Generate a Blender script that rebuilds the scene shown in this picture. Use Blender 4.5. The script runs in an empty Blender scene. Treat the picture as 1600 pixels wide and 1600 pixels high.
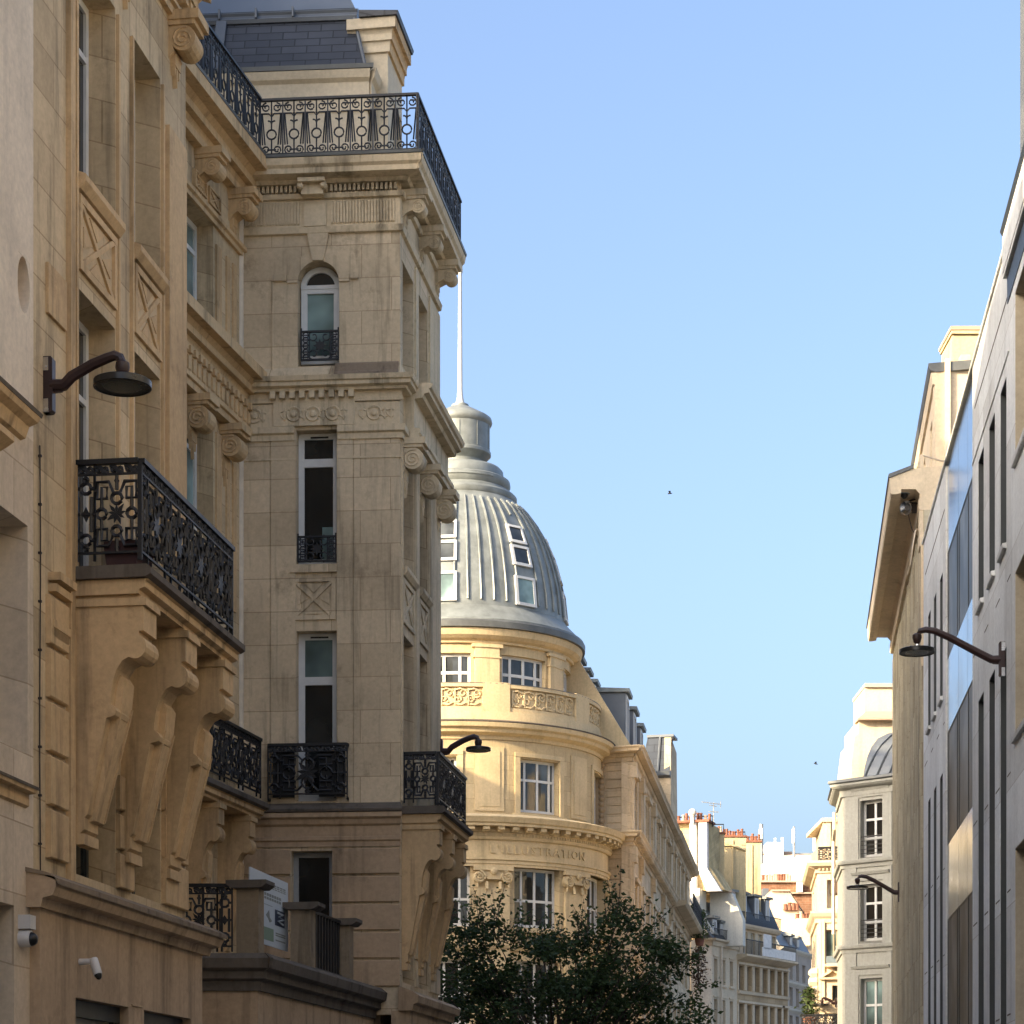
import bpy, bmesh, math, random
from mathutils import Vector
random.seed(7)
R = math.radians
sc = bpy.context.scene
COL = sc.collection

# ------------------------------------------------------------------ camera, sky, sun, exposure
F, HX, HY, EYE = 3500.0, 800.0, 1780.0, 1.6        # focal length and horizon of a 1600 px picture
cam_d = bpy.data.cameras.new('camera')
cam_d.sensor_width = 36.0
cam_d.lens = 36.0 * F / 1600.0
cam_d.shift_y = (HY - 800.0) / 1600.0
cam_d.clip_start = 0.5
cam_d.clip_end = 3000.0
cam = bpy.data.objects.new('camera', cam_d)
COL.objects.link(cam)
cam.location = (0, 0, EYE)
cam.rotation_euler = (R(90), 0, 0)
sc.camera = cam

SUN_AZ, SUN_EL = R(-55), R(20)                     # azimuth measured from "behind the camera" to the left
to_sun = Vector((math.sin(SUN_AZ) * math.cos(SUN_EL), -math.cos(SUN_AZ) * math.cos(SUN_EL), math.sin(SUN_EL)))
world = bpy.data.worlds.new('World')
sc.world = world
world.use_nodes = True
wn = world.node_tree
sky = wn.nodes.new('ShaderNodeTexSky')
sky.sky_type = 'NISHITA'
sky.sun_disc = False
sky.sun_elevation = SUN_EL
sky.sun_rotation = math.atan2(to_sun.x, to_sun.y)
sky.air_density = 0.8
sky.dust_density = 7.0
sky.ozone_density = 2.1
wn.links.new(sky.outputs[0], wn.nodes['Background'].inputs[0])
wn.nodes['Background'].inputs[1].default_value = 0.147
sun_d = bpy.data.lights.new('sun', 'SUN')
sun_d.energy = 2.9
sun_d.angle = R(0.5)
sun_d.color = (1.0, 0.80, 0.52)
sun = bpy.data.objects.new('sun', sun_d)
COL.objects.link(sun)
sun.rotation_euler = to_sun.to_track_quat('Z', 'Y').to_euler()
sc.view_settings.view_transform = 'Standard'
sc.view_settings.look = 'None'
sc.view_settings.gamma = 1.0
sc.view_settings.exposure = 1.75
sc.cycles.max_bounces = 8
sc.cycles.diffuse_bounces = 4

# ------------------------------------------------------------------ materials
def new_mat(name):
    m = bpy.data.materials.new(name)
    m.use_nodes = True
    return m, m.node_tree, m.node_tree.nodes['Principled BSDF']

def N(nt, t, **kw):
    n = nt.nodes.new(t)
    for k, v in kw.items():
        if k in n.inputs: n.inputs[k].default_value = v
        else: setattr(n, k, v)
    return n

def ramp(nt, fac, stops):
    r = nt.nodes.new('ShaderNodeValToRGB')
    e = r.color_ramp.elements
    while len(e) > 1: e.remove(e[-1])
    e[0].position, e[0].color = stops[0][0], (*stops[0][1], 1)
    for p, c in stops[1:]:
        x = e.new(p); x.color = (*c, 1)
    nt.links.new(fac, r.inputs[0])
    return r.outputs[0]

def mul(nt, a, b, f=1.0):
    m = N(nt, 'ShaderNodeMixRGB', blend_type='MULTIPLY')
    m.inputs[0].default_value = f
    nt.links.new(a, m.inputs[1]); nt.links.new(b, m.inputs[2])
    return m.outputs[0]

def g(v): return (v, v, v)

def stone(name, base, joints=None, dirt=0.35, rough=0.9, bump=0.25, offset=0.5):
    """limestone or render: cloudy tone, rain streaks, soot blotches, optional ashlar joints (uv in metres)"""
    m, nt, b = new_mat(name)
    L = nt.links.new
    tc = N(nt, 'ShaderNodeTexCoord')
    n1 = N(nt, 'ShaderNodeTexNoise', Scale=0.55, Detail=6.0, Roughness=0.6); L(tc.outputs['Object'], n1.inputs['Vector'])
    mp = N(nt, 'ShaderNodeMapping'); mp.inputs['Scale'].default_value = (2.6, 2.6, 0.22); L(tc.outputs['Object'], mp.inputs[0])
    n2 = N(nt, 'ShaderNodeTexNoise', Scale=1.0, Detail=5.0, Roughness=0.65); L(mp.outputs[0], n2.inputs['Vector'])
    n3 = N(nt, 'ShaderNodeTexNoise', Scale=14.0, Detail=8.0, Roughness=0.7); L(tc.outputs['Object'], n3.inputs['Vector'])
    d = 1 - dirt
    c = ramp(nt, n1.outputs[0], [(0.28, tuple(x * (0.72 + 0.1 * d) for x in base)), (0.5, base), (0.72, tuple(min(1, x * 1.10) for x in base))])
    s = ramp(nt, n2.outputs[0], [(0.26, g(d)), (0.46, g(1)), (0.8, g(1))])
    c = mul(nt, c, s)
    mp2 = N(nt, 'ShaderNodeMapping'); mp2.inputs['Scale'].default_value = (7.0, 7.0, 0.5); mp2.inputs['Location'].default_value = (3.1, 1.7, 5.0); L(tc.outputs['Object'], mp2.inputs[0])
    n4 = N(nt, 'ShaderNodeTexNoise', Scale=1.0, Detail=4.0, Roughness=0.6); L(mp2.outputs[0], n4.inputs['Vector'])
    c = mul(nt, c, ramp(nt, n4.outputs[0], [(0.30, g(1 - dirt * 0.45)), (0.42, g(1)), (0.7, g(1))]))
    n5 = N(nt, 'ShaderNodeTexNoise', Scale=1.7, Detail=7.0, Roughness=0.75); L(tc.outputs['Object'], n5.inputs['Vector'])
    c = mul(nt, c, ramp(nt, n5.outputs[0], [(0.32, (1 - dirt * 0.4, 1 - dirt * 0.42, 1 - dirt * 0.44)), (0.43, g(1)), (0.62, g(1)), (0.70, g(1 + dirt * 0.1))]))
    f = ramp(nt, n3.outputs[0], [(0.3, g(0.84)), (0.7, g(1.08))])
    c = mul(nt, c, f)
    h = N(nt, 'ShaderNodeMath', operation='MULTIPLY'); L(n3.outputs[0], h.inputs[0]); h.inputs[1].default_value = 0.25
    hout = h.outputs[0]
    if joints:
        w, hh = joints
        br = N(nt, 'ShaderNodeTexBrick', offset=offset)
        L(tc.outputs['UV'], br.inputs['Vector'])
        br.inputs['Scale'].default_value = 1.0
        br.inputs['Brick Width'].default_value = w
        br.inputs['Row Height'].default_value = hh
        br.inputs['Mortar Size'].default_value = 0.008
        br.inputs['Mortar Smooth'].default_value = 0.3
        br.inputs['Color1'].default_value = (1, 1, 1, 1)
        br.inputs['Color2'].default_value = (0.78, 0.765, 0.745, 1)
        br.inputs['Mortar'].default_value = (0.62, 0.58, 0.54, 1)
        c = mul(nt, c, br.outputs['Color'])
        a = N(nt, 'ShaderNodeMath', operation='SUBTRACT'); L(hout, a.inputs[0]); L(br.outputs['Fac'], a.inputs[1])
        hout = a.outputs[0]
    L(c, b.inputs['Base Color'])
    b.inputs['Roughness'].default_value = rough
    b.inputs['Specular IOR Level'].default_value = 0.25
    bp = N(nt, 'ShaderNodeBump', Strength=bump, Distance=0.02)
    L(hout, bp.inputs['Height']); L(bp.outputs[0], b.inputs['Normal'])
    return m

def paint(name, base, rough=0.5, metal=0.0, var=0.12, scale=6.0, spec=0.4):
    m, nt, b = new_mat(name)
    tc = N(nt, 'ShaderNodeTexCoord')
    n = N(nt, 'ShaderNodeTexNoise', Scale=scale, Detail=6.0, Roughness=0.6); nt.links.new(tc.outputs['Object'], n.inputs['Vector'])
    c = ramp(nt, n.outputs[0], [(0.3, tuple(x * (1 - var) for x in base)), (0.7, tuple(min(1, x * (1 + var)) for x in base))])
    nt.links.new(c, b.inputs['Base Color'])
    r = N(nt, 'ShaderNodeMapRange'); r.inputs[3].default_value = max(0.02, rough - 0.12); r.inputs[4].default_value = min(1, rough + 0.12)
    nt.links.new(n.outputs[0], r.inputs[0]); nt.links.new(r.outputs[0], b.inputs['Roughness'])
    b.inputs['Metallic'].default_value = metal
    b.inputs['Specular IOR Level'].default_value = spec
    return m

def glass(name, base, rough=0.06, spec=0.6, wave=0.02):
    """window glass seen from outside in daylight: dark room or curtain behind a reflecting pane"""
    m, nt, b = new_mat(name)
    tc = N(nt, 'ShaderNodeTexCoord')
    n = N(nt, 'ShaderNodeTexNoise', Scale=0.9, Detail=3.0); nt.links.new(tc.outputs['Object'], n.inputs['Vector'])
    c = ramp(nt, n.outputs[0], [(0.36, tuple(x * 0.45 for x in base)), (0.52, base), (0.68, tuple(min(1, x * 2.1) for x in base))])
    nt.links.new(c, b.inputs['Base Color'])
    b.inputs['Roughness'].default_value = rough
    b.inputs['Specular IOR Level'].default_value = spec
    bp = N(nt, 'ShaderNodeBump', Strength=wave, Distance=0.05)
    nt.links.new(n.outputs[0], bp.inputs['Height']); nt.links.new(bp.outputs[0], b.inputs['Normal'])
    return m

def courses(name, c1, c2, mortar, w, h, rough=0.6, ms=0.012, bump=0.5, spec=0.4, metal=0.0):
    """slates, bricks, tiles: rows from a brick texture on the uv map"""
    m, nt, b = new_mat(name)
    L = nt.links.new
    tc = N(nt, 'ShaderNodeTexCoord')
    br = N(nt, 'ShaderNodeTexBrick', offset=0.5)
    L(tc.outputs['UV'], br.inputs['Vector'])
    for k, v in (('Scale', 1.0), ('Brick Width', w), ('Row Height', h), ('Mortar Size', ms), ('Mortar Smooth', 0.2)): br.inputs[k].default_value = v
    for k, v in (('Color1', c1), ('Color2', c2), ('Mortar', mortar)): br.inputs[k].default_value = (*v, 1)
    n = N(nt, 'ShaderNodeTexNoise', Scale=1.3, Detail=6.0); L(tc.outputs['Object'], n.inputs['Vector'])
    f = ramp(nt, n.outputs[0], [(0.3, g(0.65)), (0.7, g(1.15))])
    L(mul(nt, br.outputs['Color'], f), b.inputs['Base Color'])
    b.inputs['Roughness'].default_value = rough
    b.inputs['Metallic'].default_value = metal
    b.inputs['Specular IOR Level'].default_value = spec
    a = N(nt, 'ShaderNodeMath', operation='MULTIPLY'); L(br.outputs['Fac'], a.inputs[0]); a.inputs[1].default_value = -1
    bp = N(nt, 'ShaderNodeBump', Strength=bump, Distance=0.02); L(a.outputs[0], bp.inputs['Height']); L(bp.outputs[0], b.inputs['Normal'])
    return m

M = {}
M['stone'] = stone('warm_limestone', (0.63, 0.485, 0.295), (1.1, 0.42), dirt=0.62)
M['stone_tower'] = stone('greyed_limestone', (0.67, 0.54, 0.36), (0.95, 0.52), dirt=0.68)
M['stone_tower_carved'] = stone('greyed_limestone_carved', (0.62, 0.505, 0.335), None, dirt=0.72)
M['stone_plain'] = stone('warm_limestone_carved', (0.59, 0.41, 0.22), None, dirt=0.65)  # warm bounce light put into the colour, more orange than the wall stone
M['stone_base'] = stone('sooty_limestone', (0.47, 0.34, 0.215), None, dirt=0.55)
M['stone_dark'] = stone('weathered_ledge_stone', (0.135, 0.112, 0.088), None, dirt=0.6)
M['stone_pier'] = stone('mossy_pier_stone', (0.27, 0.21, 0.14), None, dirt=0.75)
M['pink'] = stone('pinkish_render', (0.71, 0.60, 0.455), None, dirt=0.22, bump=0.1)
M['pink_ashlar'] = stone('pinkish_ashlar', (0.69, 0.57, 0.42), (1.6, 0.62), dirt=0.3)
M['stone_soot'] = stone('soot_stained_stone', (0.24, 0.18, 0.12), None, dirt=0.8)
M['attic'] = stone('cream_attic_render', (0.62, 0.53, 0.38), None, dirt=0.15)
M['dome_stone'] = stone('honey_limestone', (0.60, 0.475, 0.28), (1.2, 0.5), dirt=0.2)
M['dome_carved'] = stone('honey_limestone_carved', (0.60, 0.47, 0.275), None, dirt=0.28)
M['wing_stone'] = stone('pale_wing_limestone', (0.70, 0.545, 0.35), (1.2, 0.45), dirt=0.22)
M['cream'] = stone('cream_render', (0.68, 0.56, 0.39), None, dirt=0.2)
M['cream_shade'] = stone('cream_corner_render', (0.37, 0.365, 0.32), None, dirt=0.25)  # cream darkened to stand in for shade on the corner building
M['white_render'] = stone('white_render', (0.70, 0.67, 0.57), None, dirt=0.18)
M['bright_white'] = stone('bright_white_render', (0.82, 0.80, 0.76), None, dirt=0.08)
M['ochre'] = stone('ochre_stone', (0.54, 0.41, 0.25), (1.0, 0.4), dirt=0.3)
M['grey_render'] = stone('grey_render', (0.46, 0.40, 0.33), None, dirt=0.3)
M['yellow_render'] = stone('yellow_chimney_render', (0.60, 0.49, 0.29), None, dirt=0.5)
M['rubble'] = courses('pale_rubble_wall', (0.62, 0.48, 0.25), (0.5, 0.38, 0.2), (0.62, 0.5, 0.3), 0.5, 0.22, rough=0.95, spec=0.1)
M['modern'] = stone('grey_stone_panels', (0.80, 0.815, 0.795), (1.5, 1.6), dirt=0.25, bump=0.15)
M['modern_jamb'] = stone('beige_metal_jamb', (0.42, 0.36, 0.26), None, dirt=0.1)
M['concrete'] = stone('board_marked_concrete', (0.50, 0.445, 0.32), (0.13, 1.1), dirt=0.75, bump=0.5)
M['iron'] = paint('black_cast_iron', (0.012, 0.012, 0.013), rough=0.45, var=0.3, spec=0.4)
M['lamp_metal'] = paint('brown_lamp_metal', (0.035, 0.018, 0.016), rough=0.4, var=0.2)
M['lamp_glass'] = paint('lamp_diffuser', (0.045, 0.055, 0.05), rough=0.2)
M['chrome'] = paint('steel_clip', (0.6, 0.6, 0.6), rough=0.25, metal=1.0)
M['white_frame'] = paint('white_painted_frame', (0.60, 0.60, 0.57), rough=0.5, var=0.06)
M['grey_frame'] = paint('grey_painted_frame', (0.28, 0.29, 0.29), rough=0.45, var=0.08)
M['dark_lining'] = paint('dark_metal_lining', (0.045, 0.05, 0.05), rough=0.45, var=0.1)
M['dark_frame'] = paint('anthracite_frame', (0.03, 0.035, 0.035), rough=0.4)
M['glass'] = glass('dark_window_glass', (0.014, 0.015, 0.014), rough=0.03, spec=0.75, wave=0.05)
M['glass_teal'] = glass('pale_teal_window_film', (0.13, 0.19, 0.18), rough=0.07, wave=0.06)  # sky reflection put into the base colour as pale teal
M['glass_blind'] = glass('window_with_blind', (0.40, 0.34, 0.22), rough=0.2, spec=0.4)
M['glass_grey'] = glass('grey_window_glass', (0.05, 0.055, 0.055), rough=0.05)
M['glass_mirror'] = paint('mirror_spandrel_glass', (0.40, 0.42, 0.42), rough=0.16, metal=1.0, var=0.04, scale=0.8)
M['glass_smoke'] = glass('smoked_curtain_glass', (0.075, 0.08, 0.08), rough=0.35, spec=0.12)
M['zinc'] = paint('zinc_sheet', (0.205, 0.222, 0.212), rough=0.5, metal=0.2, var=0.28, scale=2.2)
M['zinc_dark'] = paint('weathered_zinc', (0.12, 0.125, 0.12), rough=0.5, metal=0.3, var=0.25, scale=2.0)
M['zinc_blue'] = paint('blue_grey_zinc', (0.13, 0.145, 0.16), rough=0.5, metal=0.25, var=0.15, scale=1.5)
M['slate'] = courses('slate_roof', (0.050, 0.055, 0.065), (0.030, 0.034, 0.042), (0.012, 0.013, 0.016), 0.42, 0.17, rough=0.45, spec=0.4)
M['slate_far'] = courses('far_slate_roof', (0.042, 0.052, 0.068), (0.028, 0.036, 0.05), (0.012, 0.014, 0.02), 0.6, 0.35, rough=0.5)
M['brick'] = courses('orange_brick', (0.27, 0.135, 0.08), (0.21, 0.105, 0.06), (0.32, 0.23, 0.16), 0.5, 0.2, rough=0.9, spec=0.1)
M['pot'] = paint('terracotta_pot', (0.22, 0.095, 0.06), rough=0.85, var=0.35, scale=3.0, spec=0.2)
M['tan_tile'] = paint('tan_coping', (0.45, 0.33, 0.24), rough=0.85)
M['pipe'] = paint('cream_painted_pipe', (0.66, 0.56, 0.42), rough=0.5)
M['cable'] = paint('dark_cable', (0.04, 0.03, 0.025), rough=0.7)
M['cam_white'] = paint('white_camera_plastic', (0.55, 0.53, 0.50), rough=0.35, var=0.04)
M['cam_grey'] = paint('blue_grey_camera_housing', (0.16, 0.20, 0.22), rough=0.35)
M['black'] = paint('black_plastic', (0.01, 0.01, 0.01), rough=0.3)
M['sign'] = paint('sign_panel', (0.55, 0.60, 0.63), rough=0.45, var=0.03)
M['sign_navy'] = paint('sign_navy', (0.02, 0.03, 0.06), rough=0.5, var=0.02)
M['sign_green'] = paint('sign_green', (0.20, 0.28, 0.20), rough=0.5, var=0.02)
M['sign_ink'] = paint('sign_ink', (0.22, 0.24, 0.22), rough=0.5, var=0.02)
M['planter'] = paint('dark_red_planter', (0.035, 0.012, 0.012), rough=0.7)
M['bark'] = paint('tree_bark', (0.06, 0.045, 0.035), rough=0.95, var=0.4, scale=10)
M['soil_brown'] = paint('brown_dry_leaf', (0.10, 0.06, 0.035), rough=0.9, var=0.4)
M['shutter'] = paint('beige_shutter', (0.30, 0.24, 0.17), rough=0.7)
M['awning'] = paint('white_awning', (0.75, 0.72, 0.66), rough=0.8)
M['feather'] = paint('dark_feather', (0.03, 0.03, 0.03), rough=0.8)
M['asphalt'] = paint('asphalt', (0.05, 0.05, 0.05), rough=0.9, var=0.3, scale=3)
M['paving'] = courses('granite_paving', (0.24, 0.23, 0.21), (0.2, 0.19, 0.18), (0.1, 0.1, 0.1), 0.6, 0.4, rough=0.85)
M['paint_white'] = paint('road_paint', (0.6, 0.6, 0.58), rough=0.8)

def leaf_mat(name, a, b_):
    m, nt, b = new_mat(name)
    oi = N(nt, 'ShaderNodeTexCoord')
    n = N(nt, 'ShaderNodeTexNoise', Scale=1.2, Detail=4.0); nt.links.new(oi.outputs['Object'], n.inputs['Vector'])
    c = ramp(nt, n.outputs[0], [(0.3, a), (0.7, b_)])
    nt.links.new(c, b.inputs['Base Color'])
    b.inputs['Roughness'].default_value = 0.55
    b.inputs['Specular IOR Level'].default_value = 0.3
    tr = N(nt, 'ShaderNodeBsdfTranslucent'); nt.links.new(c, tr.inputs[0])
    mx = N(nt, 'ShaderNodeMixShader'); mx.inputs[0].default_value = 0.25
    nt.links.new(b.outputs[0], mx.inputs[1]); nt.links.new(tr.outputs[0], mx.inputs[2])
    nt.links.new(mx.outputs[0], nt.nodes['Material Output'].inputs[0])
    return m
M['leaf'] = leaf_mat('dark_green_leaf', (0.028, 0.052, 0.018), (0.062, 0.10, 0.030))
M['leaf_pale'] = leaf_mat('shrub_leaf', (0.05, 0.08, 0.025), (0.11, 0.14, 0.045))

# ------------------------------------------------------------------ frames that turn (u along a wall, z up, d out of the wall) into the world
def P(px, py, Y): return Vector(((px - HX) / F * Y, Y, EYE + (HY - py) / F * Y))

class Fac:
    """vertical wall plane"""
    du = None
    def __init__(s, x0, y0, dx, dy, side):
        l = math.hypot(dx, dy)
        s.x0, s.y0, s.dx, s.dy = x0, y0, dx / l, dy / l
        s.nx, s.ny = (s.dy, -s.dx) if side > 0 else (-s.dy, s.dx)
    def W(s, u, z, d=0.0): return Vector((s.x0 + s.dx * u + s.nx * d, s.y0 + s.dy * u + s.ny * d, z))
    def u(s, px, d=0.0):
        k = (px - HX) / F
        return (k * (s.y0 + s.ny * d) - s.x0 - s.nx * d) / (s.dx - k * s.dy)
    def Y(s, u, d=0.0): return s.y0 + s.dy * u + s.ny * d
    def z(s, py, u, d=0.0): return EYE + (HY - py) / F * s.Y(u, d)
    def zp(s, px, py, d=0.0): return s.z(py, s.u(px, d), d)

def fac_dir(px, Y, m, side): return Fac((px - HX) / F * Y, Y, m, 1.0, side)
def fac_pts(a, b, side):
    ax, ay = (a[0] - HX) / F * a[1], a[1]
    bx, by = (b[0] - HX) / F * b[1], b[1]
    return Fac(ax, ay, bx - ax, by - ay, side)

class Cyl:
    """upright drum: u is arc length from the side that faces the camera, growing to the right"""
    def __init__(s, cx, cy, r, du=0.25): s.cx, s.cy, s.r, s.du = cx, cy, r, du
    def W(s, u, z, d=0.0):
        t = u / s.r
        return Vector((s.cx + (s.r + d) * math.sin(t), s.cy - (s.r + d) * math.cos(t), z))
    def u(s, px, d=0.0):
        best = None
        for i in range(-1500, 1501):
            t = i / 1000.0
            p = s.W(t * s.r, 0, d)
            e = abs(HX + F * p.x / p.y - px)
            if best is None or e < best[0]: best = (e, t)
        return best[1] * s.r
    def z(s, py, u, d=0.0): return EYE + (HY - py) / F * s.W(u, 0, d).y
    def zp(s, px, py, d=0.0): return s.z(py, s.u(px, d), d)

# ------------------------------------------------------------------ mesh builder
class MB:
    def __init__(s): s.v, s.f, s.uv = [], [], []
    def pt(s, p, uv=(0, 0)):
        s.v.append(p); s.uv.append(uv); return len(s.v) - 1
    def tp(s, T, u, z, d): return s.pt(T.W(u, z, d), (u + 0.73 * d, z + 0.31 * d))
    def cuts(s, T, u0, u1):
        if not T.du or abs(u1 - u0) <= T.du: return [u0, u1]
        n = max(1, math.ceil(abs(u1 - u0) / T.du))
        return [u0 + (u1 - u0) * i / n for i in range(n + 1)]
    def prof(s, T, pts, u0, u1, m0=0.0, m1=0.0, caps=True):
        """closed profile [(d, z)] swept along u; the ends lean out by m0*d / m1*d so that corners mitre"""
        rings = []
        us = s.cuts(T, u0, u1)
        for i, u in enumerate(us):
            a = i / (len(us) - 1)
            rings.append([s.tp(T, u - m0 * d * (1 - a) + m1 * d * a, z, d) for d, z in pts])
        n = len(pts)
        for a, b in zip(rings, rings[1:]):
            for k in range(n): s.f.append((a[k], a[(k + 1) % n], b[(k + 1) % n], b[k]))
        if caps: s.f.append(tuple(rings[0][::-1])); s.f.append(tuple(rings[-1]))
        return s
    def box(s, T, u0, u1, z0, z1, d0, d1): return s.prof(T, [(d0, z0), (d1, z0), (d1, z1), (d0, z1)], u0, u1)
    def poly(s, T, pts, d0, d1):
        """closed outline [(u, z)] given a thickness from d0 to d1"""
        a = [s.tp(T, u, z, d0) for u, z in pts]; b = [s.tp(T, u, z, d1) for u, z in pts]
        n = len(pts)
        for k in range(n): s.f.append((a[k], a[(k + 1) % n], b[(k + 1) % n], b[k]))
        s.f.append(tuple(a[::-1])); s.f.append(tuple(b))
        return s
    def quad(s, *pts, uvs=None):
        ids = [s.pt(p, uvs[i] if uvs else (0, 0)) for i, p in enumerate(pts)]
        s.f.append(tuple(ids)); return s
    def wall(s, T, u0, u1, z0, z1, holes=(), d=0.0, depth=0.34, d_back=None):
        """front sheet with real openings [(ua, ub, za, zb)], reveals that run back by depth, closed outer edges"""
        us = {u0, u1}; zs = {z0, z1}
        for h in holes: us |= {min(max(h[0], u0), u1), min(max(h[1], u0), u1)}; zs |= {min(max(h[2], z0), z1), min(max(h[3], z0), z1)}
        us = sorted(us); zs = sorted(zs)
        uu = []
        for a, b in zip(us, us[1:]): uu += s.cuts(T, a, b)[:-1]
        us = uu + [us[-1]]
        def open_(uc, zc): return any(h[0] < uc < h[1] and h[2] < zc < h[3] for h in holes)
        nu, nz = len(us) - 1, len(zs) - 1
        solid = [[not open_((us[i] + us[i + 1]) / 2, (zs[j] + zs[j + 1]) / 2) for j in range(nz)] for i in range(nu)]
        ids = {}
        def V(i, j, dd):
            k = (i, j, dd)
            if k not in ids: ids[k] = s.tp(T, us[i], zs[j], dd)
            return ids[k]
        back = d - depth
        for i in range(nu):
            for j in range(nz):
                if not solid[i][j]: continue
                s.f.append((V(i, j, d), V(i + 1, j, d), V(i + 1, j + 1, d), V(i, j + 1, d)))
                for di, dj, e in ((-1, 0, ((i, j), (i, j + 1))), (1, 0, ((i + 1, j), (i + 1, j + 1))), (0, -1, ((i, j), (i + 1, j))), (0, 1, ((i, j + 1), (i + 1, j + 1)))):
                    a, b = i + di, j + dj
                    if 0 <= a < nu and 0 <= b < nz and solid[a][b]: continue
                    (p, q), (r, t) = e
                    s.f.append((V(p, q, d), V(r, t, d), V(r, t, back), V(p, q, back)))
        return s
    def tube(s, pts, r, n=4, closed=False, r1=None):
        m = len(pts)
        if m < 2: return s
        rings = []
        up0 = Vector((0.31, 0.17, 0.93)).normalized()
        for i, p in enumerate(pts):
            if closed: t = (pts[(i + 1) % m] - pts[i - 1])
            else: t = pts[min(i + 1, m - 1)] - pts[max(i - 1, 0)]
            if t.length < 1e-9: t = Vector((0, 0, 1))
            t.normalize()
            up = up0 if abs(t.dot(up0)) < 0.97 else Vector((1, 0, 0))
            a = t.cross(up).normalized(); b = t.cross(a)
            rr = r if r1 is None else r + (r1 - r) * i / (m - 1)
            rings.append([s.pt(p + (a * math.cos(2 * math.pi * (k + .5) / n) + b * math.sin(2 * math.pi * (k + .5) / n)) * rr) for k in range(n)])
        prs = list(zip(rings, rings[1:])) + ([(rings[-1], rings[0])] if closed else [])
        for a, b in prs:
            for k in range(n): s.f.append((a[k], a[(k + 1) % n], b[(k + 1) % n], b[k]))
        if not closed: s.f.append(tuple(rings[0][::-1])); s.f.append(tuple(rings[-1]))
        return s
    def lathe(s, c, prof, n=48, a0=0.0, a1=2 * math.pi):
        full = abs(a1 - a0 - 2 * math.pi) < 1e-6
        cols = n if full else n + 1
        rings = []
        for r, z in prof:
            rings.append([s.pt(Vector((c[0] + r * math.sin(a0 + (a1 - a0) * k / n), c[1] - r * math.cos(a0 + (a1 - a0) * k / n), z)), (r * (a0 + (a1 - a0) * k / n), z)) for k in range(cols)])
        for a, b in zip(rings, rings[1:]):
            for k in range(n): s.f.append((a[k], a[(k + 1) % cols], b[(k + 1) % cols], b[k]))
        if full:
            if prof[0][0] > 1e-6: s.f.append(tuple(rings[0][::-1]))
            if prof[-1][0] > 1e-6: s.f.append(tuple(rings[-1]))
        return s
    def disc_axis(s, p0, p1, prof, n=16):
        """turned shape around the axis p0 -> p1; prof = [(r, t along the axis in metres)]"""
        ax = (p1 - p0).normalized()
        a = ax.cross(Vector((0.2, 0.3, 0.93))).normalized(); b = ax.cross(a)
        rings = [[s.pt(p0 + ax * t + (a * math.cos(2 * math.pi * k / n) + b * math.sin(2 * math.pi * k / n)) * r) for k in range(n)] for r, t in prof]
        for q, w in zip(rings, rings[1:]):
            for k in range(n): s.f.append((q[k], q[(k + 1) % n], w[(k + 1) % n], w[k]))
        s.f.append(tuple(rings[0][::-1])); s.f.append(tuple(rings[-1]))
        return s
    def build(s, name, mat, parent=None, smooth=False, **props):
        org = Vector((0, 0, 0))
        if parent is not None:
            q = parent
            while q is not None: org = org + q.location; q = q.parent
        me = bpy.data.meshes.new(name)
        me.from_pydata([tuple(p - org) for p in s.v], [], s.f)
        uvl = me.uv_layers.new(name='UVMap')
        for lp in me.loops: uvl.data[lp.index].uv = s.uv[lp.vertex_index]
        bm = bmesh.new(); bm.from_mesh(me)
        bmesh.ops.recalc_face_normals(bm, faces=bm.faces)
        bm.to_mesh(me); bm.free()
        if smooth:
            me.polygons.foreach_set('use_smooth', [True] * len(me.polygons))
            if hasattr(me, 'set_sharp_from_angle'): me.set_sharp_from_angle(angle=R(38))
        me.materials.append(M[mat] if isinstance(mat, str) else mat)
        o = bpy.data.objects.new(name, me)
        COL.objects.link(o)
        if parent is not None: o.parent = parent
        for k, v in props.items(): o[k] = v
        return o

def tag(o, label=None, cat=None, group=None, kind=None):
    for k, v in (('label', label), ('category', cat), ('group', group), ('kind', kind)):
        if v: o[k] = v
    return o

def thing(name, loc, label, cat, group=None):
    o = bpy.data.objects.new(name, None)
    o.empty_display_size = 0.3
    COL.objects.link(o)
    o.location = loc
    return tag(o, label, cat, group)

def arc(cu, cz, r, a0, a1, n): return [(cu + r * math.cos(a0 + (a1 - a0) * i / n), cz + r * math.sin(a0 + (a1 - a0) * i / n)) for i in range(n + 1)]

def spiral(cu, cz, r, a0, turns, n=14, shrink=0.25, sgn=1):
    return [(cu + r * (1 - (1 - shrink) * i / n) * math.cos(a0 + sgn * turns * 2 * math.pi * i / n), cz + r * (1 - (1 - shrink) * i / n) * math.sin(a0 + sgn * turns * 2 * math.pi * i / n)) for i in range(n + 1)]

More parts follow.
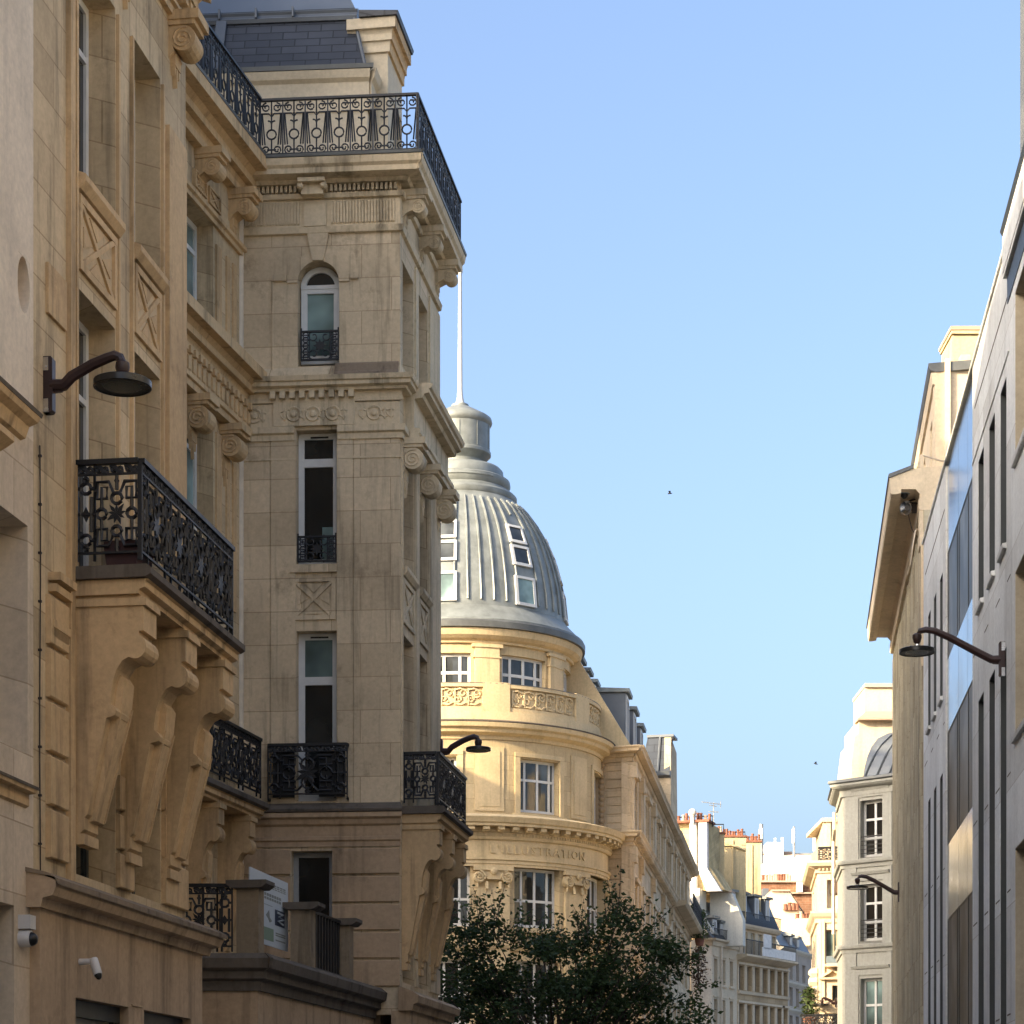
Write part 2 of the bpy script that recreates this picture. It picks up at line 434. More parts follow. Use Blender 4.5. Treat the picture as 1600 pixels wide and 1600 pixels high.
# ------------------------------------------------------------------ windows and wrought iron
def window(parent, T, u0, u1, z0, z1, d, fw=0.06, mull=(0.5,), trans=(), fmat='white_frame', gmat='glass', mw=None, th=0.05, name='window', gap=0.0):
    """casement frame as a part, its panes as one sub-part"""
    mw = mw or fw * 0.8
    mb = MB()
    mb.box(T, u0, u0 + fw, z0, z1, d - th, d); mb.box(T, u1 - fw, u1, z0, z1, d - th, d)
    mb.box(T, u0 + fw, u1 - fw, z0, z0 + fw * 1.3, d - th, d); mb.box(T, u0 + fw, u1 - fw, z1 - fw, z1, d - th, d)
    for t in trans:
        zt = z0 + (z1 - z0) * t
        mb.box(T, u0 + fw, u1 - fw, zt - mw / 2, zt + mw / 2, d - th * 0.9, d + 0.004)
    for k in mull:
        uk = u0 + (u1 - u0) * k
        mb.box(T, uk - mw / 2, uk + mw / 2, z0 + fw, z1 - fw, d - th * 0.8, d + 0.008)
    o = mb.build(name, fmat, parent)
    MB().box(T, u0 + 0.01, u1 - 0.01, z0 + 0.01, z1 - 0.01, d - th - 0.03, d - th * 0.6).build('pane', gmat, o)
    return o

def line_tubes(mb, T, d, polys, r, closed=False):
    for p in polys: mb.tube([T.W(u, z, d) for u, z in p], r, 4, closed)

def rail_tall(mb, T, u0, u1, z0, z1, d):
    """roof terrace railing: facing scrolls above and below, splayed bars, a ring in the middle of every bay"""
    h = z1 - z0
    mb.box(T, u0, u1, z1 - 0.035, z1, d - 0.03, d + 0.03)
    mb.box(T, u0, u1, z0, z0 + 0.03, d - 0.015, d + 0.015)
    n = max(1, round(abs(u1 - u0) / 0.36)); w = (u1 - u0) / n
    for i in range(n):
        a = u0 + w * i; c = a + w / 2; W = abs(w)
        r = 0.0125
        L = []
        zt = z0 + h * 0.74
        for sg in (-1, 1):
            L.append(spiral(c + sg * W * 0.23, z0 + h * 0.85, W * 0.21, math.pi / 2, 1.35, 12, 0.25, -sg))
            L.append(spiral(c + sg * W * 0.24, z0 + h * 0.10, W * 0.2, -math.pi / 2, 1.35, 12, 0.25, sg))
            L.append([(c + sg * W * 0.41, zt), (c + sg * W * 0.29, z0 + h * 0.19)])
            L.append([(c + sg * W * 0.465, zt), (c + sg * W * 0.40, z0 + h * 0.19)])
            L.append(arc(c + sg * W * 0.14, z0 + h * 0.56, W * 0.13, math.pi / 2 - sg * math.pi / 2 + sg * math.pi, math.pi / 2 - sg * 0.2, 4))
        L.append([(a, zt), (c - W * 0.12, zt), (c, z0 + h * 0.68), (c + W * 0.12, zt), (a + w, zt)])
        L.append([(a, z0 + h * 0.19), (a + w, z0 + h * 0.19)]) if False else None
        L.append([(c, z0), (c, z0 + h * 0.28)]); L.append([(c, z0 + h * 0.46), (c, z0 + h * 0.97)])
        L.append([(c - W * 0.2, z0 + h * 0.1), (c + W * 0.2, z0 + h * 0.1)])
        L.append([(c - W * 0.2, z0 + h * 0.88), (c - W * 0.5, z0 + h * 0.88)]); L.append([(c + W * 0.2, z0 + h * 0.88), (c + W * 0.5, z0 + h * 0.88)])
        line_tubes(mb, T, d, L, r)
        line_tubes(mb, T, d, [arc(c, z0 + h * 0.37, W * 0.21, 0, 2 * math.pi * 11 / 12, 11)], r * 1.1, True)
        for uu in ((a,) if i else (a, )): mb.box(T, uu - 0.01, uu + 0.01, z0, z1 - 0.03, d - 0.01, d + 0.01)
    mb.box(T, u1 - 0.012, u1 + 0.012, z0, z1 - 0.03, d - 0.012, d + 0.012)

def rail_key(mb, T, u0, u1, z0, z1, d, panel=0.62, end=False):
    """balcony railing: scroll frieze on top, key-pattern panels with rings and a leafy boss, narrow ringed panels between"""
    h = z1 - z0; sg0 = 1 if u1 > u0 else -1
    mb.box(T, u0, u1, z1 - 0.045, z1, d - 0.035, d + 0.035)
    mb.box(T, u0, u1, z1 - h * 0.155, z1 - h * 0.155 + 0.018, d - 0.012, d + 0.012)
    mb.box(T, u0, u1, z0 + h * 0.07, z0 + h * 0.07 + 0.022, d - 0.012, d + 0.012)
    W = abs(u1 - u0); nar = 0.19
    n = max(1, round((W - nar) / (panel + nar)))
    pw = (W - nar * (n + 1)) / n
    if pw < 0.2: n, nar = 1, W * 0.25; pw = W - 2 * nar
    if end: n, nar = 1, W * 0.28; pw = W - nar
    x = 0.0
    zb, zt = z0 + h * 0.09, z1 - h * 0.16
    r = 0.0185
    def U(a): return u0 + sg0 * a
    for i in range(2 * n if end else 2 * n + 1):
        w = nar if i % 2 == 0 else pw
        c = x + w / 2; H = zt - zb
        for e in (x, x + w): mb.box(T, U(e) - 0.011, U(e) + 0.011, z0, z1 - 0.04, d - 0.011, d + 0.011)
        L = []; C = []
        # frieze scrolls
        k = max(1, round(w / 0.16)); ww = w / k
        for j in range(k):
            cc = x + ww * (j + .5)
            L.append(spiral(cc - ww * 0.2, z1 - h * 0.1, ww * 0.24, 0.3, 1.2, 9, 0.2)); L.append(spiral(cc + ww * 0.22, z1 - h * 0.1, ww * 0.24, math.pi + .3, 1.2, 9, 0.2))
            L.append([(cc - ww * 0.45, z1 - h * 0.06), (cc + ww * 0.45, z1 - h * 0.14)])
        if w == nar:
            for f in (0.16, 0.84): C.append((c, zb + H * f, w * 0.3)); L.append([(x, zb + H * f), (c - w * 0.3, zb + H * f)]); L.append([(c + w * 0.3, zb + H * f), (x + w, zb + H * f)])
            for f in (0.05, 0.95): C.append((c, zb + H * f, w * 0.12))
            L.append([(x, zb + H * 0.5), (x + w, zb + H * 0.5)])
            L.append([(x + w * 0.2, zb + H * 0.27), (x + w * 0.2, zb + H * 0.73)]); L.append([(x + w * 0.8, zb + H * 0.27), (x + w * 0.8, zb + H * 0.73)])
            mb.poly(T, [(U(c - w * 0.22), zb + H * 0.5), (U(c), zb + H * 0.4), (U(c + w * 0.22), zb + H * 0.5), (U(c), zb + H * 0.6)], d - 0.008, d + 0.008)
        else:
            for sg in (-1, 1):
                for top in (0, 1):
                    Z = lambda f: zb + H * (f if not top else 1 - f)
                    X = lambda f: c + sg * w * f
                    L.append([(X(0.08), Z(0.22)), (X(0.18), Z(0.08)), (X(0.44), Z(0.08)), (X(0.44), Z(0.30)), (X(0.22), Z(0.30)), (X(0.22), Z(0.15)), (X(0.34), Z(0.15)), (X(0.34), Z(0.36))])
                    L.append([(X(0.44), Z(0.2)), (X(0.5), Z(0.2))])
                C.append((c + sg * w * 0.34, zb + H * 0.5, w * 0.11))
                L.append([(c + sg * w * 0.45, zb + H * 0.5), (c + sg * w * 0.5, zb + H * 0.5)])
                L.append([(c + sg * w * 0.34, zb + H * 0.36), (c + sg * w * 0.34, zb + H * 0.44)]); L.append([(c + sg * w * 0.34, zb + H * 0.56), (c + sg * w * 0.34, zb + H * 0.64)])
            C += [(c, zb + H * 0.70, w * 0.12), (c, zb + H * 0.27, w * 0.11)]
            for q in range(9):
                a = q * 2 * math.pi / 9 + 0.2; rr = w * (0.20 + 0.05 * (q % 2))
                cu, cz = c, zb + H * 0.5
                p1 = (cu + rr * math.cos(a), cz + rr * math.sin(a) * 1.05)
                p2 = (cu + rr * 0.55 * math.cos(a + .32), cz + rr * 0.55 * math.sin(a + .32)); p3 = (cu + rr * 0.55 * math.cos(a - .32), cz + rr * 0.55 * math.sin(a - .32))
                mb.poly(T, [(U(cu), cz), (U(p3[0]), p3[1]), (U(p1[0]), p1[1]), (U(p2[0]), p2[1])], d - 0.009, d + 0.009)
            for zz in (0.93, 0.06): mb.poly(T, [(U(c - w * 0.06), zb + H * zz), (U(c), zb + H * (zz - 0.06)), (U(c + w * 0.06), zb + H * zz), (U(c), zb + H * (zz + 0.06))], d - 0.008, d + 0.008)
            L.append([(c, zb), (c, zb + H * 0.17)]); L.append([(c, zb + H * 0.81), (c, zt)])
        line_tubes(mb, T, d, [[(U(a), z) for a, z in p] for p in L], r)
        for a, z, q in C: line_tubes(mb, T, d, [arc(U(a), z, q, 0, 2 * math.pi * 9 / 10, 9)], r, True)
        x += w

def sheet_roof(mb, pts, th=0.06):
    """one sloping roof plane with thickness; uv in metres along the eave and up the slope"""
    a, b, c, d = pts
    n = (b - a).cross(d - a).normalized() * th
    ex = (b - a).normalized(); ey = (d - a) - ex * (d - a).dot(ex); ey.normalize()
    uv = [((p - a).dot(ex), (p - a).dot(ey)) for p in pts]
    ids = [mb.pt(p, uv[i]) for i, p in enumerate(pts)]; jds = [mb.pt(p - n, uv[i]) for i, p in enumerate(pts)]
    mb.f.append(tuple(ids)); mb.f.append(tuple(jds[::-1]))
    for k in range(4): mb.f.append((ids[k], jds[k], jds[(k + 1) % 4], ids[(k + 1) % 4]))
    return mb

def mass(mb, foot, z0, z1):
    """solid core of a building over a footprint [(x, y)]"""
    a = [mb.pt(Vector((x, y, z0))) for x, y in foot]; b = [mb.pt(Vector((x, y, z1))) for x, y in foot]
    n = len(foot)
    for k in range(n): mb.f.append((a[k], a[(k + 1) % n], b[(k + 1) % n], b[k]))
    mb.f.append(tuple(a[::-1])); mb.f.append(tuple(b))
    return mb

def cornice(z0, z1, out, back=0.0, steps=3):
    """stepped cornice profile [(d, z)] growing outwards from z0 to z1"""
    p = [(back, z0)]
    h = z1 - z0
    for i in range(steps):
        d = out * (i + 1) / steps
        p += [(d if i else out * 0.25, z0 + h * i / steps), (d, z0 + h * (i + 0.35) / steps), (d, z0 + h * (i + 1) / steps - 0.001)] if i == steps - 1 else [(d * 0.8, z0 + h * i / steps), (d * 0.8, z0 + h * (i + 0.6) / steps), (d, z0 + h * (i + 1) / steps)]
    p += [(back, z1)]
    out_ = []
    for q in p:
        if not out_ or abs(q[0] - out_[-1][0]) + abs(q[1] - out_[-1][1]) > 1e-4: out_.append(q)
    return out_
# ------------------------------------------------------------------ ground
WORLD = Fac(0, 0, 1, 0, 1)
mb = MB()
mb.quad(Vector((-900, -300, 0)), Vector((900, -300, 0)), Vector((900, 1800, 0)), Vector((-900, 1800, 0)), uvs=[(-900, -300), (900, -300), (900, 1800), (-900, 1800)])
tag(mb.build('ground', 'paving'), kind='structure')
def strip(name, mat, x0, x1, z, y0=-30, y1=170, k=0.075):
    mb = MB(); T = Fac(0, 0, 1, 0, 1)
    pts = []
    for y in (y0, y1): pts += [(x0 + k * y, y), (x1 + k * y, y)]
    a, b, d, c = pts
    q = [a, b, c, d]
    mass(mb, q, -0.05, z)
    for i, p in enumerate(mb.v): mb.uv[i] = (p.x, p.y)
    return tag(mb.build(name, mat), kind='structure')
strip('road', 'asphalt', -1.6, 3.1, 0.008)
strip('pavement', 'paving', 3.1, 8.5, 0.13)
strip('pavement', 'paving', -9.0, -1.6, 0.13)

# ------------------------------------------------------------------ wall frames of the near left row
FP = Fac(-4.066, 20.8, 0.1443, 1.0, 1)                     # street front of the near pavilion
FS = Fac(-1.75, 35.0, 0.1443, 1.0, 1)                      # street side of the corner tower
FT = fac_pts((378, 35.22), (625, 35.0), 1)                 # tower front, facing the camera
FR = Fac(-4.25, 35.22, 0.2236, 1.0, 1)                     # set-back front between the two
uP0, uP1 = FP.u(48), FP.u(290)
uT1 = FT.u(625); uS1 = FS.u(685)
LEV = dict(base0=3.62, base1=3.95, slab=6.88, head1=9.55, pan0=9.72, pan1=10.42, sill2=10.62, head2=12.70, ent0=12.70, ent1=13.50, sill3=13.75, head3=15.40, top0=15.80, top1=16.85)

stone_b = thing('stone_building', (-4.5, 20.0, 0), 'tall warm limestone building with carved corner bay, iron balconies and slate attic', 'building')

def back_of(T, u0, u1, depth, d=-0.36):
    a, b = T.W(u0, 0, d), T.W(u1, 0, d)
    c, e = T.W(u1, 0, -depth), T.W(u0, 0, -depth)
    return [(a.x, a.y), (b.x, b.y), (c.x, c.y), (e.x, e.y)]

core = MB()
mass(core, back_of(FP, uP0, uP1, 10), 0, 16.6)
mass(core, back_of(FR, -14.5, 0.0, 9), 0, 16.6)
a = FT.W(0.02, 0, -0.34); b = FT.W(uT1 - 0.36, 0, -0.34); c = FS.W(uS1 - 0.02, 0, -0.36)
mass(core, [(a.x, a.y), (b.x, b.y), (c.x, c.y), (c.x - 14, c.y + 0.6), (a.x - 12, a.y)], 0, 16.6)
core.build('core', 'stone_base', stone_b)
# unseen masses behind the tower, added and angled to cast shade
wing = MB()
mass(wing, [(-26, 39.2), (-9.5, 39.2), (-9.5, 52.5), (-26, 41.0)], 0, 22.0)
mass(wing, [(-26, 39.3), (-9.6, 39.3), (-9.6, 43.5), (-26, 40.5)], 22.0, 26.0)
mass(wing, [(-14, 60.5), (-14, 70), (-30, 58.8), (-30, 49.3)], 0, 19.5)
mass(wing, [(-16, 41.5), (-13.9, 41.5), (-13.9, 64), (-16, 64)], 0, 3.5)
# unseen roof masses behind pavilion and court, heights set to cast shade
a, b = FP.W(uP0, 0, -1.6), FP.W(uP1, 0, -1.6)
mass(wing, [(a.x, a.y), (b.x, b.y), (-6.4, 27), (-6.6, 30.5), (-14, 30.5), (-14, a.y)], 16.5, 19.4)
mass(wing, [(-6.6, 30.6), (-6.6, 36.4), (-14, 36.4), (-14, 30.6)], 16.5, 22.8)
mass(wing, [(-6.6, 36.5), (-8, 39.1), (-14, 39.1), (-14, 36.5)], 16.5, 26.0)
wing.build('rear_wing', 'stone_base', stone_b)

def volute(mb, T, u, zt, w, out=0.26, r=0.15):
    mb.box(T, u - w / 2 - 0.04, u + w / 2 + 0.04, zt - 0.10, zt, -0.02, out + 0.08)
    mb.box(T, u - w / 2 - 0.02, u + w / 2 + 0.02, zt - 0.15, zt - 0.10, -0.02, out + 0.03)
    c = (out - r * 0.75, zt - 0.15 - r)
    mb.prof(T, [(-0.02, zt - 0.16)] + [(c[0] + r * math.cos(t), c[1] + r * math.sin(t)) for t in [math.pi / 2 - i * math.pi / 9 for i in range(13)]] + [(0.06, c[1] - r * 0.9), (-0.02, c[1] - r * 1.7)], u - w / 2, u + w / 2)
    for s in (-1, 1):                                     # raised spiral on both cheeks
        uu = u + s * w / 2
        pts = [T.W(uu, z, d) for d, z in spiral(c[0], c[1], r * 0.86, 1.2, 2.2, 22, 0.12)]
        mb.tube(pts, r * 0.11, 4)
    mb.box(T, u - w * 0.3, u + w * 0.3, c[1] - r * 1.9, c[1] - r * 1.0, 0, 0.06)
    for k in range(3): mb.poly(T, [(u - w * 0.22 + k * w * .22 - .03, c[1] - r * 1.7), (u - w * .22 + k * w * .22, c[1] - r * (2.6 + 0.8 * (k == 1))), (u - w * .22 + k * w * .22 + .03, c[1] - r * 1.7)], 0, 0.05)

def console_mb(T, u0, u1, zt, out):
    """balcony console: block, scroll, deep cove, small curl and a raking brace"""
    mb = MB()
    s = out / 0.72
    o = lambda d, z: (d * s, zt + z)
    prof = [(-0.02, zt), o(0.70, 0), o(0.70, -0.10), o(0.72, -0.105), o(0.72, -0.33), o(0.67, -0.335), o(0.67, -0.36)]
    prof += [o(0.63 + 0.115 * math.cos(t), -0.475 + 0.115 * math.sin(t)) for t in [1.2 - i * 0.42 for i in range(9)]]
    prof += [o(0.50, -0.60), o(0.44, -0.68), o(0.395, -0.80), o(0.375, -0.93), o(0.37, -1.00)]
    prof += [o(0.385 + 0.05 * math.cos(t), -1.07 + 0.05 * math.sin(t)) for t in (0.9, 0.1, -0.8, -1.6)]
    prof += [o(0.33, -1.13), o(0.13, -2.02), o(0.10, -2.05), o(0.10, -2.16), o(0.0, -2.24), (-0.02, zt - 2.24)]
    mb.prof(T, prof, u0, u1)
    w = u1 - u0
    mb.box(T, u0 - 0.025, u1 + 0.025, zt - 0.10, zt - 0.03, -0.02, out + 0.03)
    mb.prof(T, [(0, zt - 0.62), o(0.40, -0.66), o(0.47, -0.76), o(0.445, -0.98), o(0.15, -2.06), (0, zt - 2.1)], u0 + w * 0.34, u1 + w * 0.10)
    for e in (u0 + w * 0.36, u1 + w * 0.04): mb.prof(T, [o(0.44, -0.98), o(0.462, -0.985), o(0.165, -2.05), o(0.14, -2.04)], e, e + w * 0.05)
    mb.box(T, u0 - 0.01, u1 + 0.01, zt - 2.30, zt - 2.20, -0.02, 0.10 * s)
    return mb

def balcony(T, u0, u1, z, out, consoles, rail_h, ends=(True, True), cw=0.27, mat='stone_plain', extra=None):
    mb = MB()
    sl = [(0, z - 0.26), (out - 0.06, z - 0.26), (out - 0.06, z - 0.22), (out, z - 0.20), (out, z - 0.135), (out + 0.03, z - 0.125)]
    m0, m1 = (0.02 if ends[0] else 0), (0.02 if ends[1] else 0)
    mb.prof(T, sl + [(0, z - 0.12)], u0, u1, m0, m1)
    bal = mb.build('balcony', mat, stone_b)
    top = MB()
    top.prof(T, [(0, z - 0.118), (out + 0.02, z - 0.118), (out + 0.07, z - 0.09), (out + 0.07, z - 0.03), (out + 0.03, z), (0, z)], u0 - 0.05, u1 + 0.05, 0.02, 0.02)
    top.build('slab_edge', 'stone_dark', bal)
    r = MB(); dz = out - 0.05
    rail_key(r, T, u0 + 0.03, u1 - 0.03, z + 0.06, z + rail_h, dz)
    r.build('railing', 'iron', bal)
    for e, uu in ((0, u0 + 0.03), (1, u1 - 0.03)):
        if not ends[e]: continue
        p0, p1 = T.W(uu, 0, 0.0), T.W(uu, 0, dz)
        TE = Fac(p0.x, p0.y, p1.x - p0.x, p1.y - p0.y, 1)
        r = MB(); rail_key(r, TE, 0.03, (p1 - p0).length - 0.02, z + 0.06, z + rail_h, 0.0, panel=0.5, end=True)
        r.box(TE, -0.02, 0.05, z + rail_h - 0.045, z + rail_h, -0.035, 0.035)
        r.build('railing', 'iron', bal)
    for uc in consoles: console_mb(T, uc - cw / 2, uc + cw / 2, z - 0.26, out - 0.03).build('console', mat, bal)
    return bal

def x_panel(mb, T, u0, u1, z0, z1, d=0.0):
    """framed panel with a raised saltire and chamfered corners"""
    w, h = u1 - u0, z1 - z0
    f = min(w, h) * 0.10
    mb.box(T, u0, u1, z0, z0 + f, d, d + 0.035); mb.box(T, u0, u1, z1 - f, z1, d, d + 0.035)
    mb.box(T, u0, u0 + f, z0 + f, z1 - f, d, d + 0.033); mb.box(T, u1 - f, u1, z0 + f, z1 - f, d, d + 0.033)
    for s in (0, 1):
        a = (u0 + f * .6, z0 + f * .6) if not s else (u0 + f * .6, z1 - f * .6); b = (u1 - f * .6, z1 - f * .6) if not s else (u1 - f * .6, z0 + f * .6)
        dx, dz = b[0] - a[0], b[1] - a[1]; l = math.hypot(dx, dz); nx, nz = -dz / l * f * .38, dx / l * f * .38
        mb.poly(T, [(a[0] + nx, a[1] + nz), (a[0] - nx, a[1] - nz), (b[0] - nx, b[1] - nz), (b[0] + nx, b[1] + nz)], d, d + 0.03 - 0.004 * s)
    cu, cz = (u0 + u1) / 2, (z0 + z1) / 2
    for s in (-1, 1):                                      # lattice triangles sunk in the outer quarters
        mb.poly(T, [(cu + s * w * .36, cz - h * .14), (cu + s * w * .14, cz), (cu + s * w * .36, cz + h * .14)], d, d + 0.014)
        mb.poly(T, [(cu - w * .2, cz + s * h * .36), (cu, cz + s * h * .14), (cu + w * .2, cz + s * h * .36)], d, d + 0.014)

def rust(mb, T, u0, u1, z0, z1, h=0.41, d0=0.0, d1=0.035, gap=0.024):
    n = max(1, round((z1 - z0) / h)); hh = (z1 - z0) / n
    for i in range(n): mb.prof(T, [(d0, z0 + hh * i + gap / 2), (d1 - 0.012, z0 + hh * i + gap / 2), (d1, z0 + hh * i + gap / 2 + 0.012), (d1, z0 + hh * (i + 1) - gap / 2 - 0.012), (d1 - 0.012, z0 + hh * (i + 1) - gap / 2), (d0, z0 + hh * (i + 1) - gap / 2)], u0, u1)

def street_bays(T, bays, u0, u1, piers, ztop, low=True, ms='stone', mc='stone_plain'):
    """the motif of pavilion and tower side: tall recessed bays between piers, panels between floors"""
    holes = []
    for a, b in bays:
        holes += [(a, b, LEV['slab'], LEV['head1']), (a, b, LEV['sill2'], LEV['head2']), (a, b, LEV['sill3'], LEV['head3'])]
        if low: holes.append((a, b, LEV['base1'] + 0.12, 6.45))
    mb = MB().wall(T, u0, u1, 0.0 if not low else LEV['base1'], ztop, holes)
    mb.build('wall', ms, stone_b)
    tr = MB()
    for a, b in bays:
        w = b - a
        x_panel(tr, T, a + 0.03, b - 0.03, LEV['pan0'], LEV['pan1'])
        tr.prof(T, [(0, LEV['pan1'] + 0.02), (0.05, LEV['pan1'] + 0.03), (0.10, LEV['pan1'] + 0.10), (0.10, LEV['sill2'] - 0.04), (0, LEV['sill2'])], a - 0.02, b + 0.02)
        for e in (a - 0.07, b + 0.02):                     # architrave strips beside each bay
            tr.box(T, e, e + 0.05, LEV['slab'] + 0.02, LEV['head2'] - 0.05, -0.01, 0.035)
    tr.build('bay_panel', mc, stone_b)
    for a, b in bays:
        sd = -0.27
        for z0, z1, tt in ((LEV['slab'], LEV['head1'], (0.72,)), (LEV['sill2'], LEV['head2'], (0.74,)), (LEV['sill3'], LEV['head3'], ())):
            window(stone_b, T, a, b, z0, z1, sd, 0.075, (0.5,), tt, 'white_frame', 'glass')
        if low: window(stone_b, T, a, b, LEV['base1'] + 0.12, 6.45, sd, 0.07, (0.5,), (0.7,), 'dark_frame', 'glass')

# ---- near pavilion
bays = [(FP.u(119), FP.u(180)), (FP.u(206), FP.u(250))]
street_bays(FP, bays, uP0, uP1, None, 16.6)
pil = MB()
pil.box(FP, FP.u(103), FP.u(110), LEV['base1'], 12.6, -0.01, 0.05)
pil.box(FP, FP.u(258), FP.u(285), LEV['slab'] + 0.5, 12.3, -0.01, 0.05)
rust(pil, FP, FP.u(71), FP.u(100), LEV['base1'] + 0.15, 6.5, 0.46, 0.0, 0.05, 0.045)
pil.box(FP, FP.u(71), FP.u(100), 9.0, 9.45, -0.01, 0.03)
rust(pil, FP, FP.u(180.5), FP.u(203), LEV['base1'] + 0.1, 5.2, 0.46, 0.0, 0.05, 0.045); rust(pil, FP, FP.u(252), FP.u(288), LEV['base1'] + 0.1, 6.5, 0.46, 0.0, 0.05, 0.045)
# stepped moulding blocks under the end of the balcony slab
for zz, dd in ((6.62, 0.12), (6.52, 0.08), (6.20, 0.06), (6.12, 0.05)): pil.box(FP, FP.u(75), FP.u(101), zz, zz + 0.07, 0, dd)
pil.build('pilaster', 'stone_plain', stone_b)
ent = MB()
zf = 13.5
ent.prof(FP, [(0, zf), (0.06, zf), (0.06, zf + 0.09), (0.10, zf + 0.10), (0.10, zf + 0.14), (0, zf + 0.14)], uP0, uP1, 0, 1.0)
ent.prof(FP, cornice(13.92, 14.3, 0.42), uP0, uP1, 0, 1.0)
for k in range(26):
    uu = uP0 + (uP1 - uP0) * (k + .5) / 26
    ent.box(FP, uu - 0.045, uu + 0.045, 13.8, 13.9, -0.02, 0.10)
for uc in (FP.u(110), FP.u(192), FP.u(270)): volute(ent, FP, uc, 13.55, 0.32, 0.26, 0.135)
ent.prof(FP, cornice(16.3, 16.85, 0.45), uP0, uP1, 0, 1.0)
ent.build('cornice', 'stone_plain', stone_b)
uB0, uB1 = FP.u(227, 0.69), FP.u(371, 0.69)
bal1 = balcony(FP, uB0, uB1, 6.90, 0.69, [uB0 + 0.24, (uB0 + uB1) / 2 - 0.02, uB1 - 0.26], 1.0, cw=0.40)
# end walls of the pavilion and its lower storey
ret = MB()
pe = FP.W(uP1, 0, 0); FE = Fac(pe.x, pe.y, -FP.nx, -FP.ny, 1)
ret.quad(FE.W(0, 0, 0), FE.W(6, 0, 0), FE.W(6, 16.6, 0), FE.W(0, 16.6, 0), uvs=[(0, 0), (6, 0), (6, 16.6), (0, 16.6)])
uG0, uG1 = FP.u(62, 0.12), FP.u(316, 0.12)
gb = [(FP.u(118, 0.12), FP.u(201, 0.12)), (FP.u(225, 0.12), FP.u(298, 0.12))]
ghead = FP.zp(118, 1558, 0.12)
ret.wall(FP, uG0, uG1, 0, LEV['base0'], [(a, b, 0.9, ghead) for a, b in gb], d=0.12, depth=0.48)
ret.build('wall', 'stone_base', stone_b)
for i, (a, b) in enumerate(gb):
    w = window(stone_b, FP, a, b, 0.9, ghead, 0.0, 0.07, (0.93,) if i == 0 else (0.35,), (0.87,), 'dark_frame', 'glass_blind' if i == 0 else 'glass', th=0.06)
    MB().box(FP, a, b, ghead - 0.16, ghead - 0.01, -0.04, 0.03).build('lintel_panel', 'dark_frame', w)
bc = MB()
bc.prof(FP, [(0, LEV['base0']), (0.16, LEV['base0']), (0.18, LEV['base0'] + 0.08), (0.27, LEV['base0'] + 0.10), (0.30, LEV['base0'] + 0.17), (0.30, LEV['base0'] + 0.23), (0.20, LEV['base0'] + 0.27), (0.10, LEV['base1']), (0, LEV['base1'])], FP.u(70, 0.2), uG1 + 0.1, 0, 0.4)
bc.box(FP, FP.u(205, 0.12), FP.u(221, 0.12), ghead + 0.02, ghead + 0.035, 0.11, 0.135)
bc.build('base_cornice', 'stone_base', stone_b)
soot = MB()
soot.prof(FP, [(0.02, LEV['base1'] - 0.02), (0.29, LEV['base0'] + 0.26), (0.33, LEV['base0'] + 0.19), (0.33, LEV['base0'] + 0.24), (0.22, LEV['base0'] + 0.30), (0.02, LEV['base1'] + 0.02)], FP.u(70, 0.2) - 0.02, uG1 + 0.13, 0, 0.4)
soot.build('ledge', 'stone_soot', stone_b)

# ---- set-back front
def ru(px): return FR.u(px)
rb = (ru(283), ru(333))
hs = [(rb[0], rb[1], LEV['slab'], LEV['head1']), (rb[0], rb[1], LEV['sill2'], LEV['head2'] - 0.2), (rb[0], rb[1], LEV['sill3'], LEV['head3'] + 0.05)]
MB().wall(FR, -14.5, 0.0, 0, 16.6, hs).build('wall', 'stone', stone_b)
for h in hs: window(stone_b, FR, h[0], h[1], h[2], h[3], -0.26, 0.09, (0.5,), (0.74,), 'white_frame', 'glass_teal')
rt = MB()
for e0, e1 in ((ru(336), ru(344)), (ru(352), ru(357)), (ru(362), ru(367))): rt.box(FR, e0, e1, 9.8, 12.35, -0.01, 0.03); rt.box(FR, e0, e1, 13.9, 15.2, -0.01, 0.03)
zf = 12.55
rt.prof(FR, [(0, zf), (0.16, zf), (0.16, zf + 0.10), (0.20, zf + 0.11), (0.20, zf + 0.18), (0, zf + 0.18)], -4.5, 0)
rt.box(FR, -4.5, 0, zf + 0.18, 13.1, -0.02, 0.14)
rt.prof(FR, cornice(13.12, 13.62, 0.42), -4.5, 0)
n = 22
for k in range(n):
    uu = -4.4 + 4.4 * (k + .5) / n
    rt.box(FR, uu - 0.05, uu + 0.05, 13.02, 13.12, 0.1, 0.2)
    rt.prof(FR, [(0.14, 12.78), (0.165, 12.80), (0.165, 12.97), (0.14, 13.0)], uu - 0.055, uu + 0.055)
for px in (298, 349): volute(rt, FR, ru(px), 12.52, 0.34, 0.30, 0.17)
for px in (310, 362): volute(rt, FR, ru(px), 16.28, 0.30, 0.36, 0.13)
rt.prof(FR, [(0, 15.45), (0.05, 15.45), (0.05, 15.52), (0.09, 15.54), (0.09, 15.6), (0, 15.62)], -4.5, 0)
rt.box(FR, ru(300), ru(340), 15.66, 15.95, -0.01, 0.03)
for a, b in ((ru(300), ru(318)), (ru(322), ru(340))): x_panel(rt, FR, a, b, 15.68, 15.93, 0.03)
rt.prof(FR, cornice(16.28, 16.85, 0.52), -14, 0.0)
rt.build('cornice', 'stone_plain', stone_b)
uR0, uR1 = FR.u(289, 0.52), FR.u(413, 0.52)
balcony(FR, uR0 - 1.0, min(uR1, -0.52), 6.80, 0.55, [FR.u(291, 0.5), FR.u(344, 0.5), FR.u(393, 0.5)], 0.98, ends=(True, False), cw=0.24)

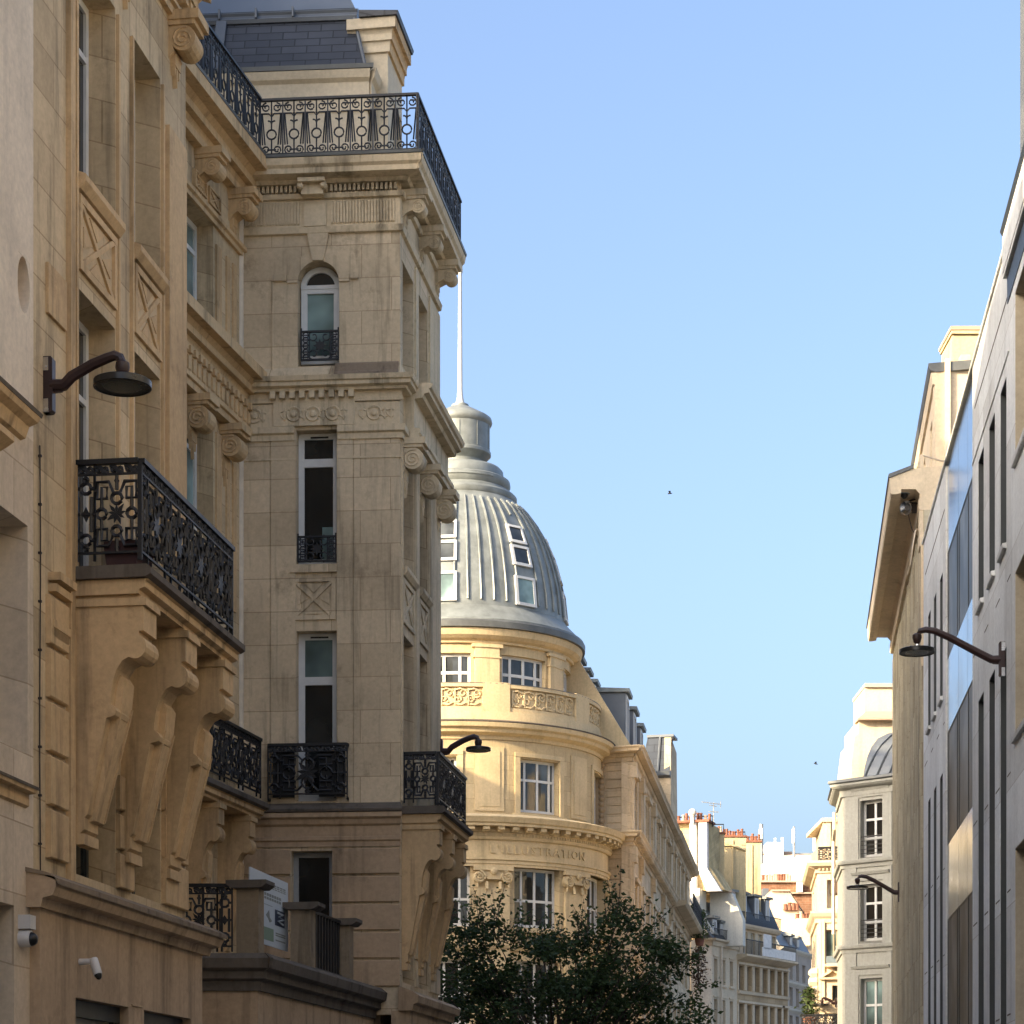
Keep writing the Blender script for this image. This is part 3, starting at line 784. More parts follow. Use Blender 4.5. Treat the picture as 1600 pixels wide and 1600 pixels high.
# ---- tower front
def tu(px): return FT.u(px)
hw = [(tu(455), tu(519), 4.3, 6.12), (tu(463), tu(526), LEV['slab'] + 0.02, LEV['head1'] + 0.02), (tu(463), tu(526), LEV['sill2'] + 0.0, LEV['head2'] + 0.02), (tu(465), tu(530), 13.72, 15.36)]
tw = MB().wall(FT, 0, uT1, LEV['base1'] - 0.4, 16.6, hw, depth=0.30)
ua, ub = hw[3][0], hw[3][1]; uc = (ua + ub) / 2; rr = (ub - ua) / 2; zs = 15.36 - rr
la = [(uc + rr * math.cos(t), zs + rr * math.sin(t)) for t in [math.pi - i * math.pi / 16 for i in range(9)]]
tw.poly(FT, [(ua, 15.36)] + la, -0.30, -0.002)
tw.poly(FT, [(2 * uc - u, z) for u, z in [(ua, 15.36)] + la][::-1], -0.30, -0.002)
tw.build('wall', 'stone_tower', stone_b)
# arched window
ww = window(stone_b, FT, ua + 0.02, ub - 0.02, 13.82, zs, -0.2, 0.10, (), (), 'white_frame', 'glass_teal')
af = MB()
ro, ri = rr - 0.01, rr - 0.10
af.poly(FT, [(uc + ro * math.cos(i * math.pi / 14), zs + ro * math.sin(i * math.pi / 14)) for i in range(15)] + [(uc + ri * math.cos(i * math.pi / 14), zs + ri * math.sin(i * math.pi / 14)) for i in range(14, -1, -1)], -0.25, -0.2)
af.box(FT, ua + 0.02, ub - 0.02, zs - 0.03, zs + 0.03, -0.25, -0.19)
af.build('window_arch', 'white_frame', ww)
MB().poly(FT, [(uc + ri * math.cos(i * math.pi / 14), zs + ri * math.sin(i * math.pi / 14)) for i in range(15)], -0.27, -0.24).build('pane', 'glass', ww)
def guard(parent, u0, u1, z0, z1, d):
    mb = MB()
    mb.box(FT, u0, u1, z1 - 0.03, z1, d - 0.02, d + 0.02); mb.box(FT, u0, u1, z0, z0 + 0.03, d - 0.015, d + 0.015)
    c, h, w = (u0 + u1) / 2, z1 - z0, u1 - u0
    for e in (u0 + .01, u1 - .01): mb.box(FT, e - .012, e + .012, z0, z1 + 0.04, d - .012, d + .012)
    L = []
    for s in (-1, 1):
        L.append(spiral(c + s * w * .16, z0 + h * .8, w * .15, math.pi / 2, 1.1, 10, .3, -s)); L.append(spiral(c + s * w * .16, z0 + h * .22, w * .15, -math.pi / 2, 1.1, 10, .3, s))
        for f in (.12, .3, .5, .7, .86): L.append([(c + s * w * .28, z0 + h * f), (c + s * w * .46, z0 + h * f)]); L.append(arc(c + s * w * .37, z0 + h * f, w * .07, 0, 2 * math.pi, 8))
        L.append([(c + s * w * .27, z0), (c + s * w * .27, z1)])
    for q in range(8):
        t = q * math.pi / 4
        mb.poly(FT, [(c, z0 + h * .5), (c + w * .09 * math.cos(t - .4), z0 + h * .5 + w * .09 * math.sin(t - .4)), (c + w * .17 * math.cos(t), z0 + h * .5 + w * .17 * math.sin(t)), (c + w * .09 * math.cos(t + .4), z0 + h * .5 + w * .09 * math.sin(t + .4))], d - .01, d + .01)
    line_tubes(mb, FT, d, L, 0.011)
    return mb.build('railing', 'iron', parent)
guard(ww, tu(469), tu(529), FT.zp(500, 562), FT.zp(500, 515), -0.04)
w2 = window(stone_b, FT, hw[2][0], hw[2][1], hw[2][2], hw[2][3], -0.2, 0.09, (), (0.78,), 'white_frame', 'glass', mw=0.13, th=0.06)
guard(w2, tu(464), tu(525), FT.zp(500, 877), FT.zp(500, 836), -0.04)
MB().box(FT, tu(500), tu(524), 10.7, 11.25, -0.225, -0.215).build('blind', 'glass_teal', w2)  # small teal patch with the painted sky tint
w1 = window(stone_b, FT, hw[1][0], hw[1][1], hw[1][2], hw[1][3], -0.2, 0.10, (), (0.72,), 'white_frame', 'glass', mw=0.13, th=0.06)
zt1 = hw[1][2] + (hw[1][3] - hw[1][2]) * 0.72
MB().box(FT, hw[1][0] + 0.1, hw[1][1] - 0.1, zt1 + 0.06, hw[1][3] - 0.1, -0.235, -0.222).build('blind', 'glass_teal', w1)  # teal upper pane, reflected sky painted into its colour
window(stone_b, FT, hw[0][0], hw[0][1], hw[0][2], hw[0][3], -0.2, 0.08, (), (0.42,), 'grey_frame', 'glass')
for w_, z_ in ((w1, LEV['head1']), (w2, LEV['head2'])):    # slim air vents in the frame heads
    MB().box(FT, tu(482), tu(510), z_ - 0.055, z_ - 0.03, -0.2, -0.185).build('vent', 'black', w_)
td = MB()
pls = [(tu(424), tu(462)), (tu(527), tu(552))]
for a, b in pls: td.box(FT, a, b, 6.85, 12.55, -0.01, 0.03)
td.box(FT, tu(553.5), uT1 - 0.02, 6.85, 12.55, -0.01, 0.022); td.box(FT, 0.0, tu(422), 6.85, 12.55, -0.01, 0.018)
for a, b in ((tu(425), tu(448)), (tu(548), tu(560))): td.box(FT, a, b, 15.06, 15.16, -0.01, 0.04)   # imposts
td.box(FT, tu(425), tu(427), 13.5, 15.1, -0.01, 0.02)
ro, ri = rr + 0.16, rr
td.poly(FT, [(uc + ro * math.cos(i * math.pi / 14), zs + ro * math.sin(i * math.pi / 14)) for i in range(15)] + [(uc + ri * math.cos(i * math.pi / 14), zs + ri * math.sin(i * math.pi / 14)) for i in range(14, -1, -1)], -0.01, 0.025)
td.poly(FT, [(uc - 0.09, zs + rr), (uc + 0.09, zs + rr), (uc + 0.17, 15.78), (uc - 0.17, 15.78)], -0.01, 0.06)   # keystone
td.prof(FT, [(0, 13.5), (0.07, 13.5), (0.05, 13.56), (0.02, 13.66), (0, 13.7)], 0, uT1)
MB().prof(FT, [(0, 13.522), (0.18, 13.522), (0.10, 13.60), (0.05, 13.72), (0, 13.76)], tu(524), uT1 - 0.02).build('ledge', 'stone_soot', stone_b)
x_panel(td, FT, tu(456), tu(525), 9.74, 10.40)
td.box(FT, tu(453), tu(528), 10.48, 10.60, -0.01, 0.05)
td.build('pilaster', 'stone_tower', stone_b)
te = MB()
# architrave, ringed frieze, dentils and crown of the middle entablature
te.prof(FT, [(0, 12.55), (0.05, 12.55), (0.05, 12.64), (0.09, 12.66), (0.09, 12.76), (0, 12.77)], 0, tu(461))
te.prof(FT, [(0, 12.55), (0.05, 12.55), (0.05, 12.64), (0.09, 12.66), (0.09, 12.76), (0, 12.77)], tu(528), uT1, 0, 1.0)
te.prof(FT, [(0, 12.24), (0.035, 12.25), (0.035, 12.28), (0, 12.29)], 0, tu(461)); te.prof(FT, [(0, 12.24), (0.035, 12.25), (0.035, 12.28), (0, 12.29)], tu(528), uT1, 0, 1.0)
te.box(FT, 0, uT1, 12.772, 13.13, -0.02, 0.03)
te.box(FT, tu(428), tu(555), 12.775, 13.14, 0.03, 0.06)
def ring(c, z, d):
    te.tube([FT.W(c + 0.105 * math.cos(t), z + 0.105 * math.sin(t), d) for t in [i * 2 * math.pi / 16 for i in range(16)]], 0.022, 5, True)
    te.disc_axis(FT.W(c, z, d - 0.01), FT.W(c, z, d + 0.04), [(0.055, 0), (0.05, 0.035), (0.02, 0.045)], 10)
for px in (398, 460, 490, 521, 585):
    ring(tu(px), 12.955, 0.06 if 428 < px < 555 else 0.03)
for px in (446, 476, 506, 538, 412, 384, 567, 602, 612):
    dd = 0.06 if 428 < px < 555 else 0.03
    te.tube([FT.W(u, z, dd) for u, z in arc(tu(px), 12.955, 0.06, 0.6, 5.2, 10)], 0.018, 4); te.box(FT, tu(px) - 0.012, tu(px) + 0.012, 12.86, 13.05, dd, dd + 0.02)
te.prof(FT, [(0, 13.14), (0.06, 13.14), (0.06, 13.19), (0.04, 13.2), (0.04, 13.3), (0, 13.3)], 0, uT1, 0, 1)
for k in range(9): te.box(FT, tu(424) + k * 0.155, tu(424) + k * 0.155 + 0.085, 13.19, 13.30, 0.03, 0.14)
crown = [(0, 13.30), (0.12, 13.30), (0.13, 13.34), (0.20, 13.36), (0.20, 13.42), (0.23, 13.43), (0.25, 13.50), (0, 13.52)]
te.prof(FT, crown, 0, uT1, 0, 1.0)
te.build('entablature', 'stone_tower_carved', stone_b)
te = MB()
# top entablature
te.prof(FT, [(0, 15.78), (0.05, 15.79), (0.07, 15.88), (0, 15.9)], 0, uT1, 0, 1.0)
te.box(FT, 0, uT1, 15.9, 16.32, -0.02, 0.01)
for k in range(50):
    u = 0.06 + k * 0.047 * (uT1 / 2.42)
    if tu(472) - 0.05 < u < tu(512) + 0.03 or u > uT1 - 0.08: continue
    te.prof(FT, [(0.01, 15.93), (0.035, 15.95), (0.035, 16.27), (0.01, 16.29)], u, u + 0.028)
te.box(FT, tu(475), tu(511), 15.90, 16.30, 0.01, 0.05)
te.prof(FT, [(0, 16.32), (0.06, 16.33), (0.08, 16.40), (0, 16.41)], 0, uT1, 0, 1.0)
for k in range(34):
    u = 0.05 + k * 0.072
    if u < uT1 - 0.05: te.box(FT, u, u + 0.04, 16.42, 16.52, 0.0, 0.10)
te.prof(FT, [(0, 16.53), (0.14, 16.53), (0.17, 16.58), (0.36, 16.60), (0.36, 16.68), (0.40, 16.72), (0.42, 16.82), (0, 16.84)], 0, uT1, 0, 1.0)
# the scrolled bracket at the middle of the frieze
te.box(FT, tu(470), tu(512), 16.50, 16.56, 0.0, 0.30); te.box(FT, tu(474), tu(508), 16.34, 16.50, 0.0, 0.20)
for px in (473, 509): te.disc_axis(FT.W(tu(px), 16.46, 0.02), FT.W(tu(px), 16.46, 0.3), [(0.055, 0), (0.055, 0.22), (0.03, 0.25)], 12)
te.build('top_entablature', 'stone_tower_carved', stone_b)
# ledge between the lower and upper storeys
lb = MB()
lb.prof(FT, [(0, 6.18), (0.03, 6.18), (0.03, 6.26), (0.06, 6.28), (0.06, 6.33), (0.03, 6.34), (0.03, 6.50), (0.08, 6.53), (0.10, 6.60), (0.16, 6.63), (0.16, 6.70), (0, 6.71)], 0, uT1, 0, 0.3)
rust(lb, FT, 0.0, tu(454), LEV['base1'] + 0.02, 6.17, 0.41, 0.0, 0.05, 0.04); rust(lb, FT, tu(520), uT1 - 0.005, LEV['base1'] + 0.02, 6.17, 0.41, 0.0, 0.05, 0.04)
lb.build('string_course', 'stone_base', stone_b)
MB().prof(FT, [(0, 6.712), (0.18, 6.712), (0.19, 6.75), (0.15, 6.80), (0.05, 6.86), (0, 6.87)], 0.05, uT1, 0, 0.3).build('ledge', 'stone_dark', stone_b)
jb = MB(); rail_key(jb, FT, tu(422), tu(545), 6.92, 7.78, 0.16, panel=0.55)
for s, e in ((tu(422), 0), (tu(545), 1)): jb.box(FT, s - .012, s + .012, 7.74, 7.78, 0.0, 0.16); jb.box(FT, s - .012, s + .012, 6.9, 6.94, 0.0, 0.16)
jb.build('railing', 'iron', stone_b)
MB().box(FT, tu(428), tu(462), 6.95, 7.70, 0.08, 0.10).build('railing_screen', 'iron', stone_b); MB().box(FT, tu(500), tu(541), 6.95, 7.70, 0.08, 0.10).build('railing_screen', 'iron', stone_b)

# ---- tower street side
sb = [(FS.u(627.5), FS.u(646)), (FS.u(653), FS.u(668))]
street_bays(FS, sb, 0, uS1, None, 16.6, True, 'stone_tower', 'stone_tower_carved')
se = MB()
zf = LEV['ent0']
se.box(FS, 0.30, uS1, 12.60, 13.30, -0.01, 0.17)
se.prof(FS, [(0, 12.55), (0.05, 12.55), (0.05, 12.64), (0.09, 12.66), (0.09, 12.76), (0, 12.77)], 0, uS1, 1.0, 0)
se.prof(FS, crown, 0, uS1, 1.0, 0)
se.prof(FS, [(0.1, 13.26), (0.30, 13.28), (0.32, 13.34), (0.40, 13.36), (0.40, 13.42), (0.44, 13.44), (0.46, 13.505), (0.1, 13.52)], 0.32, uS1, 0, 0)
se.prof(FS, [(0.1, 12.62), (0.24, 12.62), (0.24, 12.70), (0.27, 12.72), (0.27, 12.79), (0.1, 12.8)], 0.28, uS1 + 0.0)
for u in (0.30, 1.72, uS1 - 0.26): volute(se, FS, u, 12.60, 0.30, 0.30, 0.17)
se.build('entablature', 'stone_tower_carved', stone_b)
se = MB()
for u in (0.30, 1.72, uS1 - 0.26): volute(se, FS, u, 16.50, 0.26, 0.34, 0.11)
se.prof(FS, [(0, 15.78), (0.05, 15.79), (0.07, 15.88), (0, 15.9)], 0, uS1, 1.0, 0)
se.box(FS, 0, uS1, 15.9, 16.32, -0.02, 0.01)
se.prof(FS, [(0, 16.32), (0.06, 16.33), (0.08, 16.40), (0, 16.41)], 0, uS1, 1.0, 0)
se.prof(FS, [(0, 16.53), (0.14, 16.53), (0.17, 16.58), (0.36, 16.60), (0.36, 16.68), (0.40, 16.72), (0.42, 16.82), (0, 16.84)], 0, uS1 + 0.35, 1.0, 0)
se.build('top_entablature', 'stone_tower_carved', stone_b)
sp = MB()
for a, b in ((0.02, sb[0][0] - 0.08), (sb[0][1] + 0.08, sb[1][0] - 0.08), (sb[1][1] + 0.09, uS1)):
    if b - a > 0.05: sp.box(FS, a, b, 6.9, 12.5, -0.01, 0.045); rust(sp, FS, a, b, LEV['base1'] + 0.1, 6.3); sp.box(FS, a, b, 13.55, 15.7, -0.01, 0.03)
sp.build('pilaster', 'stone_tower_carved', stone_b)
uQ0, uQ1 = FS.u(689, 0.62), FS.u(732, 0.62)
balcony(FS, uQ0, uQ1, 6.82, 0.62, [uQ0 + 0.16, (uQ0 + uQ1) / 2, uQ1 - 0.18], 0.86, cw=0.27)
bs = MB()
bs.wall(FS, -0.1, uS1 + 0.1, 0, 3.6, [], d=0.18, depth=0.3)
bs.prof(FS, [(0, 3.6), (0.24, 3.6), (0.26, 3.7), (0.34, 3.72), (0.36, 3.82), (0.24, 3.9), (0.05, 3.97), (0, 3.97)], -0.15, uS1 + 0.15, 0.4, 0)
bs.build('base_cornice', 'stone_base', stone_b)
eb = FS.W(uS1, 0, 0); EB = Fac(eb.x, eb.y, -FS.nx, -FS.ny, 1)
MB().quad(EB.W(0, 0, 0), EB.W(9, 0, 0), EB.W(9, 16.6, 0), EB.W(0, 16.6, 0), uvs=[(0, 0), (9, 0), (9, 16), (0, 16)]).build('wall', 'stone_tower', stone_b)

# ---- roof terrace railings and slate attic
zr0, zr1 = 16.90, 17.78
for T, a, b, d in ((FR, -6.5, -0.34, 0.42), (FT, 0.36, uT1 + 0.33, 0.33), (FS, -0.33, uS1 + 0.30, 0.33)):
    rl = MB(); rail_tall(rl, T, a, b, zr0, zr1, d); rl.build('railing', 'iron', stone_b)
gt = MB()
gt.prof(FT, [(0, 16.85), (0.43, 16.83), (0.44, 16.87), (0, 16.89)], 0.3, uT1, 0, 1.0); gt.prof(FS, [(0, 16.85), (0.43, 16.83), (0.44, 16.87), (0, 16.89)], 0, uS1 + 0.35, 1.0, 0)
gt.prof(FR, [(0, 16.862), (0.53, 16.845), (0.54, 16.88), (0, 16.9)], -14, -0.35)
gt.build('gutter', 'zinc_dark', stone_b)
# attic: front at Y ~ 36.8, street wall rising past the slates
FA2 = fac_pts((330, 37.0), (576, 36.8), 1); uA = FA2.u(576)
za = 19.18
at = MB()
at.box(FA2, -2.0, uA - 0.02, 16.8, za - 0.40, -3.0, 0.0)
at.prof(FA2, [(0, 18.50), (0.03, 18.50), (0.03, 18.70), (0.06, 18.72), (0.06, 18.95), (0.12, 19.0), (0.16, 19.12), (0, 19.14)], -2.0, uA, 0, 0.3)
pc = FA2.W(uA, 0, 0); FA3 = Fac(pc.x, pc.y, 0.1443, 1.0, 1)
at.prof(FA3, [(0, 18.50), (0.03, 18.50), (0.03, 18.70), (0.06, 18.72), (0.06, 18.95), (0.12, 19.0), (0.16, 19.12), (0, 19.14)], 0, 0.75, 1.0, 0)
at.build('attic_wall', 'attic', stone_b)
MB().prof(FA2, [(0.02, 19.14), (0.17, 19.13), (0.18, 19.20), (0.02, 19.25)], -2.0, uA, 0, 0.6).build('gutter', 'zinc_dark', stone_b)
sl = MB()
p = lambda u, z, d: FA2.W(u, z, d)
sheet_roof(sl, [p(-2.0, 19.22, 0.05), p(uA - 0.05, 19.22, 0.05), p(uA - 0.30, 20.22, -0.42), p(-2.0, 20.22, -0.42)])
sheet_roof(sl, [FA3.W(0.0, 19.22, -0.05), FA3.W(5, 19.22, -0.05), FA3.W(5, 20.22, -0.45), FA3.W(0.45, 20.22, -0.45)])
sl.build('mansard_roof', 'slate', stone_b)
zr = MB()
zr.prof(FA2, [(-0.60, 20.20), (-0.38, 20.20), (-0.36, 20.26), (-0.42, 20.30), (-0.46, 20.36), (-0.44, 20.40), (-0.52, 20.45), (-1.0, 20.5)], -2.0, uA - 0.25, 0, 0)
sheet_roof(zr, [p(-2.0, 20.45, -0.5), p(uA - 0.3, 20.45, -0.5), p(uA - 1.0, 22.3, -2.6), p(-2.0, 22.3, -2.6)])
for k in range(5): zr.box(FA2, -1.2 + k * 0.62, -1.17 + k * 0.62, 20.28, 20.44, -0.46, -0.35)
zr.prof(FA2, [(0.08, 19.2), (0.12, 19.2), (-0.36, 20.25), (-0.42, 20.25)], FA2.u(331), FA2.u(347))
zr.tube([p(uA - 0.05, 19.22, 0.05), p(uA - 0.30, 20.24, -0.4)], 0.03, 6)
zr.build('roof_flashing', 'zinc_blue', stone_b)
# street gable rising through the slates, its cornice running back along the street
gw = MB()
FG = fac_pts((577, 37.15), (606, 37.1), 1); gu = FG.u(606)
gc = FG.W(gu, 0, 0); FGs = Fac(gc.x, gc.y, 0.1443, 1.0, 1)
ug1 = FGs.u(628)
gw.wall(FG, -0.3, gu, 16.8, 19.95, [], depth=0.3)
wh = (0.5, 1.25, 17.2, 19.0)
gw.wall(FGs, 0, ug1, 16.8, 19.95, [wh], depth=0.3)
gw.prof(FG, cornice(19.6, 20.12, 0.16), -0.35, gu, 0, 1.0)
gw.build('street_gable', 'attic', stone_b)
gk = MB(); gk.prof(FGs, cornice(19.6, 20.12, 0.16), 0, ug1, 1.0, 0); gk.build('gable_cornice', 'stone_plain', stone_b)
MB().prof(FGs, [(-0.45, 20.125), (0.19, 20.125), (0.21, 20.19), (-0.45, 20.24)], -0.2, ug1).build('roof_flashing', 'slate', stone_b)
window(stone_b, FGs, wh[0], wh[1], wh[2], wh[3], -0.2, 0.07, (0.5,), (), 'white_frame', 'glass_grey')
gb_ = FG.W(-0.3, 0, -0.32); ge_ = FGs.W(ug1, 0, -0.32)
MB().quad(FGs.W(ug1, 16.8, 0), FGs.W(ug1, 16.8, -4), FGs.W(ug1, 19.95, -4), FGs.W(ug1, 19.95, 0)).build('attic_wall', 'attic', stone_b)

# ---- low street wing closing the court, with stone piers on its roof
X0 = ((403 - HX) / F * 28.4, 28.4); X1 = ((584 - HX) / F * 35.02, 34.98)
FXS = Fac(X0[0], X0[1], X1[0] - X0[0], X1[1] - X0[1], 1); lX = math.hypot(X1[0] - X0[0], X1[1] - X0[1])
FXF = Fac(X0[0] - 5.0, X0[1], 1, 0, 1)
mbx = MB()
mbx.wall(FXF, 0, 5.0, 0, 3.5, [], depth=0.3)
mbx.wall(FXS, 0, lX, 0, 3.5, [], depth=0.3)
q = FXS.W(lX, 0, 0)
mass(mbx, [(X0[0] - 5, X0[1] + 0.31), (X0[0] - 0.32, X0[1] + 0.31), (q.x - 0.35, q.y), (q.x - 4.5, q.y)], 0.0, 3.9)
mbx.build('street_wing', 'stone_base', stone_b)
cp = [(0, 3.48), (0.04, 3.48), (0.05, 3.60), (0.12, 3.63), (0.12, 3.72), (0.20, 3.76), (0.22, 3.88), (0.14, 3.95), (-0.6, 3.99), (-0.6, 3.9)]
mbx = MB()
mbx.prof(FXF, cp, 0, 5.0, 0, 1.0); mbx.prof(FXS, cp, 0, lX, 1.0, 0)
mbx.box(FXF, 4.0, 4.28, 3.50, 3.74, 0.03, 0.15)
mbx.build('base_cornice', 'stone_dark', stone_b)
ln = MB()
for z in (1.9, 2.78): ln.box(FXF, 3.2, 4.93, z, z + 0.018, -0.01, 0.004)
ln.build('joint_line', 'stone_dark', stone_b)
for px0, top in ((405, 1375), (487, 1407), (547, 1434)):
    u1_ = FXS.u(px0, -0.02)
    pm = MB()
    wu = 0.26
    pm.box(FXS, u1_, u1_ + wu, 3.97, 4.80, -0.32, -0.03)
    zc = 4.80
    pc_ = MB(); pc_.prof(FXS, [(-0.37, zc), (0.02, zc), (0.09, zc + 0.05), (0.09, zc + 0.10), (-0.44, zc + 0.10), (-0.44, zc + 0.05)], u1_ - 0.08, u1_ + wu + 0.09)
    o = pm.build('stone_pier', 'stone_pier', stone_b); pc_.build('pier_cap', 'stone_dark', o)
rl = MB()
TFR = Fac(X0[0] - 2.2, X0[1] + 0.18, 1, 0, 1)
rail_key(rl, TFR, 0.35, 1.85, 3.99, 4.86, 0.0, panel=0.45)
for u in (1.0, 1.24, 1.48, 1.72): rl.box(TFR, u - 0.014, u + 0.014, 3.99, 4.85, -0.014, 0.014)
rl.build('railing', 'iron', stone_b)
rl = MB()
ua_, ub_ = FXS.u(487, -0.02) + 0.27, FXS.u(547, -0.02)
for k in range(12): rl.box(FXS, ua_ + (ub_ - ua_) * k / 12, ua_ + (ub_ - ua_) * k / 12 + 0.05, 4.0, 4.82, -0.19, -0.15)
rl.box(FXS, ua_, ub_, 4.82, 4.86, -0.2, -0.14); rl.box(FXS, ua_, ub_, 4.0, 4.05, -0.2, -0.14)
rl.build('railing', 'iron', stone_b)

# ---- pipes and cables on the stone building
pp = MB()
pu, pd = tu(376), 0.07
pp.tube([FT.W(pu, 16.1, pd), FT.W(pu, 13.62, pd)], 0.062, 8); pp.tube([FT.W(pu, 13.62, pd), FT.W(pu, 3.98, pd)], 0.062, 8)
pp.tube([FT.W(pu, 16.1, pd), FT.W(pu + 0.03, 16.5, pd + 0.12)], 0.062, 8)
for z in (15.95, 15.2, 12.1, 11.0, 9.9, 8.6, 7.4): pp.disc_axis(FT.W(pu, z, pd), FT.W(pu, z + 0.05, pd), [(0.068, 0), (0.068, 0.045)], 8)
pp.build('downpipe', 'pipe', stone_b, smooth=True)
cb = MB()
uc_ = FP.u(60)
cb.tube([FP.W(uc_ + 0.01 * math.sin(z * 2.1), z, 0.015) for z in [1.0 + i * 0.25 for i in range(28)]], 0.007, 5)
for i in range(16): cb.box(FP, uc_ - 0.012, uc_ + 0.012, 1.2 + i * 0.43, 1.22 + i * 0.43, 0, 0.03)
cb.build('cable', 'cable', stone_b)

# ------------------------------------------------------------------ pinkish building at the left edge
pink = thing('pink_building', (-5.5, 17, 0), 'pinkish rendered building with an oval niche at the far left edge', 'building')
FA = FP
uE = FP.u(47); uS_ = uE - 7.5
pw = MB()
nx0, nx1 = FP.u(22.5), FP.u(41.5)
nz0, nz1 = FP.zp(32, 489), FP.zp(32, 402)
win = (FP.u(0) - 0.9, FP.u(38), 4.95, FP.zp(38, 822))
win2 = (FP.u(0) - 0.9, FP.u(17), 0.9, FP.zp(17, 1415))
zmid = 7.72
MB().wall(FP, uS_, uE, 0, zmid, [win, win2], d=0.03, depth=0.40).build('wall', 'pink_ashlar', pink)
pw.wall(FP, uS_, uE, zmid, 15.5, [(nx0, nx1, nz0, nz1)], d=0.03, depth=0.40)
c_, zc_, a_, b_ = (nx0 + nx1) / 2, (nz0 + nz1) / 2, (nx1 - nx0) / 2, (nz1 - nz0) / 2
for su in (-1, 1):
    for sz in (-1, 1):
        pts = [(c_ + su * a_, zc_ + sz * b_)] + [(c_ + su * a_ * math.cos(t), zc_ + sz * b_ * math.sin(t)) for t in [i * math.pi / 16 for i in range(9)]]
        pw.poly(FP, pts, -0.30, 0.028)
pw.build('wall', 'pink', pink)
MB().box(FP, nx0 - 0.02, nx1 + 0.02, nz0 - .02, nz1 + .02, -0.30, -0.22).build('niche', 'stone_plain', pink)
pm = MB(); mass(pm, back_of(FP, uS_, uE, 9, -0.37), 0, 15.5); 
mass(pm, back_of(FP, uS_ - 32, uS_ - .01, 12, 0.03), 0, 14.2)  # unseen stretch behind the camera, height set to limit sun bounce
a = FP.W(uS_, 0, -1.8); b = FP.W(uE, 0, -1.8); mass(pm, [(a.x, a.y), (b.x, b.y), (b.x - 8, b.y), (a.x - 8, a.y)], 15.5, 19.0)
pm.build('core', 'pink', pink)
pk = MB()
z8 = FP.zp(52, 655, 0.1)
pk.prof(FP, [(0.03, z8 - 0.22), (0.07, z8 - 0.20), (0.10, z8 - 0.10), (0.17, z8 - 0.06), (0.19, z8 - 0.01), (0.03, z8 + 0.02)], uS_, FP.u(52, 0.15), 0, 0.4)
z9 = FP.zp(50, 1235, 0.08)
pk.prof(FP, [(0.03, z9 - 0.16), (0.06, z9 - 0.14), (0.06, z9 - 0.04), (0.12, z9 - 0.03), (0.13, z9 + 0.01), (0.03, z9 + 0.03)], uS_, FP.u(51, 0.1), 0, 0.4)
zb_ = FP.zp(10, 690, 0.2)
pk.prof(FP, [(0.03, zb_ - 0.10), (0.18, zb_ - 0.02), (0.24, zb_ + 0.02), (0.24, zb_ + 0.07), (0.03, zb_ + 0.10)], win[0] - 0.2, FP.u(19, 0.22))
pk.build('cornice', 'stone_plain', pink)
pl = MB(); pl.prof(FP, [(0.02, z8 + 0.0), (0.195, z8 - 0.012), (0.205, z8 + 0.02), (0.02, z8 + 0.06)], uS_, FP.u(53, 0.15), 0, 0.4); pl.prof(FP, [(0.02, z9 + 0.02), (0.135, z9), (0.14, z9 + 0.025), (0.02, z9 + 0.05)], uS_, FP.u(52, 0.1), 0, 0.4); pl.build('ledge', 'stone_dark', pink)
window(pink, FP, win[0], win[1], win[2], win[3], -0.24, 0.08, (0.5,), (0.72,), 'white_frame', 'glass'); window(pink, FP, win2[0], win2[1], win2[2], win2[3], -0.24, 0.08, (0.5,), (0.75,), 'dark_frame', 'glass')
# ------------------------------------------------------------------ domed corner building
DCX, DCY = (719 - HX) / F * 80.0, 80.0
dome_b = thing('domed_building', (DCX, DCY, 0), 'honey limestone corner building with a ribbed zinc dome and flagpole', 'building')
D2R = math.pi / 180
def cyl(r, du=0.22): return Cyl(DCX, DCY, r, du)
A0, A1 = -150 * D2R, 100 * D2R                              # the part of the round wall that stands free

zb = 19.0
prof = [(4.36, 18.93), (4.42, 18.98), (4.42, 19.22), (4.30, 19.30), (4.05, 19.55), (3.86, 19.75), (3.79, 19.82), (3.78, 20.0)]
curve = [(3.78, 20.0), (3.74, 20.5), (3.66, 21.0), (3.52, 21.6), (3.33, 22.2), (3.08, 22.8), (2.78, 23.3), (2.45, 23.75), (2.12, 24.1), (2.0, 24.22)]
top = [(2.03, 24.26), (2.03, 24.42), (1.95, 24.50), (1.84, 24.54), (1.80, 24.62), (1.70, 24.68), (1.74, 24.74), (1.80, 24.86), (1.78, 25.0), (1.68, 25.06), (1.56, 25.10), (1.54, 25.36), (1.45, 25.46), (0.86, 25.58),
       (0.82, 25.62), (0.84, 25.76), (0.98, 25.88), (1.04, 25.92), (1.10, 25.98), (1.10, 26.08), (1.06, 26.12), (1.06, 27.02), (1.12, 27.08), (1.15, 27.16), (1.12, 27.28), (1.02, 27.36), (0.55, 27.62), (0.32, 27.74), (0.30, 27.82), (0.12, 27.86)]
dm = MB().lathe((DCX, DCY), prof + curve[1:] + top + [(0.0, 27.88)], 104)
def rad(z):
    for (r0, z0), (r1, z1) in zip(curve, curve[1:]):
        if z0 <= z <= z1: return r0 + (r1 - r0) * (z - z0) / (z1 - z0)
    return curve[-1][0] if z > curve[-1][1] else curve[0][0]
def onD(t, z, o=0.0): r = rad(z) + o; return Vector((DCX + r * math.sin(t), DCY - r * math.cos(t), z))
wcols = [(-7 + 45 * k) * D2R for k in range(8)]
wins = [(19.92, 20.95), (21.34, 22.08), (22.18, 22.86)]
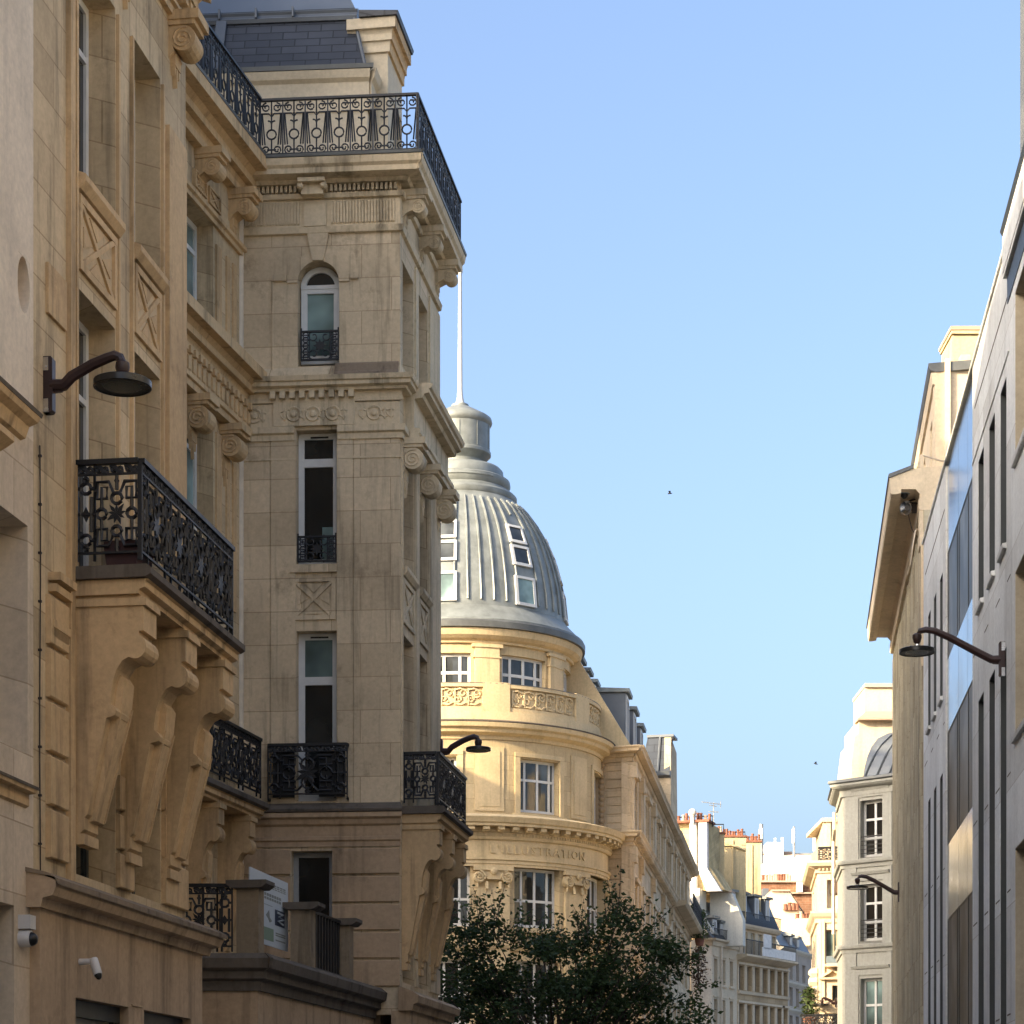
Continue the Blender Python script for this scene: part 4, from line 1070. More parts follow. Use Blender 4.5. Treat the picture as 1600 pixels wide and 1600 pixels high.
for k in range(52):
    t = k * 2 * math.pi / 52 - 1.6 * D2R
    dd = min(abs((t - w + math.pi) % (2 * math.pi) - math.pi) for w in wcols)
    zs_ = [z for z in [20.0 + i * 0.22 for i in range(20)] if z < 24.15]
    if dd < 3.4 * D2R: zs_ = [z for z in zs_ if z > 23.1]
    dm.tube([onD(t, z, 0.03) for z in zs_], 0.042, 5)
for z in (20.7, 21.9, 22.9):
    dm.tube([onD(i * 2 * math.pi / 72, z, -0.012) for i in range(72)], 0.02, 4, True)
for r, z in ((1.07, 26.55),): pass
for k in range(10):
    t = k * 2 * math.pi / 10
    dm.tube([Vector((DCX + 1.07 * math.sin(t), DCY - 1.07 * math.cos(t), z)) for z in (26.14, 27.0)], 0.015, 4)
dm.tube([Vector((DCX + 1.79 * math.sin(t), DCY - 1.79 * math.cos(t), 24.9)) for t in [-0.4 + i * 0.14 for i in range(9)]], 0.05, 6)
dome = dm.build('dome', 'zinc', dome_b, smooth=True)
rim = MB().lathe((DCX, DCY), [(4.30, 18.90), (4.46, 18.92), (4.47, 19.12), (4.40, 19.20), (4.3, 19.2)], 90); rim.build('roof_rim', 'zinc_dark', dome, smooth=True)
for w in wcols:
    for i, (za_, zb_) in enumerate(wins):
        hw_ = (6.6 - 0.5 * i) * D2R * (1 + 0.05 * i)
        o_, i_ = [], []
        fm = MB()
        def bar(t0, t1, z0, z1):
            a = [onD(t, z, 0.10) for t, z in ((t0, z0), (t1, z0), (t1, z1), (t0, z1))]; b = [onD(t, z, -0.05) for t, z in ((t0, z0), (t1, z0), (t1, z1), (t0, z1))]
            ia = [fm.pt(p) for p in a]; ib = [fm.pt(p) for p in b]
            fm.f.append(tuple(ia)); fm.f.append(tuple(ib[::-1]))
            for q in range(4): fm.f.append((ia[q], ib[q], ib[(q + 1) % 4], ia[(q + 1) % 4]))
        f = 0.085 / 3.5
        bar(w - hw_, w - hw_ + f * 1.1, za_, zb_); bar(w + hw_ - f * 1.1, w + hw_, za_, zb_); bar(w - hw_ + f * 1.1, w + hw_ - f * 1.1, za_, za_ + 0.10); bar(w - hw_ + f * 1.1, w + hw_ - f * 1.1, zb_ - 0.09, zb_)
        wo = fm.build('window', 'white_frame', dome)
        pm = MB(); pm.quad(onD(w - hw_ + f, za_ + .08, 0.06), onD(w + hw_ - f, za_ + .08, 0.06), onD(w + hw_ - f, zb_ - .07, 0.06), onD(w - hw_ + f, zb_ - .07, 0.06)); pm.build('window_pane', ('glass_teal', 'glass_grey', 'glass_grey')[i], dome)
fp = MB()
fp.disc_axis(Vector((DCX, DCY, 27.8)), Vector((DCX, DCY, 32.9)), [(0.2, 0), (0.16, 0.1), (0.11, 0.3), (0.10, 0.45), (0.09, 0.5), (0.075, 2.5), (0.06, 4.7), (0.09, 4.75), (0.09, 4.85), (0.02, 4.95)], 12)
fp.build('flagpole', 'white_frame', dome_b, smooth=True)

# upper drum
T = cyl(3.95)
wk = [(-7 + 43 * k) for k in range(-2, 4)]
hs = [((c - 13.6) * D2R * T.r, (c + 13.6) * D2R * T.r, 17.0, 18.12) for c in wk]
dr = MB().wall(T, A0 * T.r, 110 * D2R * T.r, 15.9, 18.6, hs, depth=0.25)
dr.build('drum_wall', 'dome_stone', dome_b)
for h in hs: window(dome_b, T, *h, -0.16, 0.10, (0.2, 0.5, 0.8), (0.42,), 'white_frame', 'glass_grey', mw=0.10)
dt = MB()
for c in wk:
    m_ = c + 21.5
    dt.box(T, (m_ - 6.0) * D2R * T.r, (m_ + 6.0) * D2R * T.r, 15.9, 18.30, -0.02, 0.13)
    dt.box(T, (m_ - 7.6) * D2R * T.r, (m_ + 7.6) * D2R * T.r, 18.30, 18.42, -0.02, 0.17)
    dt.box(T, (m_ - 7.0) * D2R * T.r, (m_ + 7.0) * D2R * T.r, 17.95, 18.0, -0.02, 0.155)
dt.prof(T, [(0, 18.44), (0.10, 18.45), (0.12, 18.52), (0.24, 18.58), (0.36, 18.68), (0.40, 18.80), (0.42, 18.90), (0, 18.92)], A0 * T.r, 112 * D2R * T.r)
dt.build('drum_cornice', 'dome_carved', dome_b)

# balustrade with carved panels
T = cyl(5.0)
bl = MB()
bl.box(T, A0 * T.r, 98 * D2R * T.r, 15.95, 16.10, -0.22, 0.02); bl.box(T, A0 * T.r, 98 * D2R * T.r, 16.10, 16.76, -0.20, -0.06)
bl.box(T, A0 * T.r, 98 * D2R * T.r, 16.76, 16.88, -0.24, 0.04)
peds = [15.4 + 43.4 * k for k in range(-3, 3)]
for p in peds: bl.box(T, (p - 5.3) * D2R * T.r, (p + 5.3) * D2R * T.r, 15.955, 16.93, -0.26, 0.05)
bl.build('balustrade', 'dome_carved', dome_b)
MB().prof(T, [(-0.25, 16.882), (0.05, 16.882), (0.05, 16.90), (-0.25, 16.91)], A0 * T.r, 98 * D2R * T.r).build('coping', 'zinc_dark', dome_b)
rnd = random.Random(5)
for a, b in zip(peds, peds[1:]):
    s0, s1 = (a + 6.2) * D2R * T.r, (b - 6.2) * D2R * T.r
    n = 6
    cv = MB()
    for k in range(n):
        c = s0 + (s1 - s0) * (k + .5) / n; w = (s1 - s0) / n
        for s in (-1, 1):
            cv.tube([T.W(u, z, -0.045) for u, z in spiral(c + s * w * .22, 16.44 + s * 0.1, 0.155, rnd.uniform(0, 6), 1.3, 12, .2, s)], 0.034, 5)
        cv.box(T, c - w * .46, c - w * .36, 16.14, 16.72, -0.07, -0.01)
        cv.tube([T.W(c - w * .4, 16.66, -0.03), T.W(c, 16.70, -0.01), T.W(c + w * .42, 16.62, -0.03)], 0.035, 4)
        cv.tube([T.W(c - w * .3, 16.18, -0.03), T.W(c + w * .1, 16.16, -0.01), T.W(c + w * .4, 16.24, -0.03)], 0.035, 4)
    cv.build('carved_panel', 'dome_carved', dome_b)

# storey below the balustrade
T = cyl(5.05)
wk2 = [-9 + 43 * k for k in range(-2, 3)]
hs = [((c - 8.9) * D2R * T.r, (c + 8.9) * D2R * T.r, 12.62, 14.42) for c in wk2]
MB().wall(T, A0 * T.r, 98 * D2R * T.r, 12.3, 15.4, hs, depth=0.34).build('wall', 'dome_stone', dome_b)
for h in hs: window(dome_b, T, *h, -0.22, 0.09, (0.16, 0.5, 0.84), (0.62,), 'white_frame', 'glass_grey', mw=0.085)
d2 = MB()
d2.prof(T, [(-0.3, 15.0), (0.05, 15.0), (0.08, 15.12), (0.30, 15.20), (0.34, 15.30), (0.46, 15.36), (0.50, 15.48), (0.46, 15.52), (0.05, 15.62), (0.02, 15.95), (-0.3, 15.95)], A0 * T.r, 99 * D2R * T.r)
for c in wk2:
    e = 8.9 * D2R * T.r; cc = c * D2R * T.r
    for a, b, z0, z1 in ((cc - e - 0.22, cc - e - 0.03, 12.5, 14.62), (cc + e + 0.03, cc + e + 0.22, 12.5, 14.62), (cc - e - 0.22, cc + e + 0.22, 14.47, 14.62)):
        d2.box(T, a, b, z0, z1 if z1 > 14.5 and a > cc - e - .3 and b - a > 1 else 14.465, -0.02, 0.05 if b - a < 1 else 0.06)
    d2.box(T, cc - e - 0.3, cc + e + 0.3, 12.42, 12.56, -0.02, 0.10)
    m_ = (c + 21.5) * D2R * T.r
    d2.box(T, m_ - 0.5, m_ + 0.5, 12.6, 14.75, -0.02, 0.035); d2.box(T, m_ - 0.36, m_ + 0.36, 12.75, 14.6, 0.03, 0.055)
d2.build('cornice', 'dome_carved', dome_b)
MB().prof(T, [(-0.1, 15.53), (0.50, 15.50), (0.515, 15.54), (0.06, 15.66), (-0.1, 15.66)], A0 * T.r, 99 * D2R * T.r).build('ledge', 'stone_dark', dome_b)

# main cornice with blocks, inscribed frieze
T = cyl(5.3)
d3 = MB()
d3.prof(T, [(-0.3, 10.72), (0.02, 10.72), (0.02, 10.80), (0.05, 10.81), (0.05, 10.92), (0.10, 10.94), (0.10, 11.0), (0.0, 11.01), (0.0, 11.60), (0.08, 11.62), (0.12, 11.70), (0.12, 11.84), (0.16, 11.86), (0.16, 12.0), (-0.3, 12.0)], A0 * T.r, 96 * D2R * T.r)
d3.prof(T, [(-0.3, 12.02), (0.52, 12.02), (0.52, 12.10), (0.58, 12.13), (0.62, 12.22), (0.66, 12.30), (0.5, 12.36), (0.1, 12.46), (-0.3, 12.46)], A0 * T.r, 97 * D2R * T.r)
for k in range(-60, 62):
    u = k * 0.47
    if A0 * T.r < u < 95 * D2R * T.r:
        d3.box(T, u - 0.10, u + 0.10, 11.90, 12.015, 0.13, 0.46); d3.box(T, u - 0.09, u + 0.09, 11.86, 11.90, 0.13, 0.36)
for k in range(-240, 245):
    u = k * 0.12
    if A0 * T.r < u < 95 * D2R * T.r: d3.box(T, u - 0.035, u + 0.035, 11.72, 11.81, 0.1, 0.15)
d3.build('main_cornice', 'dome_carved', dome_b)
tc = bpy.data.curves.new('inscription', 'FONT')
tc.body = "L'ILLUSTRATION"; tc.size = 0.40; tc.extrude = 0.035; tc.space_character = 1.28; tc.resolution_u = 2
to = bpy.data.objects.new('inscription_curve', tc); COL.objects.link(to)
dg = bpy.context.evaluated_depsgraph_get()
tm = bpy.data.meshes.new_from_object(to.evaluated_get(dg))
bpy.data.objects.remove(to)
xs = [v.co.x for v in tm.vertices]; w_ = max(xs) - min(xs)
tA, tB = 12.2 * D2R * T.r, 54.5 * D2R * T.r
for v in tm.vertices:
    u = tA + (v.co.x - min(xs)) / w_ * (tB - tA)
    p = T.W(u, 11.165 + v.co.y, 0.015 + v.co.z) - Vector((DCX, DCY, 0))
    v.co = p
tm.materials.clear(); tm.materials.append(M['dome_carved'])
ins = bpy.data.objects.new('inscription', tm); COL.objects.link(ins); ins.parent = dome_b

# lower storeys
T = cyl(5.2)
wk3 = [-5 + 36.8 * k for k in range(-3, 3)]
hs = []
for c in wk3:
    a, b = (c - 10) * D2R * T.r, (c + 10) * D2R * T.r
    hs += [(a, b, 8.72, 10.72), (a, b, 5.4, 7.6), (a, b, 1.0, 4.2)]
MB().wall(T, A0 * T.r, 96 * D2R * T.r, 0, 10.75, hs, depth=0.4).build('wall', 'dome_stone', dome_b)
for h in hs: window(dome_b, T, *h, -0.26, 0.09, (0.2, 0.5, 0.8), (0.46,), 'white_frame', 'glass', mw=0.085)
d4 = MB()
for c in wk3:
    m_ = (c + 18.4) * D2R * T.r
    d4.box(T, m_ - 0.56, m_ + 0.56, 5.0, 10.0, -0.02, 0.10)
    d4.box(T, m_ - 0.66, m_ + 0.66, 10.58, 10.715, -0.02, 0.20); d4.box(T, m_ - 0.50, m_ + 0.50, 10.35, 10.58, -0.02, 0.14)
    for s in (-1, 1):
        d4.tube([T.W(u, z, 0.17) for u, z in spiral(m_ + s * 0.46, 10.36, 0.20, math.pi / 2, 2.1, 26, 0.12, s)], 0.042, 5)
        d4.disc_axis(T.W(m_ + s * 0.46, 10.36, 0.0), T.W(m_ + s * 0.46, 10.36, 0.2), [(0.21, 0), (0.21, 0.13), (0.17, 0.16)], 18)
        d4.tube([T.W(m_ + s * 0.22, z, 0.14 + 0.02 * i) for i, z in enumerate((10.2, 10.05, 9.95))], 0.06, 5)
        d4.tube([T.W(m_ + s * 0.52, z, 0.12) for z in (10.16, 10.02)], 0.04, 5)
    d4.box(T, m_ - 0.22, m_ + 0.22, 10.28, 10.34, 0.1, 0.2); d4.disc_axis(T.W(m_, 10.56, 0.1), T.W(m_, 10.56, 0.3), [(0.13, 0), (0.12, 0.12), (0.05, 0.16)], 10)
    cc = c * D2R * T.r; e = 10 * D2R * T.r
    d4.box(T, cc - e - 0.1, cc + e + 0.1, 8.55, 8.70, -0.02, 0.12)
d4.prof(T, [(0, 7.9), (0.1, 7.92), (0.16, 8.0), (0.2, 8.1), (0, 8.14)], A0 * T.r, 96 * D2R * T.r)
d4.build('pilaster', 'dome_carved', dome_b)
core = MB()
core.lathe((DCX, DCY), [(4.65, 0), (4.65, 15.7), (3.6, 15.75), (3.6, 18.9), (0.2, 18.95)], 40)
core.build('core', 'dome_carved', dome_b)

# ---- street wing
FWf = fac_pts((925, 79.75), (986, 79.2), 1); uw = FWf.u(986)
pW = FWf.W(uw, 0, 0)
FW = Fac(pW.x, pW.y, 0.1343, 1.0, 1)
uW1 = 21.8
rw = MB()
rw.wall(FWf, 0, uw, 0, 15.4, [], depth=0.3)
hs = []
for k in range(7):
    c = 1.7 + k * 3.05
    for z0, z1 in ((12.8, 14.5), (8.75, 10.7), (5.4, 7.6), (1.0, 4.0)): hs.append((c - 0.55, c + 0.55, z0, z1))
rw.wall(FW, 0, uW1, 0, 15.4, hs, depth=0.34)
rw.build('wall', 'wing_stone', dome_b)
for h in hs: window(dome_b, FW, *h, -0.2, 0.08, (0.5,), (0.6,), 'white_frame', 'glass', mw=0.07)
wm = MB()
mass(wm, [(pW.x - 6, pW.y + 0.5), (pW.x - 0.35, pW.y + 0.36), (FW.W(uW1, 0, -0.36).x, FW.W(uW1, 0, 0).y - 0.02), (FW.W(uW1, 0, -10).x, FW.W(uW1, 0, 0).y - 0.02)], 0, 15.4)
mass(wm, [(-24, 72.5), (-5.5, 84), (2, 92), (-20, 92)], 0, 15.2)
wm.build('core', 'wing_stone', dome_b)
wt = MB()
for zt, o in ((15.45, 0.5), (12.46, 0.42)):
    pr = [(0, zt - 0.5), (0.06, zt - 0.48), (0.08, zt - 0.36), (0.16, zt - 0.32), (0.18, zt - 0.22), (o - 0.08, zt - 0.18), (o - 0.06, zt - 0.1), (o, zt - 0.04), (o, zt), (0, zt + 0.06)]
    wt.prof(FWf, pr, 0, uw, 0, 1.0); wt.prof(FW, pr, 0, uW1, 1.0, 0)
wt.prof(FW, [(0, 8.0), (0.1, 8.02), (0.2, 8.1), (0.22, 8.2), (0, 8.24)], 0, uW1)
rust(wt, FWf, 0.55, uw - 0.03, 12.5, 14.95, 0.31, 0.0, 0.03); rust(wt, FWf, 0.55, uw - 0.03, 4.6, 11.9, 0.36, 0.0, 0.03)
for e in (0.05, 3.6, 9.8, 15.9, 21.2):
    wt.box(FW, e, e + 0.45, 0, 14.95, -0.01, 0.10); wt.box(FW, e - 0.04, e + 0.49, 11.4, 11.95, 0, 0.2)
    wt.box(FW, e - 0.04, e + 0.49, 14.4, 14.95, 0, 0.2)
for h in hs:
    if h[2] > 5:
        wt.box(FW, h[0] - 0.16, h[0] - 0.03, h[2], h[3] + 0.1, -0.01, 0.05); wt.box(FW, h[1] + 0.03, h[1] + 0.16, h[2], h[3] + 0.1, -0.01, 0.05)
        wt.box(FW, h[0] - 0.25, h[1] + 0.25, h[3] + 0.12, h[3] + 0.26, -0.01, 0.16); wt.box(FW, h[0] - 0.2, h[1] + 0.2, h[2] - 0.14, h[2] - 0.02, -0.01, 0.14)
for k in range(45): wt.box(FW, 0.2 + k * .48, 0.38 + k * .48, 12.14, 12.26, 0.1, 0.34)
# carved drop beside the joint of drum and wing
for k in range(12): wt.disc_axis(FWf.W(0.36, 12.7 + k * 0.2, 0.0), FWf.W(0.36, 12.7 + k * 0.2, 0.2), [(0.10 + 0.04 * (k % 2), 0), (0.10, 0.07), (0.04, 0.12)], 8)
wt.build('cornice', 'wing_stone', dome_b)
# party gable of the mansard, slates behind it
GF = fac_pts((860, 79.9), (990, 79.3), 1)
gp = lambda px, py: (GF.u(px), GF.z(py, GF.u(px)))
MB().poly(GF, [gp(870, 1176), gp(984, 1176), gp(984, 1163), gp(900, 1024), gp(893, 1004), gp(870, 1004)], -0.35, 0).build('party_wall', 'dome_carved', dome_b)
GL = GF.u(984)
sl = MB()
sheet_roof(sl, [FW.W(0.75, 15.5, -0.25), FW.W(uW1, 15.5, -0.25), FW.W(uW1, 19.2, -2.6), FW.W(0.75, 19.2, -2.6)])
sheet_roof(sl, [FW.W(0.75, 19.2, -2.6), FW.W(uW1, 19.2, -2.6), FW.W(uW1, 20.0, -7), FW.W(0.75, 20.0, -7)])
sl.build('mansard_roof', 'slate_far', dome_b)
dorm_src = {}
def dormer(parent, T, u0, u1, z0, z1, d_in, d_out, body='zinc_blue', front='white_frame', pane='glass', cap='zinc'):
    o = MB().box(T, u0, u1, z0, z1, d_in, d_out).build('dormer', body, parent)
    MB().prof(T, [(d_in, z1), (d_out + 0.14, z1 - 0.02), (d_out + 0.16, z1 + 0.10), (d_in, z1 + 0.20)], u0 - 0.12, u1 + 0.12).build('dormer_roof', cap, o)
    w = u1 - u0
    fr = MB()
    fr.box(T, u0 + 0.08, u0 + 0.22, z0 + 0.12, z1 - 0.08, d_out, d_out + 0.04); fr.box(T, u1 - 0.22, u1 - 0.08, z0 + 0.12, z1 - 0.08, d_out, d_out + 0.04)
    fr.box(T, u0 + 0.22, u1 - 0.22, z1 - 0.2, z1 - 0.08, d_out, d_out + 0.04); fr.box(T, u0 + w / 2 - 0.03, u0 + w / 2 + 0.03, z0 + 0.12, z1 - 0.2, d_out, d_out + 0.035)
    fr.build('window_frame', front, o)
    MB().box(T, u0 + 0.2, u1 - 0.2, z0 + 0.14, z1 - 0.18, d_out - 0.01, d_out + 0.018).build('pane', pane, o)
    return o
for u0 in (1.6, 5.0, 8.4): dormer(dome_b, FW, u0, u0 + 1.3, 15.3, 17.75, -2.0, -0.33)
for u0 in (0.5, 2.5, 4.5, 6.6): dormer(dome_b, FW, u0, u0 + 1.0, 18.0, 19.15, -3.6, -2.15 + 0.1 * u0 * 0.3, body='zinc_dark')
# ------------------------------------------------------------------ far left row
def pt_(px, Y): return ((px - HX) / F * Y, Y)
def zq(py, Y): return EYE + (HY - py) / F * Y
def chimney_pots(parent, T, u0, u1, z, d, n, h=0.45, r=0.12, seed=1, lie=0.25):
    rn = random.Random(seed)
    for i in range(n):
        u = u0 + (u1 - u0) * (i + .5) / n + rn.uniform(-.05, .05)
        hh = h * rn.uniform(0.75, 1.25); b = T.W(u, z, d)
        m = MB().disc_axis(b, b + Vector((rn.uniform(-.03, .03), 0, 1)), [(r * 1.1, 0), (r * 1.1, .06), (r, .08), (r * .82, hh - .08), (r * 1.0, hh - .05), (r * 1.0, hh), (r * .6, hh + .01)], 9)
        m.build('chimney_pot', 'pot' if rn.random() > lie else 'tan_tile', parent)

# ---- tall neighbour beyond the wing: slate-clad gable over a stone front
Yn = 100.9
nb = thing('slate_gable_building', (*pt_(1048, Yn), 0), 'stone building with a blue slate gable rising beyond the domed building', 'building')
NF = fac_pts((1003, 101.2), (1048, Yn), 1); un = NF.u(1048)
pn = NF.W(un, 0, 0); NS = Fac(pn.x, pn.y, 0.1343, 1.0, 1)
uN1 = NS.u(1078)
zt = zq(1147, Yn); zc = 15.5
m_ = MB()
m_.wall(NF, -3, un, 0, zc + 2.6, [], depth=0.3)
hs = [(2.0 + 3.1 * k, 3.1 + 3.1 * k, z0, z1) for k in range(4) for z0, z1 in ((12.9, 14.6), (9.2, 11.3), (5.4, 7.6), (1.0, 4.0))]
m_.wall(NS, 0, uN1, 0, zc, hs, depth=0.34)
m_.poly(NS, [(0, zc), (5.2, zc), (4.4, zt - 0.1), (0.25, zt - 0.1), (0, zc + 2.4)], -0.3, 0.0)
m_.build('wall', 'wing_stone', nb)
for h in hs: window(nb, NS, *h, -0.2, 0.08, (0.5,), (0.6,), 'white_frame', 'glass_blind' if h[2] > 9 and h[0] > 6 else 'glass', mw=0.07)
m_ = MB()
mass(m_, [(pn.x - 9, pn.y + 0.4), (pn.x - 0.35, pn.y + 0.36), (NS.W(uN1, 0, -0.36).x, NS.W(uN1, 0, 0).y - .02), (NS.W(uN1, 0, -9).x, NS.W(uN1, 0, 0).y - .02)], 0, zc)
m_.build('core', 'wing_stone', nb)
m_ = MB()
for z_, o_ in ((zc, 0.5), (12.35, 0.75)):
    m_.prof(NS, [(0, z_ - 0.5), (0.08, z_ - 0.46), (0.1, z_ - 0.3), (o_ - 0.1, z_ - 0.2), (o_, z_ - 0.08), (o_, z_), (0, z_ + 0.05)], 0.0, uN1)
for h in hs: m_.box(NS, h[0] - 0.22, h[1] + 0.22, h[3] + 0.1, h[3] + 0.24, -.01, 0.14); m_.box(NS, h[0] - .18, h[0] - .04, h[2], h[3] + .09, -.01, .05); m_.box(NS, h[1] + .04, h[1] + .18, h[2], h[3] + .09, -.01, .05)
m_.build('cornice', 'wing_stone', nb)
sl = MB()
e = lambda px, py, d: NF.W(NF.u(px), zq(py, Yn), d)
sheet_roof(sl, [e(1000, 1207, 0.03), e(1046, 1207, 0.03), e(1049, 1148, -0.5), e(1009, 1148, -0.5)])
sl.build('gable_slates', 'slate_far', nb)
m_ = MB(); m_.box(NF, NF.u(1008), NF.u(1050), zt - 0.03, zt + 0.08, -1.6, -0.44)
m_.tube([e(1028, 1206, 0.06), e(1029, 1148, -0.46)], 0.05, 5)
m_.prof(NF, [(0.0, zq(1215, Yn)), (0.25, zq(1212, Yn)), (0.3, zq(1206, Yn)), (0, zq(1204, Yn))], -1.4, un)
m_.build('roof_ridge', 'zinc_blue', nb)
rl = MB(); rail_key(rl, NS, 6.0, uN1, 12.42, 13.3, 0.7, panel=0.6); rl.build('railing', 'iron', nb)

# ---- white building with tall chimney flues on its gable
Yw = 118.0
wb = thing('chimney_gable_building', (*pt_(1100, Yw), 0), 'pale building whose rubble gable carries two tall white chimney flues', 'building')
WG = fac_pts((1040, Yw + .8), (1112, Yw), 1); wg = lambda px, py: (WG.u(px), zq(py, Yw + .4))
WS = fac_pts((1112, Yw), (1152, 121.2), 1); uWS = WS.u(1152)
ztop = zq(1467, Yw)
m_ = MB()
m_.poly(WG, [wg(1040, 1284.5), wg(1104, 1284.5), wg(1104, 1352), wg(1128, 1390), wg(1040, 1390)], -3.0, -0.6)
m_.build('gable_wall', 'rubble', wb)
m_ = MB()
m_.poly(WG, [wg(1076, 1284.5), wg(1086, 1284.5), wg(1086, 1392), wg(1076, 1392)], -0.62, -0.2)
m_.poly(WG, [wg(1090, 1284.5), wg(1103, 1284.5), wg(1103, 1357), wg(1125, 1393), wg(1103, 1393), wg(1090, 1362)], -0.62, -0.2)
m_.build('chimney_flue', 'bright_white', wb)
ch = MB(); ch.poly(WG, [wg(1038, 1281), wg(1107, 1281), wg(1107, 1284.5), wg(1038, 1284.5)], -1.6, -0.1)
cho = ch.build('chimney_cap', 'pot', wb)
chimney_pots(cho, WG, WG.u(1042), WG.u(1106), zq(1281, Yw + .4), -0.6, 11, 0.36, 0.085, 3, 0.3)
m_ = MB()
m_.poly(WG, [wg(1068, 1388), wg(1093, 1388), wg(1093, 1420), wg(1116, 1460), wg(1068, 1460)], -1.5, -0.05)
m_.poly(WG, [wg(1097, 1390), wg(1131, 1390), wg(1133, 1395), wg(1149, 1434), wg(1149, 1475), wg(1097, 1475)], -2.4, -1.75)
m_.build('gable_wall', 'white_render', wb)
m_ = MB(); m_.poly(WG, [wg(1096, 1388), wg(1132, 1388), wg(1132, 1391), wg(1096, 1391)], -2.5, -1.65); m_.build('coping', 'tan_tile', wb)
m_ = MB()
m_.wall(WG, WG.u(1080), WG.u(1112), 0, ztop, [], depth=.3); m_.build('wall', 'white_render', wb)
hs = [(WS.u(px) - .24, WS.u(px) + .24, zq(y1, Yw + 1), zq(y0, Yw + 1)) for px in (1118.5, 1131, 1143) for y0, y1 in ((1499, 1538), (1562, 1604), (1625, 1668), (1690, 1732))]
m_ = MB(); m_.wall(WS, 0, uWS, 0, ztop, hs, depth=.3); m_.build('wall', 'cream', wb)
for h in hs: window(wb, WS, *h, -0.2, 0.05, (), (0.3,), 'shutter', 'glass')
m_ = MB(); mass(m_, [(WG.W(WG.u(1080), 0, -.35).x, Yw + .8), (WS.W(0, 0, -.35).x - .1, Yw + .36), (WS.W(uWS, 0, -.35).x, WS.W(uWS, 0, -.35).y), (WS.W(uWS, 0, -8).x, WS.W(uWS, 0, -8).y)], 0, ztop - .05); m_.build('core', 'cream', wb)
m_ = MB()
pr = [(0, ztop - .35), (.08, ztop - .33), (.12, ztop - .12), (.28, ztop - .06), (.3, ztop + .03), (0, ztop + .06)]
m_.prof(WG, pr, WG.u(1090), WG.u(1112), 0, .5); m_.prof(WS, pr, 0, uWS, .5, 0)
for h in hs: m_.box(WS, h[0] - .1, h[1] + .1, h[2] - .14, h[2] - .05, 0, .1); m_.box(WS, h[0] - .12, h[1] + .12, h[3] + .1, h[3] + .18, 0, .06)
m_.build('cornice', 'cream', wb)
m_ = MB(); m_.tube([WS.W(WS.u(1125), z, .1) for z in (0, ztop - .3)], .05, 6); m_.build('downpipe', 'pipe', wb)
sl = MB(); sheet_roof(sl, [WS.W(-.2, ztop + .06, .1), WS.W(uWS, ztop + .06, .1), WS.W(uWS, ztop + 2.2, -1.2), WS.W(-.2, ztop + 2.2, -1.2)]); sl.build('mansard_roof', 'zinc_blue', wb)
dormer(wb, WS, .25, .95, ztop + .1, ztop + 1.15, -1.2, -.1); dormer(wb, WS, 1.3, 1.85, ztop + .1, ztop + 1.0, -1.2, -.1)
rl = MB()
for k in range(18): rl.box(WS, k * .13, k * .13 + .02, ztop + .05, ztop + .55, .15, .17)
rl.box(WS, 0, uWS, ztop + .55, ztop + .58, .14, .18); rl.build('railing', 'iron', wb)
# pipe frames over the chimney stacks
def pipe_frame(parent, T, pts, d, r=0.035):
    m = MB(); m.tube([T.W(u, z, d) for u, z in pts], r, 5); return m.build('pipe_frame', 'iron', parent)
pipe_frame(wb, WG, [wg(1052, 1285), wg(1056, 1273), wg(1108, 1273), wg(1108, 1290)], -.8)

# ---- brown building with mansard and party chimneys
Yb = 121.2
bb = thing('ochre_mansard_building', (*pt_(1190, 123), 0), 'ochre building with grey mansard, long balcony and yellow party chimneys', 'building')
BS = fac_pts((1152, Yb), (1231, 127.0), 1); uB = BS.u(1231)
bz = lambda py: zq(py, Yb)
cols = [1158, 1170.5, 1182.5, 1194.5, 1206, 1217.5, 1226]
hs = [(BS.u(px) - .32, BS.u(px) + .32, bz(y1), bz(y0)) for px in cols for y0, y1 in ((1508, 1546), (1568, 1612), (1634, 1678), (1700, 1742))]
m_ = MB(); m_.wall(BS, 0, uB, 0, bz(1490), hs, depth=.3); m_.build('wall', 'ochre', bb)
for i, h in enumerate(hs): window(bb, BS, *h, -.2, .05, (.5,), (), 'shutter', 'glass_blind' if i % 3 else 'glass')
ah = [(BS.u(px) - .3, BS.u(px) + .3, bz(1484), bz(1449)) for px in cols]
m_ = MB(); m_.wall(BS, 0, uB, bz(1490), bz(1440), ah, d=-.7, depth=.3); m_.build('wall', 'cream', bb)
for h in ah: window(bb, BS, *h, -.85, .05, (.5,), (), 'white_frame', 'glass_blind')
m_ = MB(); a = back_of(BS, 0, uB, 8, -1.02); mass(m_, a, 0, bz(1441)); m_.build('core', 'ochre', bb)
m_ = MB()
zs_ = bz(1492)
m_.prof(BS, [(0, zs_ - .3), (.1, zs_ - .26), (.55, zs_ - .1), (.62, zs_ - .06), (.62, zs_ + .04), (-.8, zs_ + .06), (-.8, zs_ - .1), (0, zs_ - .1)], -.05, uB + .05)
m_.prof(BS, [(-.7, bz(1446)), (-.5, bz(1445)), (-.4, bz(1441)), (-.38, bz(1438)), (-.7, bz(1437))], -.05, uB + .05)
m_.prof(BS, [(0, bz(1553)), (.12, bz(1552)), (.16, bz(1548)), (0, bz(1547))], 0, uB)
for h in hs:
    m_.box(BS, h[0] - .16, h[0] - .05, h[2], h[3] + .06, -.01, .05); m_.box(BS, h[1] + .05, h[1] + .16, h[2], h[3] + .06, -.01, .05); m_.box(BS, h[0] - .2, h[1] + .2, h[3] + .07, h[3] + .18, 0, .12)
m_.build('cornice', 'cream', bb)
rl = MB(); rl.box(BS, 0, uB, zs_ + .8, zs_ + .85, .52, .57)
